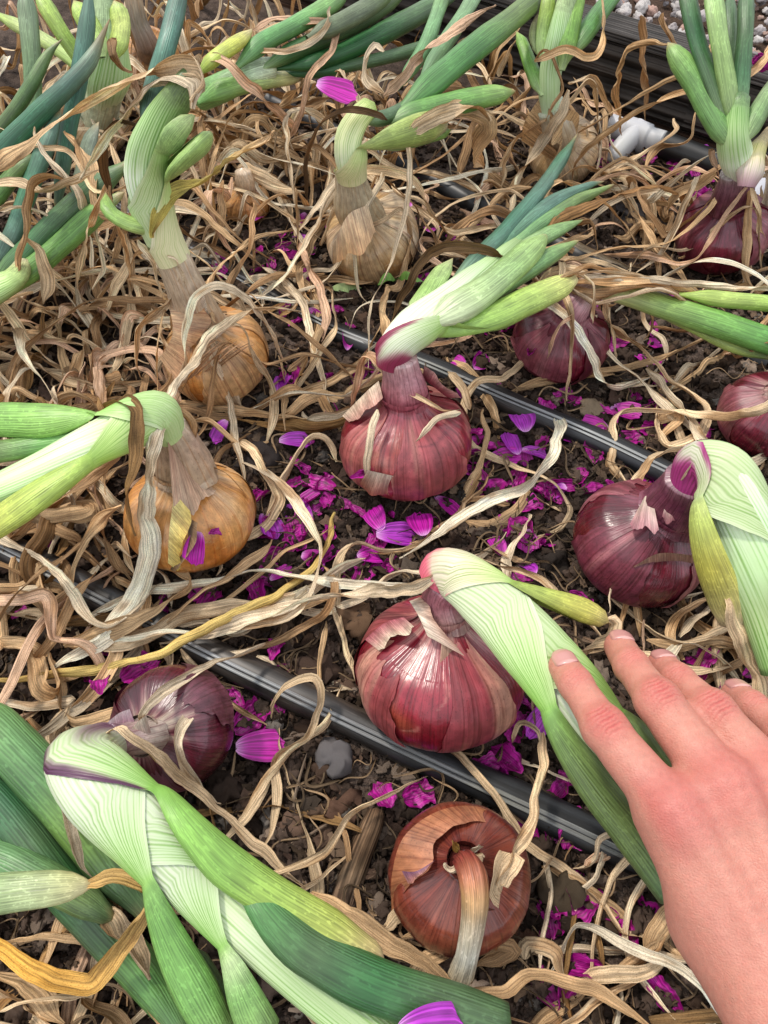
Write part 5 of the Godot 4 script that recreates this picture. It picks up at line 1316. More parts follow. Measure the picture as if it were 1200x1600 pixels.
func litter() -> void:
	make_petals()
	weed()
	# soil crumbs, bark chips and fibres
	for kind in 6:
		scatter("soil_crumbs", lump(kind * 31.0, [0.8, 0.7, 0.9, 0.6, 0.75, 0.5][kind], 1.1), M.crumb, 8000, func(k):
			var q := spot()
			var s := 0.0014 + 0.0070 * pow(rng.randf(), 3.6)
			q.y = ground_at(q.x, q.z) + s * 0.22
			var f := rng.randf_range(0.62, 1.25)
			var c := Color(0.36 * f, 0.305 * f, 0.27 * f)
			if rng.randf() < 0.10: c = Color(0.38, 0.31, 0.26) * f
			if rng.randf() < 0.02: c = Color(0.48, 0.45, 0.42) * f
			return [Transform3D(turned() * Basis.from_scale(Vector3(s, s, s * rng.randf_range(0.7, 1.4))), q), c])
	for kind in 3:
		scatter("bark_chips", lump(400 + kind * 31.0, [0.22, 0.16, 0.3][kind], 1.5), M.crumb, 2600, func(k):
			var q := spot()
			var s := 0.003 + 0.009 * pow(rng.randf(), 2.2)
			q.y = ground_at(q.x, q.z) + 0.0025
			var f := rng.randf_range(0.6, 1.25)
			var c: Color = [Color(0.42, 0.34, 0.29), Color(0.50, 0.42, 0.35), Color(0.32, 0.26, 0.23), Color(0.58, 0.51, 0.45)][rng.randi() % 4] * f
			return [Transform3D(turned() * Basis.from_scale(Vector3(s, s, s * rng.randf_range(0.35, 1.0))), q), c])
	for kind in 3:
		var a := Acc.new()
		ribbon(a, [Vector3(-0.5, 0, 0.1 * kind) * 0.04, Vector3(-0.15, 0.1, -0.1) * 0.04, Vector3(0.2, 0.05, 0.12 * kind) * 0.04, Vector3(0.5, 0.12, -0.2) * 0.04], 2.4, Color.WHITE, {"curl": 2.5})
		scatter("dry_fibres", to_mesh(a, Vector3.ZERO), M.dry, 1000, func(k):
			var q := spot()
			q.y = ground_at(q.x, q.z) + 0.003
			var f := rng.randf_range(0.35, 0.95)
			var s := rng.randf_range(0.25, 0.95)
			return [Transform3D(turned() * Basis.from_scale(Vector3(s, s, s)), q), Color(0.80 * f, 0.68 * f, 0.54 * f)])
	# gravel of the yard
	for kind in 3:
		scatter("gravel", lump(700 + kind * 17.0, 0.7, 0.6), M.stone, 3200, func(k):
			var along := rng.randf_range(-0.7, 1.5)
			var q: Vector3 = OVER * (BACK - 0.05 - 1.1 * pow(rng.randf(), 1.3)) + ALONG * along
			var s := rng.randf_range(0.006, 0.016)
			q.y = -0.06 + rng.randf() * 0.012
			var c: Color = [Color(0.86, 0.82, 0.81), Color(0.78, 0.66, 0.60), Color(0.92, 0.89, 0.87), Color(0.66, 0.63, 0.63), Color(0.85, 0.70, 0.64)][rng.randi() % 5]
			return [Transform3D(turned() * Basis.from_scale(Vector3(s, s, s)), q), c])
	# pebbles and bits that stand out
	for e in [
		["pebble", "rough grey pebble by the front drip hose", "pebble", v(-21.7,5,-91.1), 17.0, 0.75, Color(0.50,0.48,0.48), 11.0],
		["clod", "pinkish brown clod of soil below the grey pebble", "clod", v(-16.8,4,-70.4), 14.0, 0.7, Color(0.46,0.35,0.29), 12.0],
		["dry_husk", "rounded tan husk touching the left of the big red onion", "husk", v(-13.5,6,-156.5), 17.0, 0.6, Color(0.52,0.41,0.32), 13.0],
		["pebble", "pale round flat chip beside the middle drip hose", "chip", v(120.8,5,-291.8), 15.0, 0.5, Color(0.66,0.58,0.48), 14.0],
		["clod", "dark upright clod between the two purple red onions", "clod", v(84.1,6,-187.6), 16.0, 0.9, Color(0.25,0.22,0.20), 15.0],
		["clod", "brown flat clod beside the front hose below the strap leaf", "clod", v(-31.1,4,-132.5), 19.0, 0.4, Color(0.36,0.29,0.25), 16.0],
		["clod", "small tan clod right of the brown onion", "clod", v(53.5,4,-23.2), 9.0, 0.7, Color(0.45,0.34,0.28), 17.0],
		["clod", "large yellowish grey clod between the brown onion and the hand", "clod", v(70.3,5,-40.6), 18.0, 0.7, Color(0.37,0.32,0.26), 18.0],
		["clod", "grey clod lying behind the folded yellow onion", "clod", v(-69.1,5,-255.5), 22.0, 0.5, Color(0.30,0.27,0.26), 19.0],
		["clod", "flat grey chip of bark behind the rear onions", "chip", v(180.3,4,-479.3), 20.0, 0.4, Color(0.42,0.40,0.40), 20.0],
		["clod", "dark clod at the foot of the purple onion in front", "clod", v(-67.6,4,-79.6), 15.0, 0.6, Color(0.28,0.23,0.20), 21.0],
	]:
		var o := MeshInstance3D.new()
		o.name = numbered(e[0])
		o.mesh = lump(e[7] * 41.0, e[5], 0.5 if e[0] == "pebble" else 0.9)
		var m: StandardMaterial3D = M.crumb.duplicate()
		m.albedo_color = e[6]
		o.material_override = m
		add_child(o)
		o.transform = Transform3D(Basis.from_euler(Vector3(0.1, e[7], 0)) * Basis.from_scale(Vector3.ONE * e[4] * 0.001), e[3])
		tag(o, e[1], e[2])
	# the stick and thin twigs
	var st := thing("stick", "short weathered stick standing out of the soil left of the brown onion", "stick", v(-13.8,4,-38.5))
	leaf(st, [v(-15.5,3,-35.9), v(-12.2,5,-45.2), v(-8.7,7,-54.2), v(-4.7,8,-63.6), v(-2.6,8,-70.5)], [4.8, 4.6, 4.4, 4.2, 3.2], [Color(0.60,0.50,0.42), Color(0.66,0.57,0.48), Color(0.56,0.46,0.38), Color(0.60,0.50,0.42), Color(0.50,0.40,0.33)], {"called": "wood", "mat": M.wood, "wobble": 0.5, "ridge": 0.08, "around": 22, "flat": 0.8, "step": 0.0015})
	for e in [
		["thin straight twig leaning by the grey pebble", [v(-37.9,4,-60.7), v(-36.9,6,-76.5), v(-32.7,10,-92.6)]],
		["thin pale twig lying across toward the stick", [v(-41.4,4,-55.9), v(-33.8,5,-58.8), v(-20.9,8,-65.5)]],
		["white straw stalk on the soil left of the folded yellow onion", [v(-155.5,5,-189.6), v(-144.6,6,-188.3), v(-133.6,5,-190)]],
		["grey splinter behind the bright petals by the middle onion", [v(-56.3,5,-215.2), v(-46.5,5,-209.2), v(-39.7,5,-206.1)]],
	]:
		var a := Acc.new()
		tube(a, e[1], [0.7, 0.8, 0.5], [Color(0.66,0.58,0.50), Color(0.70,0.62,0.54), Color(0.6,0.52,0.45)], {"around": 6, "wobble": 0.2})
		tag(put(a, "twig", M.wood, null, e[1][0]), e[0], "twig", "twigs on the soil")
	leaves()
	petals()

func leaves() -> void:
	# the long ones that can be followed through the picture
	rib([v(-26,8,-217.2), v(-30.1,14,-190.2), v(-45.2,20,-167.3), v(-58.5,24,-155.2), v(-77.1,26,-143.7), v(-107.3,22,-131.1), v(-139.1,16,-125.5), v(-170.6,14,-123.3), v(-186.9,14,-120.9)], 7, Color(0.82,0.72,0.44), {"curl": 2.2, "label": "long yellowish dry leaf running from the front left edge toward the middle"})
	rib([v(16.1,10,-196.4), v(0,14,-189.5), v(-12.7,14,-194), v(-21.9,15,-184.2), v(-22.8,12,-169.9), v(-21.8,10,-157.3), v(-16.2,9,-138.2), v(-8.6,9,-119.9), v(-2.2,10,-109.3), v(11,12,-101), v(24.5,13,-95.8), v(36.4,20,-82), v(48.9,14,-67.2), v(56.1,10,-56.5), v(70.2,10,-47.4), v(81.1,10,-37.3), v(89.2,9,-26), v(99.7,8,-22.5), v(105.3,7,-13.8), v(113.3,6,-5.8), v(121.6,6,2.8)], 6, STRAW, {"curl": 1.8, "label": "very long dry leaf that loops round the big red onion and crosses the front hose"})
	rib([v(74.4,8,-47.5), v(81.3,12,-49.2), v(84.4,22,-55.7), v(92.8,24,-57.2), v(99.5,20,-53.1), v(101.3,14,-47.3), v(96.9,10,-37.3), v(91.9,9,-25), v(91.9,8,-15.7), v(97.1,8,-6.4), v(104.9,8,2.8)], 4.5, PALE, {"curl": 1.8, "label": "thin pale dry leaf arched over the front hose next to the hand"})
	rib([v(64.1,6,-53.1), v(63.5,10,-37.8), v(58.9,12,-23.1), v(56.5,10,-11.6)], 3.5, PALE, {"curl": 2.4})
	rib([v(74.4,5,-39.5), v(70.3,8,-27.2), v(66.6,8,-10.7), v(67.6,6,4.7)], 5, Color(0.60,0.47,0.30), {"curl": 2.6})
	rib([v(79.8,5,-33.9), v(79.9,8,-18.8), v(80.3,8,-7.2)], 4, Color(0.58,0.45,0.29), {"curl": 2.6})
	rib([v(72,6,-10.8), v(80.4,16,-12.4), v(92.4,14,-12.5), v(106.8,8,-16.8)], 6, STRAW)
	rib([v(97.1,10,-18.7), v(101.4,18,-28.4), v(107.3,20,-31.3), v(106.1,12,-24.7), v(84.4,8,-10.7), v(82.2,6,-8.8)], 11, TAN, {"curl": 1.4})
	rib([v(-28.5,8,-39.1), v(-14.3,16,-30.7), v(0,20,-22.1), v(11.3,22,-15.6), v(22.2,24,-9.2), v(33,25,-5.5), v(42,24,-6.1), v(49.8,22,-10.3), v(63.1,20,-9.4), v(76.4,18,-5.2), v(86.3,16,-1), v(97.5,14,7.3)], 9.5, TAN, {"curl": 1.3, "twist": 0.5, "label": "broad wavy brown dry leaf crossing the bottom below the brown onion"})
	rib([v(0,6,-27.3), v(4.3,16,-31.1), v(10.4,30,-34.4), v(15.4,34,-33.3), v(20.8,24,-26.8), v(25.1,12,-21.6)], 7, STRAW, {"curl": 1.2, "label": "bent dry leaf hooked over the lower left of the brown onion"})
	rib([v(-0.5,8,-20.9), v(9.5,14,-24.2), v(21.2,14,-22.5), v(26.5,10,-18.7)], 7, TAN, {})
	rib([v(9.3,12,-12.6), v(16.1,18,-17.2), v(23.4,16,-20.7), v(28.9,14,-24.2)], 6, TAN)
	rib([v(32,8,-16.8), v(39.9,14,-20.5), v(46.8,14,-18.4), v(41.1,10,-14.6), v(33.8,6,-14.8)], 9, BROWN)
	rib([v(52.5,6,-16.9), v(55.6,12,-20.6), v(63.2,14,-18.4), v(66.8,8,-10.7)], 9, STRAW)
	rib([v(-75.5,22,-117.3), v(-76.4,40,-100.3), v(-78.6,48,-85.2), v(-77.3,42,-79.3), v(-72.7,26,-74.7), v(-66.5,12,-71.4)], 5.5, PALE, {"curl": 1.6, "twist": 0.2, "label": "slim pale dry leaf draped over the dark purple onion"})
	rib([v(-93.2,12,-138.8), v(-89.5,12,-133.2), v(-79.5,9,-125.9), v(-66.8,8,-114.3), v(-51.1,7,-105.5)], 4.5, STRAW, {"curl": 2.6})
	rib([v(-49.5,8,-108), v(-45.4,22,-112.2), v(-37.7,30,-115.4), v(-29.5,32,-116.8), v(-26.9,26,-110.2), v(-32,16,-98.9), v(-44.5,10,-90.7), v(-46.6,8,-86.5), v(-44,8,-74.8), v(-45.8,7,-62.6), v(-50.2,6,-53.1)], 6, STRAW, {"curl": 1.4, "twist": 0.2, "label": "dry leaf looping up over the front hose beside the bright petal"})
	rib([v(-106.7,16,-143), v(-96.4,22,-151.4), v(-85.7,24,-161.8), v(-71.9,22,-172), v(-59.7,16,-188.3), v(-56.3,12,-197.8)], 7, TAN, {"label": "brown folded dry leaf pointing at the folded yellow onion"})
	rib([v(-54.9,12,-163.7), v(-42.4,14,-161.3), v(-32.7,22,-162.9), v(-36.5,18,-160.6), v(-58.9,18,-150.7), v(-78.8,16,-142.1)], 9, CREAM, {"curl": 1.2})
	rib([v(-111.6,8,-133.9), v(-91.5,12,-143.3), v(-65.3,16,-152.7), v(-48.1,15,-158.1), v(-24.5,12,-164.7)], 10, TAN, {"curl": 1.6})
	rib([v(-146.9,12,-140.1), v(-121.1,22,-143.4), v(-101.4,26,-152.6), v(-90.3,22,-169.6), v(-110.4,16,-181.8)], 11, TAN)
	rib([v(-142.6,10,-144.2), v(-115.2,20,-139.6), v(-91.1,20,-152.4), v(-54.7,14,-163.7)], 11, STRAW)
	rib([v(-169.9,10,-115.1), v(-151.6,12,-112.9), v(-136.7,10,-115.9)], 10, PALE, {"curl": 1.0, "ends": 0.02})
	rib([v(-161.6,12,-140.1), v(-150.6,14,-120.9), v(-144.6,12,-118.7), v(-151.5,16,-135.2)], 14, TAN, {"curl": 1.2})
	rib([v(-146.2,10,-122.5), v(-139,14,-107.9), v(-130.8,16,-101.7), v(-117.9,20,-104.5), v(-107.6,26,-109.3)], 8, TAN, {"label": "tan dry leaf curling behind the dark purple onion's neck"})
	rib([v(-138.6,10,-91.3), v(-141,14,-98.2), v(-139.1,16,-104.5), v(-135.2,18,-109.4)], 9, STRAW)
	rib([v(-136.9,12,-110), v(-126.6,16,-120.2), v(-119.8,18,-131.3), v(-120.9,14,-145.5)], 8, TAN)
	rib([v(-159.5,10,-134.7), v(-148,20,-144.4), v(-139.9,26,-162.4), v(-135.2,24,-172)], 6, BROWN)
	rib([v(-184,10,-164), v(-174.5,14,-168.8), v(-161.5,18,-159.9), v(-152.7,14,-148.8)], 7, BROWN)
	rib([v(-150.3,8,-148.3), v(-150.5,16,-161), v(-145.9,26,-179.5), v(-140.1,26,-197.5), v(-131.6,22,-211.6)], 9, TAN)
	rib([v(-167.6,8,-168.5), v(-169.9,18,-180.6), v(-163.6,24,-195.1), v(-166.9,22,-211.6), v(-164.4,20,-225)], 11, Color(0.50,0.38,0.25))
	rib([v(-193.5,8,-193.9), v(-177.8,20,-201.4), v(-164.8,26,-208.9), v(-144.9,30,-225.7), v(-133.8,26,-245.4)], 9, BROWN)
	rib([v(-180.7,24,-206.4), v(-159.7,26,-201.3), v(-145.9,24,-206.4), v(-150.9,22,-211.6), v(-173.1,18,-204.6)], 12, TAN)
	rib([v(-157.9,16,-185.4), v(-146.8,22,-164.6), v(-156.1,16,-159.3), v(-168.9,12,-156.3)], 6, BROWN)
	rib([v(-145.4,20,-213), v(-135.1,18,-191.5), v(-128.4,12,-180.5), v(-121.1,8,-177.4)], 7, BROWN)
	rib([v(-112.4,14,-181.1), v(-103,18,-171.8), v(-101.3,10,-160.6)], 4.5, PALE, {"curl": 2.6})
	rib([v(-130.8,12,-176.9), v(-112,20,-162.3), v(-114.2,18,-146.9), v(-121.2,10,-141)], 8, TAN)
	rib([v(-183.2,8,-158.3), v(-161.4,14,-153.7), v(-145.8,12,-148.1)], 9, STRAW)
	rib([v(-179.4,8,-145.1), v(-164.9,12,-141.7), v(-154,10,-136.2)], 8, TAN)
	# round the middle red onion
	rib([v(97.8,14,-352), v(83.5,18,-320.2), v(69.6,20,-302.8), v(55.4,20,-299.7), v(46.1,18,-287.8), v(44.3,14,-268.7), v(52.4,12,-255.8), v(68.9,12,-246.1), v(84.6,14,-235.6), v(94.6,14,-225.2), v(96.6,12,-214.5), v(85.7,9,-204.7), v(69.1,7,-199.8)], 7, STRAW, {"curl": 1.9, "twist": 0.3, "label": "dry leaf bent like a question mark right of the middle red onion"})
	rib([v(199.4,24,-337), v(182.7,18,-329.8), v(163.3,14,-322.2), v(132.4,12,-315.8), v(105.3,12,-311.6), v(83.3,10,-306.3), v(70.8,8,-298.1)], 6.5, TAN, {"curl": 2.6})
	rib([v(75.1,7,-303), v(90.3,9,-307.3), v(113.3,10,-311.5), v(136.4,10,-314.1)], 5.5, TAN, {"curl": 2.6})
	rib([v(121.4,40,-331.5), v(128.6,26,-318.7), v(147.2,18,-303.7), v(160.3,14,-286.7), v(171.3,12,-271.3), v(183.4,10,-252.9)], 8, PALE, {"curl": 1.4, "label": "pale strap of dry leaf slanting across the middle hose"})
	rib([v(127.2,36,-331.8), v(149.8,22,-322.9), v(165.3,18,-298.7), v(179.1,18,-283), v(179.2,16,-271.6), v(167.2,16,-259.7), v(154,14,-256.9), v(151.7,12,-271.3), v(157.8,8,-297.1)], 8.5, STRAW, {"curl": 1.6})
	rib([v(154.4,14,-315.3), v(165,16,-281), v(172.1,20,-256.8), v(186.2,18,-242.3), v(205.8,14,-251.5), v(226.7,10,-262.8)], 8.5, PALE, {"curl": 1.4})
	rib([v(163.8,22,-246.5), v(144.2,34,-235.6), v(128.2,36,-223.1), v(117.1,40,-202.9), v(109.2,44,-177.2)], 7, STRAW, {"curl": 1.8, "label": "straw leaf bridging the hose onto the folded purple onion"})
	rib([v(153.9,10,-279.2), v(165,14,-278), v(153.3,8,-264.5)], 7, TAN)
	rib([v(55.9,14,-282.8), v(57.2,12,-263.5), v(50.7,12,-241.3), v(40.7,10,-219.9), v(29.4,10,-204.8), v(12.9,10,-197.2)], 8, TAN, {"curl": 1.7})
	rib([v(59.2,8,-247.4), v(50.9,10,-231.4), v(36.9,12,-214.5), v(26.6,10,-201), v(3.2,9,-190.3), v(-14.5,8,-193.9)], 8, TAN, {"curl": 1.6})
	rib([v(77.9,8,-240.1), v(70.4,12,-219.3), v(54.7,12,-206.6), v(38.4,8,-211.2)], 7, TAN)
	rib([v(42.9,6,-206.6), v(57.3,12,-191.4), v(72.4,12,-184.1)], 8, TAN)
	rib([v(47.8,20,-277.4), v(43,24,-292.9), v(37.1,18,-308.8)], 6, STRAW)
	rib([v(-2.9,20,-289.4), v(-14.3,16,-276.3), v(-35.7,12,-271.3), v(-57.6,10,-274.9), v(-83.3,10,-279.2)], 10, Color(0.60,0.46,0.29), {"curl": 2.2, "label": "brown rolled leaf leading into the left of the middle red onion"})
	rib([v(-17.9,16,-281), v(-28.7,14,-278), v(-43.2,12,-277.4)], 8, PALE)
	rib([v(-95.3,10,-427.5), v(-74.8,16,-399.8), v(-54.3,18,-374.4), v(-45.5,16,-351.5), v(-39,14,-319), v(-31.6,10,-289.3)], 7.5, PALE, {"curl": 1.7})
	rib([v(-245.8,12,-328), v(-220.6,14,-323.3), v(-190.4,14,-308.6), v(-162.8,14,-301.5), v(-127.2,12,-307.5)], 9, STRAW, {"curl": 1.6})
	rib([v(-123.6,10,-293.7), v(-98.6,12,-288.5), v(-65.2,12,-282.2), v(-36.3,8,-278.5)], 10, TAN, {"curl": 1.5})
	rib([v(-84.3,64,-296.3), v(-74.7,62,-296.6), v(-70.2,44,-292.6), v(-64.8,14,-298.5), v(-62.8,12,-275.1), v(-65.8,8,-259)], 7, STRAW, {"curl": 1.6, "label": "dry leaf falling down the right side of the tall yellow onion"})
	rib([v(-89.3,60,-283.1), v(-87.3,34,-288.1), v(-79.7,10,-286.4)], 7, PALE, {"curl": 1.4})
	rib([v(0,14,-357.7), v(-13.3,14,-320.6), v(-37.2,12,-303.4), v(-59.2,10,-295.2)], 7, TAN)
	rib([v(-81,10,-265.1), v(-68.6,16,-248.2), v(-59.4,14,-233.5), v(-54.5,12,-220.9), v(-64,10,-204.8), v(-80.1,9,-196.3), v(-86.1,8,-199.2)], 7, STRAW, {"curl": 1.8, "label": "dry leaf curving round the right of the folded yellow onion"})
	rib([v(-25.9,8,-250.1), v(-29.2,16,-257), v(-38.8,18,-259.4), v(-47.4,14,-247.1), v(-55,10,-228.1), v(-61.6,8,-212.4)], 6.5, STRAW, {"curl": 1.6})
	rib([v(-87,10,-196.4), v(-81.3,8,-186.4), v(-83.1,6,-180.3)], 4.5, PALE, {"curl": 2.6})
	rib([v(-200.8,20,-356.7), v(-191,16,-326.5), v(-181.6,12,-296.9), v(-178.1,10,-273)], 6.5, TAN)
	rib([v(-186.9,40,-387.4), v(-186.9,24,-365.4), v(-174.5,16,-341.9), v(-153.5,10,-308.9)], 8, PALE, {"curl": 1.5})
	rib([v(-151.1,60,-378.4), v(-153.7,30,-361.1), v(-155.8,16,-325.5), v(-166.9,10,-301.2)], 8, STRAW, {"curl": 1.6})
	rib([v(-239.2,40,-360.5), v(-215.8,24,-360.1), v(-190.2,18,-348.6), v(-169.8,16,-323.3), v(-157.8,12,-310.6)], 6, STRAW, {"curl": 2.2})
	rib([v(-236.2,14,-350.8), v(-207.1,20,-338.6), v(-177.8,20,-327.7)], 7, STRAW)
	rib([v(-86.8,66,-295.5), v(-97,60,-326.1), v(-99.1,50,-354.8), v(-94.5,36,-390.9), v(-83.8,24,-426.8), v(-65.5,16,-443.6), v(-48.3,10,-455.7)], 5.5, TAN, {"curl": 2.0})
	rib([v(-108.3,34,-312.9), v(-126.2,26,-311), v(-135.1,12,-309.5)], 7, STRAW)
	rib([v(-63.8,10,-262.8), v(-77,12,-256.7), v(-94.4,20,-268.1), v(-106.6,16,-273.9)], 5, TAN)
	rib([v(-57.4,8,-318.7), v(-45.6,14,-323.3), v(-52.2,10,-301.2)], 6, TAN)
	rib([v(-91.4,10,-286.4), v(-84.6,16,-300.6), v(-86.2,16,-321.2)], 6, BROWN)
	# rear half
	rib([v(-139,80,-361.7), v(-158.4,84,-364.5), v(-164.8,100,-393.5), v(-178.7,104,-409)], 10, TAN)
	rib([v(-192.2,108,-405), v(-185.9,104,-389.7), v(-174.5,98,-379.5), v(-165,86,-372.1), v(-166.4,66,-371.8), v(-169,44,-368.3), v(-177.6,30,-365.8)], 9, PALE, {"curl": 1.5})
	rib([v(-103.6,140,-320.9), v(-107.5,150,-325.2), v(-117.9,150,-331.6), v(-129.8,138,-339.2), v(-137.5,120,-345.2), v(-140.9,100,-350.7)], 7, DARK, {"curl": 1.6, "label": "dark brown leaf hooked around the stem of the tall yellow onion"})
	rib([v(-138.6,112,-351), v(-150.5,96,-352.3), v(-171,64,-362.8), v(-184,34,-360.9)], 7, STRAW, {"curl": 1.8})
	rib([v(-138.5,110,-347.5), v(-140.4,88,-347.4), v(-144.7,60,-356.7), v(-151.6,34,-362.1)], 6, TAN, {"curl": 1.8})
	rib([v(-219.2,100,-419.6), v(-203.6,96,-410.1), v(-172.9,100,-393.5), v(-156.3,92,-370), v(-105.7,128,-329.4)], 4.5, STRAW, {"curl": 2.4})
	rib([v(-222.5,86,-385.4), v(-200.4,92,-378.9), v(-184,92,-370), v(-167.9,98,-369.4), v(-147.1,108,-366.7)], 8, STRAW)
	rib([v(-213.6,80,-370.5), v(-200.2,80,-373.4), v(-183.7,74,-370.4)], 4, PALE, {"curl": 2.6})
	rib([v(-99.6,40,-479), v(-76.4,34,-470.5), v(-54.4,24,-474.1)], 11, STRAW, {"curl": 1.3, "label": "broad straw leaf lying over the half buried pale onion"})
	rib([v(-103.7,50,-447.9), v(-108.1,30,-434.1), v(-117,14,-417.5)], 9, TAN)
	rib([v(-66.7,30,-513.2), v(-82.1,30,-505.1), v(-101.9,30,-519.8), v(-121.3,26,-520.1)], 8, STRAW)
	rib([v(-125.5,40,-537.6), v(-98.3,34,-535.6), v(-69.9,30,-525.7), v(-47.6,20,-530.3)], 8, TAN)
	rib([v(-116.4,30,-565.2), v(-96.9,36,-572.1), v(-67.2,36,-562.9), v(-39.4,34,-585.5)], 8, BROWN)
	rib([v(0,106,-443.1), v(8.3,108,-457.4), v(19.2,112,-474.2), v(39.9,112,-506.8), v(55.2,112,-527.7), v(73.1,112,-545.9)], 9, ROSY, {"curl": 1.3})
	rib([v(16.2,84,-478.7), v(38,88,-519.5), v(60.9,92,-553.3)], 9, TAN)
	rib([v(71.5,70,-533), v(79.4,86,-545.9), v(89.9,96,-553.2), v(97.8,102,-578.8)], 7, TAN)
	rib([v(83.1,60,-560.8), v(88.1,76,-563.6), v(93,86,-559.7)], 6, STRAW)
	rib([v(0,104,-501.4), v(-7.2,106,-503.7), v(-10.3,98,-483.5), v(0,92,-469.2)], 8, PALE)
	rib([v(-14.9,104,-439.8), v(-20.8,108,-457.4), v(-27.3,104,-477.2), v(-33.5,96,-474.3)], 8, STRAW)
	rib([v(256.7,110,-521.9), v(226.8,104,-478.8), v(205.5,102,-465.9), v(178,92,-470.7), v(156.3,70,-482), v(133.9,36,-493.4), v(136.2,14,-499.1)], 6.5, TAN, {"curl": 2.0, "label": "long twisted tan leaf crossing before the bed edge at the right"})
	rib([v(203,120,-498.1), v(189.5,110,-470.7), v(174.4,98,-477.2), v(151.1,68,-497.6), v(134.5,34,-526.3)], 4.5, TAN, {"curl": 2.4})
	rib([v(173.1,100,-559.6), v(185.9,70,-567.4), v(201.2,30,-581.9), v(205.4,16,-577.4)], 7, BROWN)
	rib([v(185.9,104,-554.5), v(193.4,92,-545.9), v(202.1,84,-545.8), v(201.9,76,-547)], 9, BROWN)
	rib([v(224.2,48,-538.2), v(221,30,-530), v(208,16,-545.9), v(196.2,8,-523.4)], 6.5, TAN)
	rib([v(214,36,-549.5), v(214,34,-538.2), v(190.2,20,-530.3), v(160.1,12,-514.4), v(140.9,8,-500.5)], 6, STRAW)
	rib([v(87.5,68,-364.3), v(102.9,70,-379.2), v(133.7,66,-403.9), v(172.5,54,-435.9), v(198.9,40,-443.7), v(200.3,26,-436.4), v(185.7,16,-422.9), v(168.5,10,-413.4)], 8.5, Color(0.66,0.50,0.33), {"curl": 1.4, "label": "broad brown leaf arching from the middle onion's leaves toward the rear"})
	rib([v(90.5,66,-377.7), v(94.4,70,-400.9), v(105.3,68,-417.1), v(129.8,52,-432.1), v(155.7,28,-440.5), v(174.6,10,-429.6)], 4.5, TAN, {"curl": 2.2})
	rib([v(198.7,38,-443.2), v(203.8,24,-439.2), v(199.6,12,-431.7), v(191.8,8,-420)], 6, STRAW)
	rib([v(101.3,30,-472.3), v(82.3,30,-466.3), v(64.9,24,-446.3), v(38.4,16,-422.9), v(16.8,14,-404.3), v(0,10,-397.8)], 6, TAN, {"curl": 2.2})
	rib([v(64.7,80,-330.3), v(47.6,84,-332.3), v(33.8,82,-336.1), v(23.4,74,-338.2), v(14,62,-332.1), v(4.3,40,-324.6), v(-3.7,24,-313)], 7.5, Color(0.42,0.33,0.22), {"curl": 1.8, "label": "dark brown leaf draped across the stem of the middle red onion"})
	rib([v(40,14,-457.2), v(56.3,16,-435.2), v(71.1,20,-410.9)], 8, STRAW)
	rib([v(64.8,10,-489.6), v(46,12,-486.5), v(32.7,10,-497.4), v(0,8,-508.6)], 4, TAN)
	rib([v(8.5,10,-410.8), v(-12.4,14,-392.8), v(-33.4,12,-398.5), v(-54.3,10,-394.6)], 6, TAN)
	rib([v(21.1,10,-404.2), v(38.1,14,-412.2), v(51,10,-410.8)], 6, STRAW)
	rib([v(195.3,14,-415.5), v(217.8,26,-412.7), v(252.9,24,-435.7)], 7, TAN, {"curl": 2.4})
	rib([v(271.7,20,-424.2), v(239,18,-410.2), v(232.3,12,-392.1)], 9, PALE)
	rib([v(102.9,80,-315.8), v(105.2,82,-305.8), v(112.5,54,-308.9)], 4, PALE, {"curl": 2.0})
	rib([v(102.8,54,-316.5), v(92.1,56,-304.2), v(92.1,30,-306.9)], 4, ROSY, {"curl": 2.6})
	# before and beside the hand
	rib([v(107.4,10,-173.8), v(115.2,12,-159.6), v(126.6,16,-144.6), v(139.7,18,-140.5), v(162.3,16,-151.1), v(170.2,14,-158.6)], 6, STRAW, {"curl": 2.0})
	rib([v(99,10,-201), v(108,20,-186.6), v(106.7,24,-170.2), v(98.2,36,-145.1)], 3, PALE, {"curl": 2.6})
	rib([v(112,10,-147.4), v(114.7,20,-165.6), v(117.5,22,-167.3), v(119.2,10,-145.8)], 6, TAN)
	rib([v(158.4,14,-165.4), v(137.6,16,-154.3), v(129.9,12,-140.1), v(127,10,-133.1)], 6.5, TAN)
	rib([v(148.7,40,-186.7), v(142.3,24,-173.7), v(141.3,14,-162.7), v(148,10,-160.6)], 7, STRAW)
	rib([v(123.4,8,-167.8), v(138.7,10,-167.1), v(154.7,10,-169.6)], 5, PALE, {"curl": 2.4})
	rib([v(138.8,8,-179.1), v(145.7,10,-157.3), v(156.7,10,-141), v(162.4,8,-126.2)], 8, TAN)
	rib([v(115.4,16,-135.2), v(124.9,18,-128.3), v(139.6,16,-127.6), v(159.1,12,-130.7)], 7, STRAW)
	rib([v(120.3,14,-142.4), v(133.4,16,-138.3), v(151.6,16,-141.5), v(168.5,10,-141)], 6, TAN)
	rib([v(55.6,6,-97.9), v(59.5,12,-104.4), v(65.2,16,-100.3), v(66.6,10,-91.3)], 4, STRAW, {"curl": 2.4})
	rib([v(85.7,8,-79.9), v(93.8,10,-68.1), v(100,16,-55)], 7, STRAW)
	rib([v(56.3,6,-91.1), v(70.3,8,-85.2), v(82.2,6,-80.4)], 4, PALE)
	rib([v(12.6,8,-177.4), v(3.1,12,-184.1), v(6.5,8,-195.7)], 4, STRAW, {"curl": 2.6})
	rib([v(-28.9,8,-123.2), v(-28.5,14,-136.1), v(-26.7,16,-151.1)], 5, TAN)
	rib([v(-113.5,14,-68.5), v(-93.3,14,-56.5), v(-74.5,14,-48.4)], 9, TAN)
	rib([v(-125.3,10,-8.7), v(-118.7,16,-28.6), v(-104.7,18,-32.6), v(-97.2,14,-37.3)], 7, TAN)
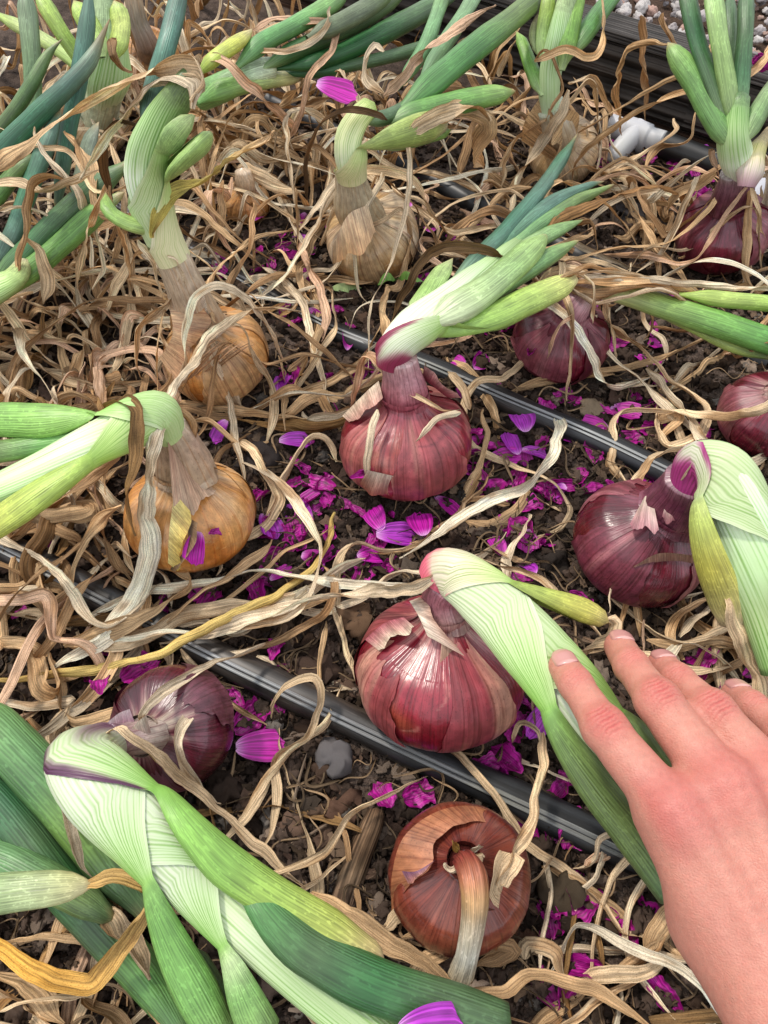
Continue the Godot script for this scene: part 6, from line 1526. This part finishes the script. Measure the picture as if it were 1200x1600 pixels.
	rib([v(-144.2,8,-22.9), v(-125.5,14,-24.6), v(-104.8,18,-22.2), v(-89.5,12,-12.6)], 7, TAN)
	rib([v(-144.2,12,-12.6), v(-128.3,14,-8.6), v(-112.6,12,2.8)], 9, TAN)
	rib([v(-134.5,16,-1), v(-121.2,18,-4.7), v(-104.1,16,-5.7)], 6, STRAW)
	rib([v(-98.3,30,-31.3), v(-85.8,34,-19.2), v(-80.8,26,-10.1)], 10, STRAW)
	rib([v(-92,14,-10.5), v(-80.5,18,-2.8), v(-70.6,16,6.4)], 9, TAN)
	rib([v(-108.9,8,-4.8), v(-94.9,12,0.9), v(-84.8,10,10.1)], 7, BROWN)
	# fine ones between, thickest at the left and along the back
	var patches := [
		[v(-189.7,6,-342.5), 0.10, 34, 0.022], [v(-174.6,6,-261.5), 0.08, 16, 0.02], [v(-156.7,6,-159.2), 0.06, 16, 0.014], [v(-89.5,6,-554.3), 0.09, 26, 0.03],
		[v(-226.9,6,-503.6), 0.12, 22, 0.05], [v(24.6,6,-545.5), 0.10, 14, 0.016], [v(-101.2,6,-299.9), 0.06, 10, 0.014], [v(108.4,6,-545.5), 0.08, 14, 0.02],
		[v(189.1,6,-503.6), 0.08, 14, 0.016], [v(-299.2,6,-673), 0.14, 22, 0.05], [v(-199.5,6,-673), 0.10, 14, 0.05], [v(-21.5,6,-640.9), 0.12, 18, 0.04], [v(-55.4,6,-480.1), 0.07, 10, 0.02], [v(-202.4,6,-299.9), 0.07, 12, 0.02], [v(-169.7,6,-402.8), 0.05, 10, 0.03], [v(197.8,6,-377.6), 0.06, 8, 0.016], [v(139.9,6,-152.5), 0.04, 9, 0.012], [v(-118,6,-21), 0.04, 9, 0.010],
		[v(86,6,-16.9), 0.035, 7, 0.008], [v(-23.4,6,-331.4), 0.07, 9, 0.010], [v(-147,6,-743.2), 0.14, 20, 0.05], [v(54,6,-222.6), 0.03, 5, 0.008], [v(-83,6,-159.2), 0.04, 5, 0.012], [v(112.5,6,-299.9), 0.06, 5, 0.008], [v(-260,0,-230), 0.12, 30, 0.02], [v(-220,0,-60), 0.10, 22, 0.015], [v(-60,0,20), 0.09, 14, 0.012], [v(210,0,-60), 0.10, 20, 0.012], [v(330,0,-330), 0.12, 16, 0.02], [v(-420,0,-420), 0.14, 24, 0.03]]
	for e in [
		[v(-191.1,6,-331.4), 0.13, 34, 0.035], [v(-249.2,6,-480.1), 0.15, 20, 0.07], [v(-133.1,6,-545.5), 0.13, 30, 0.05], [v(-21.3,6,-630.5), 0.14, 20, 0.05], [v(-158.7,6,-180.3), 0.08, 22, 0.022], [v(-131.2,6,-299.9), 0.08, 16, 0.03],
		[v(120,6,-480.1), 0.12, 18, 0.03], [v(189.4,6,-415.9), 0.09, 14, 0.03], [v(-49.5,6,-377.6), 0.11, 14, 0.02], [v(146.2,6,-299.9), 0.07, 9, 0.016], [v(146.7,6,-155.9), 0.05, 10, 0.016], [v(77.5,6,-528.3), 0.10, 12, 0.03], [v(-121.8,6,-16.9), 0.05, 10, 0.016], [v(78.8,6,-16.9), 0.04, 8, 0.010], [v(-84.3,6,-169.6), 0.05, 6, 0.014], [v(8.2,6,-377.6), 0.10, 8, 0.014]]:
		for k in e[2]:
			var r: float = e[1] * sqrt(rng.randf())
			var an := rng.randf() * TAU
			var col: Color = [STRAW, STRAW, TAN, PALE, PALE, ROSY, BROWN, CREAM][rng.randi() % 8]
			arch(e[0] + Vector3(cos(an) * r, 0, sin(an) * r), rng.randf_range(0.07, 0.19), rng.randf_range(3.5, 8.0), col, e[3])
	for e in patches:
		for k in e[2]:
			var r: float = e[1] * sqrt(rng.randf())
			var an := rng.randf() * TAU
			var q: Vector3 = e[0] + Vector3(cos(an) * r, 0, sin(an) * r)
			if q.x * OVER.x + q.z * OVER.z < BACK + 0.02:
				continue
			var col: Color = [STRAW, TAN, TAN, BROWN, Color(0.62,0.49,0.33), ROSY, PALE][rng.randi() % 7]
			wander(q, rng.randf_range(0.045, 0.14), rng.randf_range(3.5, 9.5), col, e[3], 0.38)

func petals() -> void:
	put(heap, "dry_leaf_litter", M.dry).set_meta("kind", "stuff")
	petal(v(-52.9,8,-95.7), 21, 96, 2, 4, 6, 1.15, "large bright magenta petal lying right of the dark purple onion")
	petal(v(-3.3,11,-210.4), 18, 200, 0, 20, -20, 1.1, "upright magenta petal at the left of the trio before the middle onion")
	petal(v(6.2,10,-201), 21, 95, 1, 8, 10, 1.1, "pale violet petal lying flat in the trio before the middle onion")
	petal(v(18.4,15,-205.5), 21, 188, 2, 12, 0, 1.1, "bright magenta petal standing in the trio before the middle onion")
	petal(v(-82,50,-169.6), 16, -20, 0, 52, 0, 1.15, "magenta petal stuck on the front of the folded yellow onion")
	petal(v(75.9,18,-268.9), 20, 182, 1, 14, 0, 1.25, "violet petal standing beside the middle hose")
	petal(v(70.3,12,-260.3), 18, 195, 4, 12, 10, 1.0, "pale lilac petal leaning beneath the standing violet one")
	petal(v(82.9,7,-255.3), 17, 82, 1, 5, -10, 0.95, "violet petal pointing right below the standing one by the hose")
	petal(v(-24.7,128,-405.4), 22, 80, 2, 5, 20, 1.2, "magenta petal resting on top of the pale rear onion's stem")
	petal(v(-88.6,14,-457.9), 15, 175, 0, 30, 0, 1.2, "magenta petal before the half buried pale onion")
	petal(v(33.8,10,-451.3), 17, 170, 0, 30, -10, 1.3, "ribbed magenta petal right of the pale rear onion")
	petal(v(72.7,8,-486.4), 15, 120, 2, 10, 10)
	petal(v(70.7,12,-179.8), 14, 195, 1, 35, 10, 1.0, "violet petal standing between the big red onion and the purple one")
	petal(v(0.3,8,-74.5), 14, 210, 8, 10, 0, 1.5, "left crumpled petal of the pair by the stick")
	petal(v(14.4,8,-75.8), 14, 110, 10, 10, 0, 1.5, "right crumpled petal of the pair by the stick")
	petal(v(-121.1,22,-116.1), 13, 200, 7, 30, 0, 1.5, "dark violet petal at the back of the dark purple onion")
	petal(v(-110.1,12,-128.3), 18, 130, 9, 0, 0, 1.4)
	petal(v(-50.4,8,-139.9), 12, 170, 6, 20, 0, 1.4)
	petal(v(-50.7,7,-180.8), 13, 125, 0, 5, 5, 0.8)
	petal(v(-45.2,7,-202.9), 14, 120, 6, 5, 0, 1.0)
	petal(v(-26.7,7,-190), 13, 140, 7, 5, 0, 1.1)
	petal(v(-17.6,7,-177.2), 12, 175, 9, 5, 0, 1.0)
	petal(v(-84.7,7,-164.9), 20, 160, 8, 5, 0, 1.0)
	petal(v(-91.1,10,-269.3), 15, -30, 1, 20, 0, 1.0, "two toned violet petal behind the folded yellow onion")
	petal(v(-133.5,40,-238.2), 18, 190, 0, 30, 0, 1.3, "magenta petal under the fallen stem of the folded yellow onion")
	petal(v(-48.8,10,-261.9), 18, 95, 1, 5, 0, 1.1, "violet petal under the dry loop left of the middle onion")
	petal(v(14.6,50,5), 22, 92, 1, 4, 0, 1.3, "large violet petal lying on the huge green stem at the bottom")
	petal(v(244.7,92,-507.5), 20, 160, 7, 40, 0, 1.5, "purple petal caught in the leaves at the right edge")
	petal(v(190.1,108,-470.3), 10, 180, 7, 30, 0, 1.5)
	petal(v(274.7,60,-572), 18, 200, 6, 20, 0, 1.3)
	petal(v(-77,44,-180.6), 7, 120, 7, 30, 0, 1.3)
	petal(v(-169.4,8,-200.7), 14, 200, 6, 20, 0, 1.2)
	petal(v(-173.1,8,-158.3), 9, 120, 6, 0, 0, 1.2)
	petal(v(-111.3,8,-413.3), 14, 200, 6, 20, 0, 1.2)
	petal(v(-94.2,6,-310.2), 14, 100, 7, 0, 0, 1.2)
	petal(v(60.4,8,-308.2), 20, 100, 2, 5, 0, 1.0, "magenta petal tucked under the dry leaf right of the middle onion")
	petal(v(-22,7,-352.8), 14, 160, 6, 0, 0, 1.1)
	# the withered ones, in drifts
	var drifts := [[v(-23.9,6,-230.9), 0.044, 24], [v(-42.9,6,-206.6), 0.03, 12], [v(58.8,6,-239.4), 0.026, 14], [v(99.4,6,-315.4), 0.06, 22], [v(45.4,6,-465.1), 0.05, 14], [v(-53.2,6,-371.6), 0.06, 12],
		[v(68.5,6,-89.7), 0.025, 16], [v(76.8,6,-18.9), 0.022, 10], [v(209.8,6,-535.1), 0.035, 24], [v(-60.5,6,-119.5), 0.014, 6], [v(-107.2,6,-139.5), 0.02, 4], [v(117,6,-331.4), 0.06, 12], [v(147.9,6,-270.8), 0.04, 10], [v(-16.8,6,-396.3), 0.06, 8],
		[v(97.9,6,-198.9), 0.03, 8], [v(-84.8,6,-173.1), 0.02, 6], [v(13,6,-195.1), 0.05, 8], [v(142.9,6,-139.5), 0.03, 5], [v(-91.8,6,-429.4), 0.05, 6]]
	for e in drifts:
		for k in int(e[2] * 1.4):
			var r: float = e[1] * 1.35 * sqrt(rng.randf())
			var an := rng.randf() * TAU
			var q: Vector3 = e[0] + Vector3(cos(an) * r, 0, sin(an) * r)
			q.y = over(q.x, q.z) + 0.0035
			var hit := false
			for b in bulbs:
				if (Vector2(q.x, q.z) - Vector2(b[0].x, b[0].z)).length() < b[1]:
					hit = true
			if hit:
				continue
			petal(q, rng.randf_range(10, 19), rng.randf() * 360, 6 + rng.randi() % 6 if rng.randf() < 0.78 else rng.randi() % 6, rng.randf_range(-12, 25), rng.randf_range(-25, 25), rng.randf_range(0.8, 1.5))

# every loose thing is told apart by its look, the landmark it lies nearest to, the side of it and its rank there
func label_loose() -> void:
	var ranks := ["nearest", "second nearest", "third nearest", "fourth nearest", "fifth nearest", "sixth nearest", "seventh nearest", "eighth nearest", "ninth nearest", "tenth nearest", "eleventh nearest", "twelfth nearest", "thirteenth nearest", "fourteenth nearest", "fifteenth nearest", "sixteenth nearest", "seventeenth nearest", "eighteenth nearest", "nineteenth nearest", "twentieth nearest", "farthest but one", "farthest"]
	var groups := {}
	for e in loose:
		var best := 1e9
		var mark = null
		for l in landmarks:
			var d: float = Vector2(e[1].x - l[1].x, e[1].z - l[1].z).length()
			if d < best:
				best = d
				mark = l
		var rel: Vector3 = e[1] - mark[1]
		var side := "right of" if rel.x > 0 else "left of"
		if absf(rel.z) > absf(rel.x):
			side = "in front of" if rel.z > 0 else "behind"
		var key: String = e[2] + "|" + side + " " + mark[0]
		if not groups.has(key):
			groups[key] = []
		groups[key].append([best, e])
	for key in groups:
		var g: Array = groups[key]
		g.sort_custom(func(a, b): return a[0] < b[0])
		var half: PackedStringArray = key.split("|")
		for k in g.size():
			var e: Array = g[k][1]
			var lab := half[0] + " " + half[1]
			if g.size() > 1:
				lab = ranks[mini(k, 21)] + " " + half[0] + " " + half[1]
			tag(e[0], lab, e[3], e[4])

# ---------------------------------------------------------------- the hand
var hb := []       # bones of the hand: [a, b, radius a, radius b, chain]

func bone_d(p: Vector3, b: Array) -> float:
	var ab: Vector3 = b[1] - b[0]
	var t := clampf((p - b[0]).dot(ab) / ab.length_squared(), 0, 1)
	return (p - b[0] - ab * t).length() - lerpf(b[2], b[3], t)

func smin(a: float, b: float, k: float) -> float:
	var h := maxf(k - absf(a - b), 0.0) / k
	return minf(a, b) - h * h * k * 0.25

# distance to the hand, from the bones listed in ids; chain 0 is the palm and the arm, 1 to 5 the fingers, 6 the raised tendons
func hand_d(p: Vector3, ids: PackedInt32Array) -> float:
	var d := PackedFloat32Array([1.0, 1.0, 1.0, 1.0, 1.0, 1.0, 1.0])
	for i in ids:
		var b: Array = hb[i]
		var c: int = b[4]
		d[c] = smin(d[c], bone_d(p, b), 0.008 if c == 0 else 0.003)
	var r: float = d[0]
	for c in range(1, 6):
		r = smin(r, d[c], 0.0032 if c < 5 else 0.010)
	return smin(r, d[6], 0.005)

func hand() -> void:
	var o := thing("person", "bare hand reaching in from the lower right, fingers resting on the green stem", "person", v(134.5,0,-38.9))
	var fingers := [
		[v(63.7,81,-102.4), v(65.4,86,-93.8), v(70.6,93,-76.1), v(85.5,98,-49.7), 5.0, 5.5, 6.6, 8.0],
		[v(87.1,74,-113.3), v(86.4,84,-101.1), v(88.8,95,-84.3), v(101.1,101,-55.9), 5.1, 5.7, 6.7, 8.2],
		[v(101.2,74,-105.7), v(101.4,84,-96), v(105.6,95,-80.9), v(118.1,99,-57.9), 4.9, 5.4, 6.4, 7.9],
		[v(125.3,74,-94.6), v(125.4,82,-87.2), v(128.8,91,-73.9), v(135,95,-57.8), 4.6, 5.1, 6.0, 7.6]]
	var wrist := [v(105.8,96,-1.4), v(114.7,99,-3.5), v(125.9,99,-7), v(138.6,96,-11.4)]
	var c := 1
	for f in fingers:
		for s in 3:
			hb.append([f[s], f[s + 1], f[4 + s] * 0.001, f[5 + s] * 0.001, c])
		var up := Vector3(0.05, 1, 0.12).normalized()
		hb.append([f[2] + up * 0.0012, f[2] + up * 0.0012 + (f[3] - f[2]) * 0.06, f[6] * 0.00097, f[6] * 0.00094, c])
		# pads under the phalanges
		hb.append([f[0].lerp(f[1], 0.1) - up * 0.0012, f[0].lerp(f[1], 0.6) - up * 0.0014, f[4] * 0.00092, f[4] * 0.00092, c])
		hb.append([f[2].lerp(f[3], 0.3) - up * 0.002, f[2].lerp(f[3], 0.75) - up * 0.003, f[6] * 0.00094, f[6] * 0.00098, c])
		# metacarpal, knuckle and tendon
		var w: Vector3 = wrist[c - 1]
		hb.append([f[3] - up * 0.002, w - up * 0.003, 0.0088, 0.0112, 0])
		hb.append([f[3] - up * 0.007, w - up * 0.010, 0.0084, 0.0108, 0])
		hb.append([f[3] + up * 0.0036, f[3] + up * 0.0036 + (w - f[3]) * 0.06, 0.0063, 0.0056, 0])
		hb.append([f[3] + up * 0.0066 + (w - f[3]) * 0.08, w + up * 0.0078, 0.0024, 0.0026, 6])
		c += 1
	# thumb, tucked under the palm against the stem
	var th := [v(109.7,86,-3.7), v(95.4,80,-22.4), v(99.4,70,-38.7), v(99.9,64,-55.6)]
	hb.append([th[0], th[1], 0.0112, 0.0098, 5])
	hb.append([th[1], th[2], 0.0094, 0.0080, 5])
	hb.append([th[2], th[3], 0.0078, 0.0066, 5])
	hb.append([th[0].lerp(th[1], 0.5), fingers[0][3].lerp(wrist[0], 0.45) - Vector3(0, 0.006, 0), 0.011, 0.010, 0])
	# carpus and forearm
	hb.append([wrist[0], wrist[3], 0.0130, 0.0122, 0])
	var f1: Vector3 = v(137.4,104,30.9)
	var f2: Vector3 = v(162.8,104,24.1)
	var e: Vector3 = (f1 - wrist[0]).normalized() * 0.09
	hb.append([wrist[0] + Vector3(0, -0.004, 0), f1, 0.0128, 0.017, 0])
	hb.append([wrist[3] + Vector3(0, -0.004, 0), f2, 0.0125, 0.017, 0])
	hb.append([(wrist[1] + wrist[2]) * 0.5 + Vector3(0, -0.002, 0), (f1 + f2) * 0.5, 0.0145, 0.022, 0])
	hb.append([f1, f1 + e, 0.020, 0.027, 0])
	hb.append([f2, f2 + e, 0.020, 0.027, 0])
	hb.append([(f1 + f2) * 0.5, (f1 + f2) * 0.5 + e, 0.026, 0.034, 0])
	# ---- surface nets
	var cell := 0.00075
	var lo := Vector3.ONE * 9
	var hi := Vector3.ONE * -9
	for b in hb:
		for q in 2:
			lo = lo.min(b[q] - Vector3.ONE * b[2 + q])
			hi = hi.max(b[q] + Vector3.ONE * b[2 + q])
	lo -= Vector3.ONE * 0.004
	hi += Vector3.ONE * 0.004
	var bs := 5
	var nb := Vector3i(((hi - lo) / (cell * bs)).ceil())
	var nx := nb.x * bs + 1
	var ny := nb.y * bs + 1
	var nzz := nb.z * bs + 1
	var val := PackedFloat32Array()
	val.resize(nx * ny * nzz)
	val.fill(1.0)
	var sy := nx
	var sz := nx * ny
	var all := PackedInt32Array(range(hb.size()))
	var live := []
	var reach := cell * bs * 0.9 + 0.002
	for bz in nb.z:
		for by in nb.y:
			for bx in nb.x:
				var ctr := lo + Vector3(bx + 0.5, by + 0.5, bz + 0.5) * cell * bs
				var near := PackedInt32Array()
				var best := 1.0
				for i in all:
					var d := bone_d(ctr, hb[i])
					best = minf(best, d)
					if d < reach + 0.013:
						near.append(i)
				if best > reach + 0.006 or near.is_empty():
					continue
				if absf(hand_d(ctr, near)) > reach + 0.002:
					if hand_d(ctr, near) < 0:
						for z in bs + 1:
							for y in bs + 1:
								for x in bs + 1:
									var k := (bz * bs + z) * sz + (by * bs + y) * sy + bx * bs + x
									if val[k] == 1.0:
										val[k] = -1.0
					continue
				live.append(Vector3i(bx, by, bz))
				for z in bs + 1:
					for y in bs + 1:
						for x in bs + 1:
							var k := (bz * bs + z) * sz + (by * bs + y) * sy + bx * bs + x
							if absf(val[k]) == 1.0:
								val[k] = hand_d(lo + Vector3(bx * bs + x, by * bs + y, bz * bs + z) * cell, near)
	var vid := PackedInt32Array()
	vid.resize(nx * ny * nzz)
	vid.fill(-1)
	var pts := PackedVector3Array()
	var idx := PackedInt32Array()
	var off := [0, 1, sy, sy + 1, sz, sz + 1, sz + sy, sz + sy + 1]
	for b in live:
		for z in bs:
			for y in bs:
				for x in bs:
					var k: int = (b.z * bs + z) * sz + (b.y * bs + y) * sy + b.x * bs + x
					var neg := 0
					for q in 8:
						if val[k + off[q]] < 0:
							neg += 1
					if neg == 0 or neg == 8:
						continue
					var s := Vector3.ZERO
					var n := 0
					for ax in 3:
						var d: int = [1, 2, 4][ax]
						for q in 8:
							if q & d:
								continue
							var va := val[k + off[q]]
							var vb := val[k + off[q | d]]
							if (va < 0) != (vb < 0):
								var t := va / (va - vb)
								var w := Vector3(q & 1, (q >> 1) & 1, (q >> 2) & 1)
								w[ax] = t
								s += w
								n += 1
					vid[k] = pts.size()
					pts.append(lo + (Vector3(b.x * bs + x, b.y * bs + y, b.z * bs + z) + s / n) * cell)
	for b in live:
		for z in bs:
			for y in bs:
				for x in bs:
					var k: int = (b.z * bs + z) * sz + (b.y * bs + y) * sy + b.x * bs + x
					var va := val[k]
					for ax in 3:
						var vb: float = val[k + [1, sy, sz][ax]]
						if (va < 0) == (vb < 0):
							continue
						var s1: int = [sy, sz, 1][ax]
						var s2: int = [sz, 1, sy][ax]
						if k - s1 - s2 < 0:
							continue
						var q0 := vid[k]
						var q1 := vid[k - s1]
						var q2 := vid[k - s1 - s2]
						var q3 := vid[k - s2]
						if q0 < 0 or q1 < 0 or q2 < 0 or q3 < 0:
							continue
						if va < 0:      # outside lies along +axis
							idx.append_array([q0, q2, q1, q0, q3, q2])
						else:
							idx.append_array([q0, q1, q2, q0, q2, q3])
	# ---- a finer mesh over the finger joints, where the skin folds
	for level in 2:
		var cut := PackedInt32Array()
		var mids := {}
		for i in range(0, idx.size(), 3):
			var ctr := (pts[idx[i]] + pts[idx[i + 1]] + pts[idx[i + 2]]) / 3.0
			var split := false
			for f in fingers:
				if ctr.distance_to(f[2]) < 0.0115 or ctr.distance_to(f[1]) < 0.0085:
					split = true
			if not split:
				cut.append_array([idx[i], idx[i + 1], idx[i + 2]])
				continue
			var m := PackedInt32Array()
			for q in 3:
				var e0 := idx[i + q]
				var e1 := idx[i + (q + 1) % 3]
				var key := Vector2i(mini(e0, e1), maxi(e0, e1))
				if not mids.has(key):
					mids[key] = pts.size()
					pts.append((pts[e0] + pts[e1]) * 0.5)
				m.append(mids[key])
			cut.append_array([idx[i], m[0], m[2], m[0], idx[i + 1], m[1], m[2], m[1], idx[i + 2], m[0], m[1], m[2]])
		idx = cut
	# ---- creases, colour
	var nrm := PackedVector3Array()
	nrm.resize(pts.size())
	for i in range(0, idx.size(), 3):
		var n := (pts[idx[i + 2]] - pts[idx[i]]).cross(pts[idx[i + 1]] - pts[idx[i]])
		for q in 3:
			nrm[idx[i + q]] += n
	var col := PackedColorArray()
	var uv := PackedVector2Array()
	for i in pts.size():
		var p := pts[i]
		var n := nrm[i].normalized()
		var base := Color(0.78, 0.535, 0.47)
		var red := 0.0
		var line := 0.0
		var push := 0.00012 * n3(p, 420.0) + 0.00008 * n3(p, 1500.0)
		for f in fingers:
			var dir: Vector3 = (f[2] - f[3]).normalized()
			var up := (Vector3(0.05, 1, 0.15) - dir * dir.dot(Vector3(0.05, 1, 0.15))).normalized()
			var side := dir.cross(up)
			for jt in [[f[2], 1.0], [f[1], 0.6]]:
				var q: Vector3 = p - jt[0]
				if q.length() > 0.016:
					continue
				var a := q.dot(dir) * 1000.0
				var l := q.dot(side) * 1000.0
				var top := smoothstep(0.25, 0.7, n.dot(up))
				var hold := exp(-l * l / 19.0) * top * smoothstep(8.0, 5.0, absf(a))
				var bow := 0.05 * l * l * signf(a) * -1.0
				var wob := 0.6 * nz.get_noise_2d(l * 28, jt[1] * 90 + f[4] * 50)
				for g in [[-5.4, 0.5], [-3.6, 0.9], [-2.2, 0.6], [-0.6, 1.0], [1.1, 0.7], [2.7, 1.0], [4.6, 0.7]]:
					var x: float = (a - g[0] * 0.86 * jt[1] + bow * absf(g[0]) * 0.22 + wob) / 0.30
					push -= 0.00036 * g[1] * jt[1] * hold * exp(-x * x)
					line = maxf(line, g[1] * jt[1] * hold * exp(-x * x))
				push += 0.00025 * hold * exp(-a * a / 18.0)
				red = maxf(red, 0.55 * jt[1] * exp(-(a * a + l * l) / 70.0) * top)
			var kq: Vector3 = p - f[3]
			red = maxf(red, 1.0 * exp(-kq.length_squared() / 0.00016) * smoothstep(0.1, 0.7, n.y))
			red = maxf(red, 0.35 * exp(-(p - f[0]).length_squared() / 0.00010))
		red += 0.42 * n3(p, 70.0) + 0.32 * n3(p, 240.0) + 0.26 * n3(p, 700.0) + 0.3 * line
		var cc := base.lerp(Color(0.72, 0.30, 0.30), clampf(red, 0, 1))
		cc = cc.lerp(Color(0.85, 0.66, 0.58), clampf(0.5 * n3(p + Vector3.ONE, 90.0), 0, 0.5))
		var vein := smoothstep(0.10, 0.0, absf(n3(Vector3(p.x + p.z * 0.5, 0, p.z * 0.35), 38.0))) * smoothstep(-0.075, -0.04, p.z) * smoothstep(0.5, 0.9, n.y)
		cc = cc.lerp(Color(0.66, 0.54, 0.55), vein * 0.22)
		push += vein * 0.0005
		col.append(cc)
		uv.append(Vector2.ZERO)
		pts[i] = p + n * push
	nrm.fill(Vector3.ZERO)
	for i in range(0, idx.size(), 3):
		var n := (pts[idx[i + 2]] - pts[idx[i]]).cross(pts[idx[i + 1]] - pts[idx[i]])
		for q in 3:
			nrm[idx[i + q]] += n
	for i in nrm.size():
		nrm[i] = nrm[i].normalized()
	var a := Acc.new()
	a.p = pts; a.n = nrm; a.c = col; a.uv = uv; a.i = idx
	var palm := put(a, "hand", M.hand, o)
	# ---- nails: thin plates on the last joints
	for f in fingers:
		var dir: Vector3 = (f[0] - f[1]).normalized()
		var up := (Vector3(0.0, 1, 0.25) - dir * dir.dot(Vector3(0.0, 1, 0.25))).normalized()
		var side := dir.cross(up)
		var s := Acc.new()
		var p := PackedVector3Array(); var cl := PackedColorArray(); var uu := PackedVector2Array()
		var r: float = f[4] * 0.001
		for j in 19:
			var t := j / 18.0
			for i in 17:
				var u := i / 8.0 - 1.0
				var half := 0.92 * pow(clampf(1.0 - pow(absf(t * 2 - 1), 5.0), 0.02, 1), 0.5)
				var an := u * half
				var fwd := lerpf(-1.1, 0.95, t) * r + (0.06 * r * (1 - u * u) * (1 if t > 0.5 else -1))
				var from: Vector3 = f[0] + dir * fwd * 1.0
				var ray := (up * cos(an) + side * sin(an)).normalized()
				if t > 0.7: ray = (ray + dir * (t - 0.7) * 1.3).normalized()
				var d := r * 0.3
				from -= dir * (0.0 if t < 0.5 else (t - 0.5) * r * 0.7)
				for it in 14:
					d -= hand_d(from + ray * d, all) * 0.9
				var rim := maxf(absf(u), absf(t * 2 - 1))
				var lift := 0.00050 * (1.0 - smoothstep(0.80, 1.0, rim)) - 0.00022 * smoothstep(0.86, 1.0, rim) + (0.0004 * smoothstep(0.82, 0.95, t))
				p.append(from + ray * (d + lift))
				var cc := Color(0.72, 0.51, 0.49).lerp(Color(0.78, 0.62, 0.57), smoothstep(0.84, 0.97, t))
				cc = cc.lerp(Color(0.78, 0.58, 0.55), smoothstep(0.22, 0.12, t) * (1.0 - u * u))
				cl.append(cc)
				uu.append(Vector2(u, t))
		grid(s, p, 16, 18, cl, uu, false)
		put(s, "fingernail", M.nail, palm)
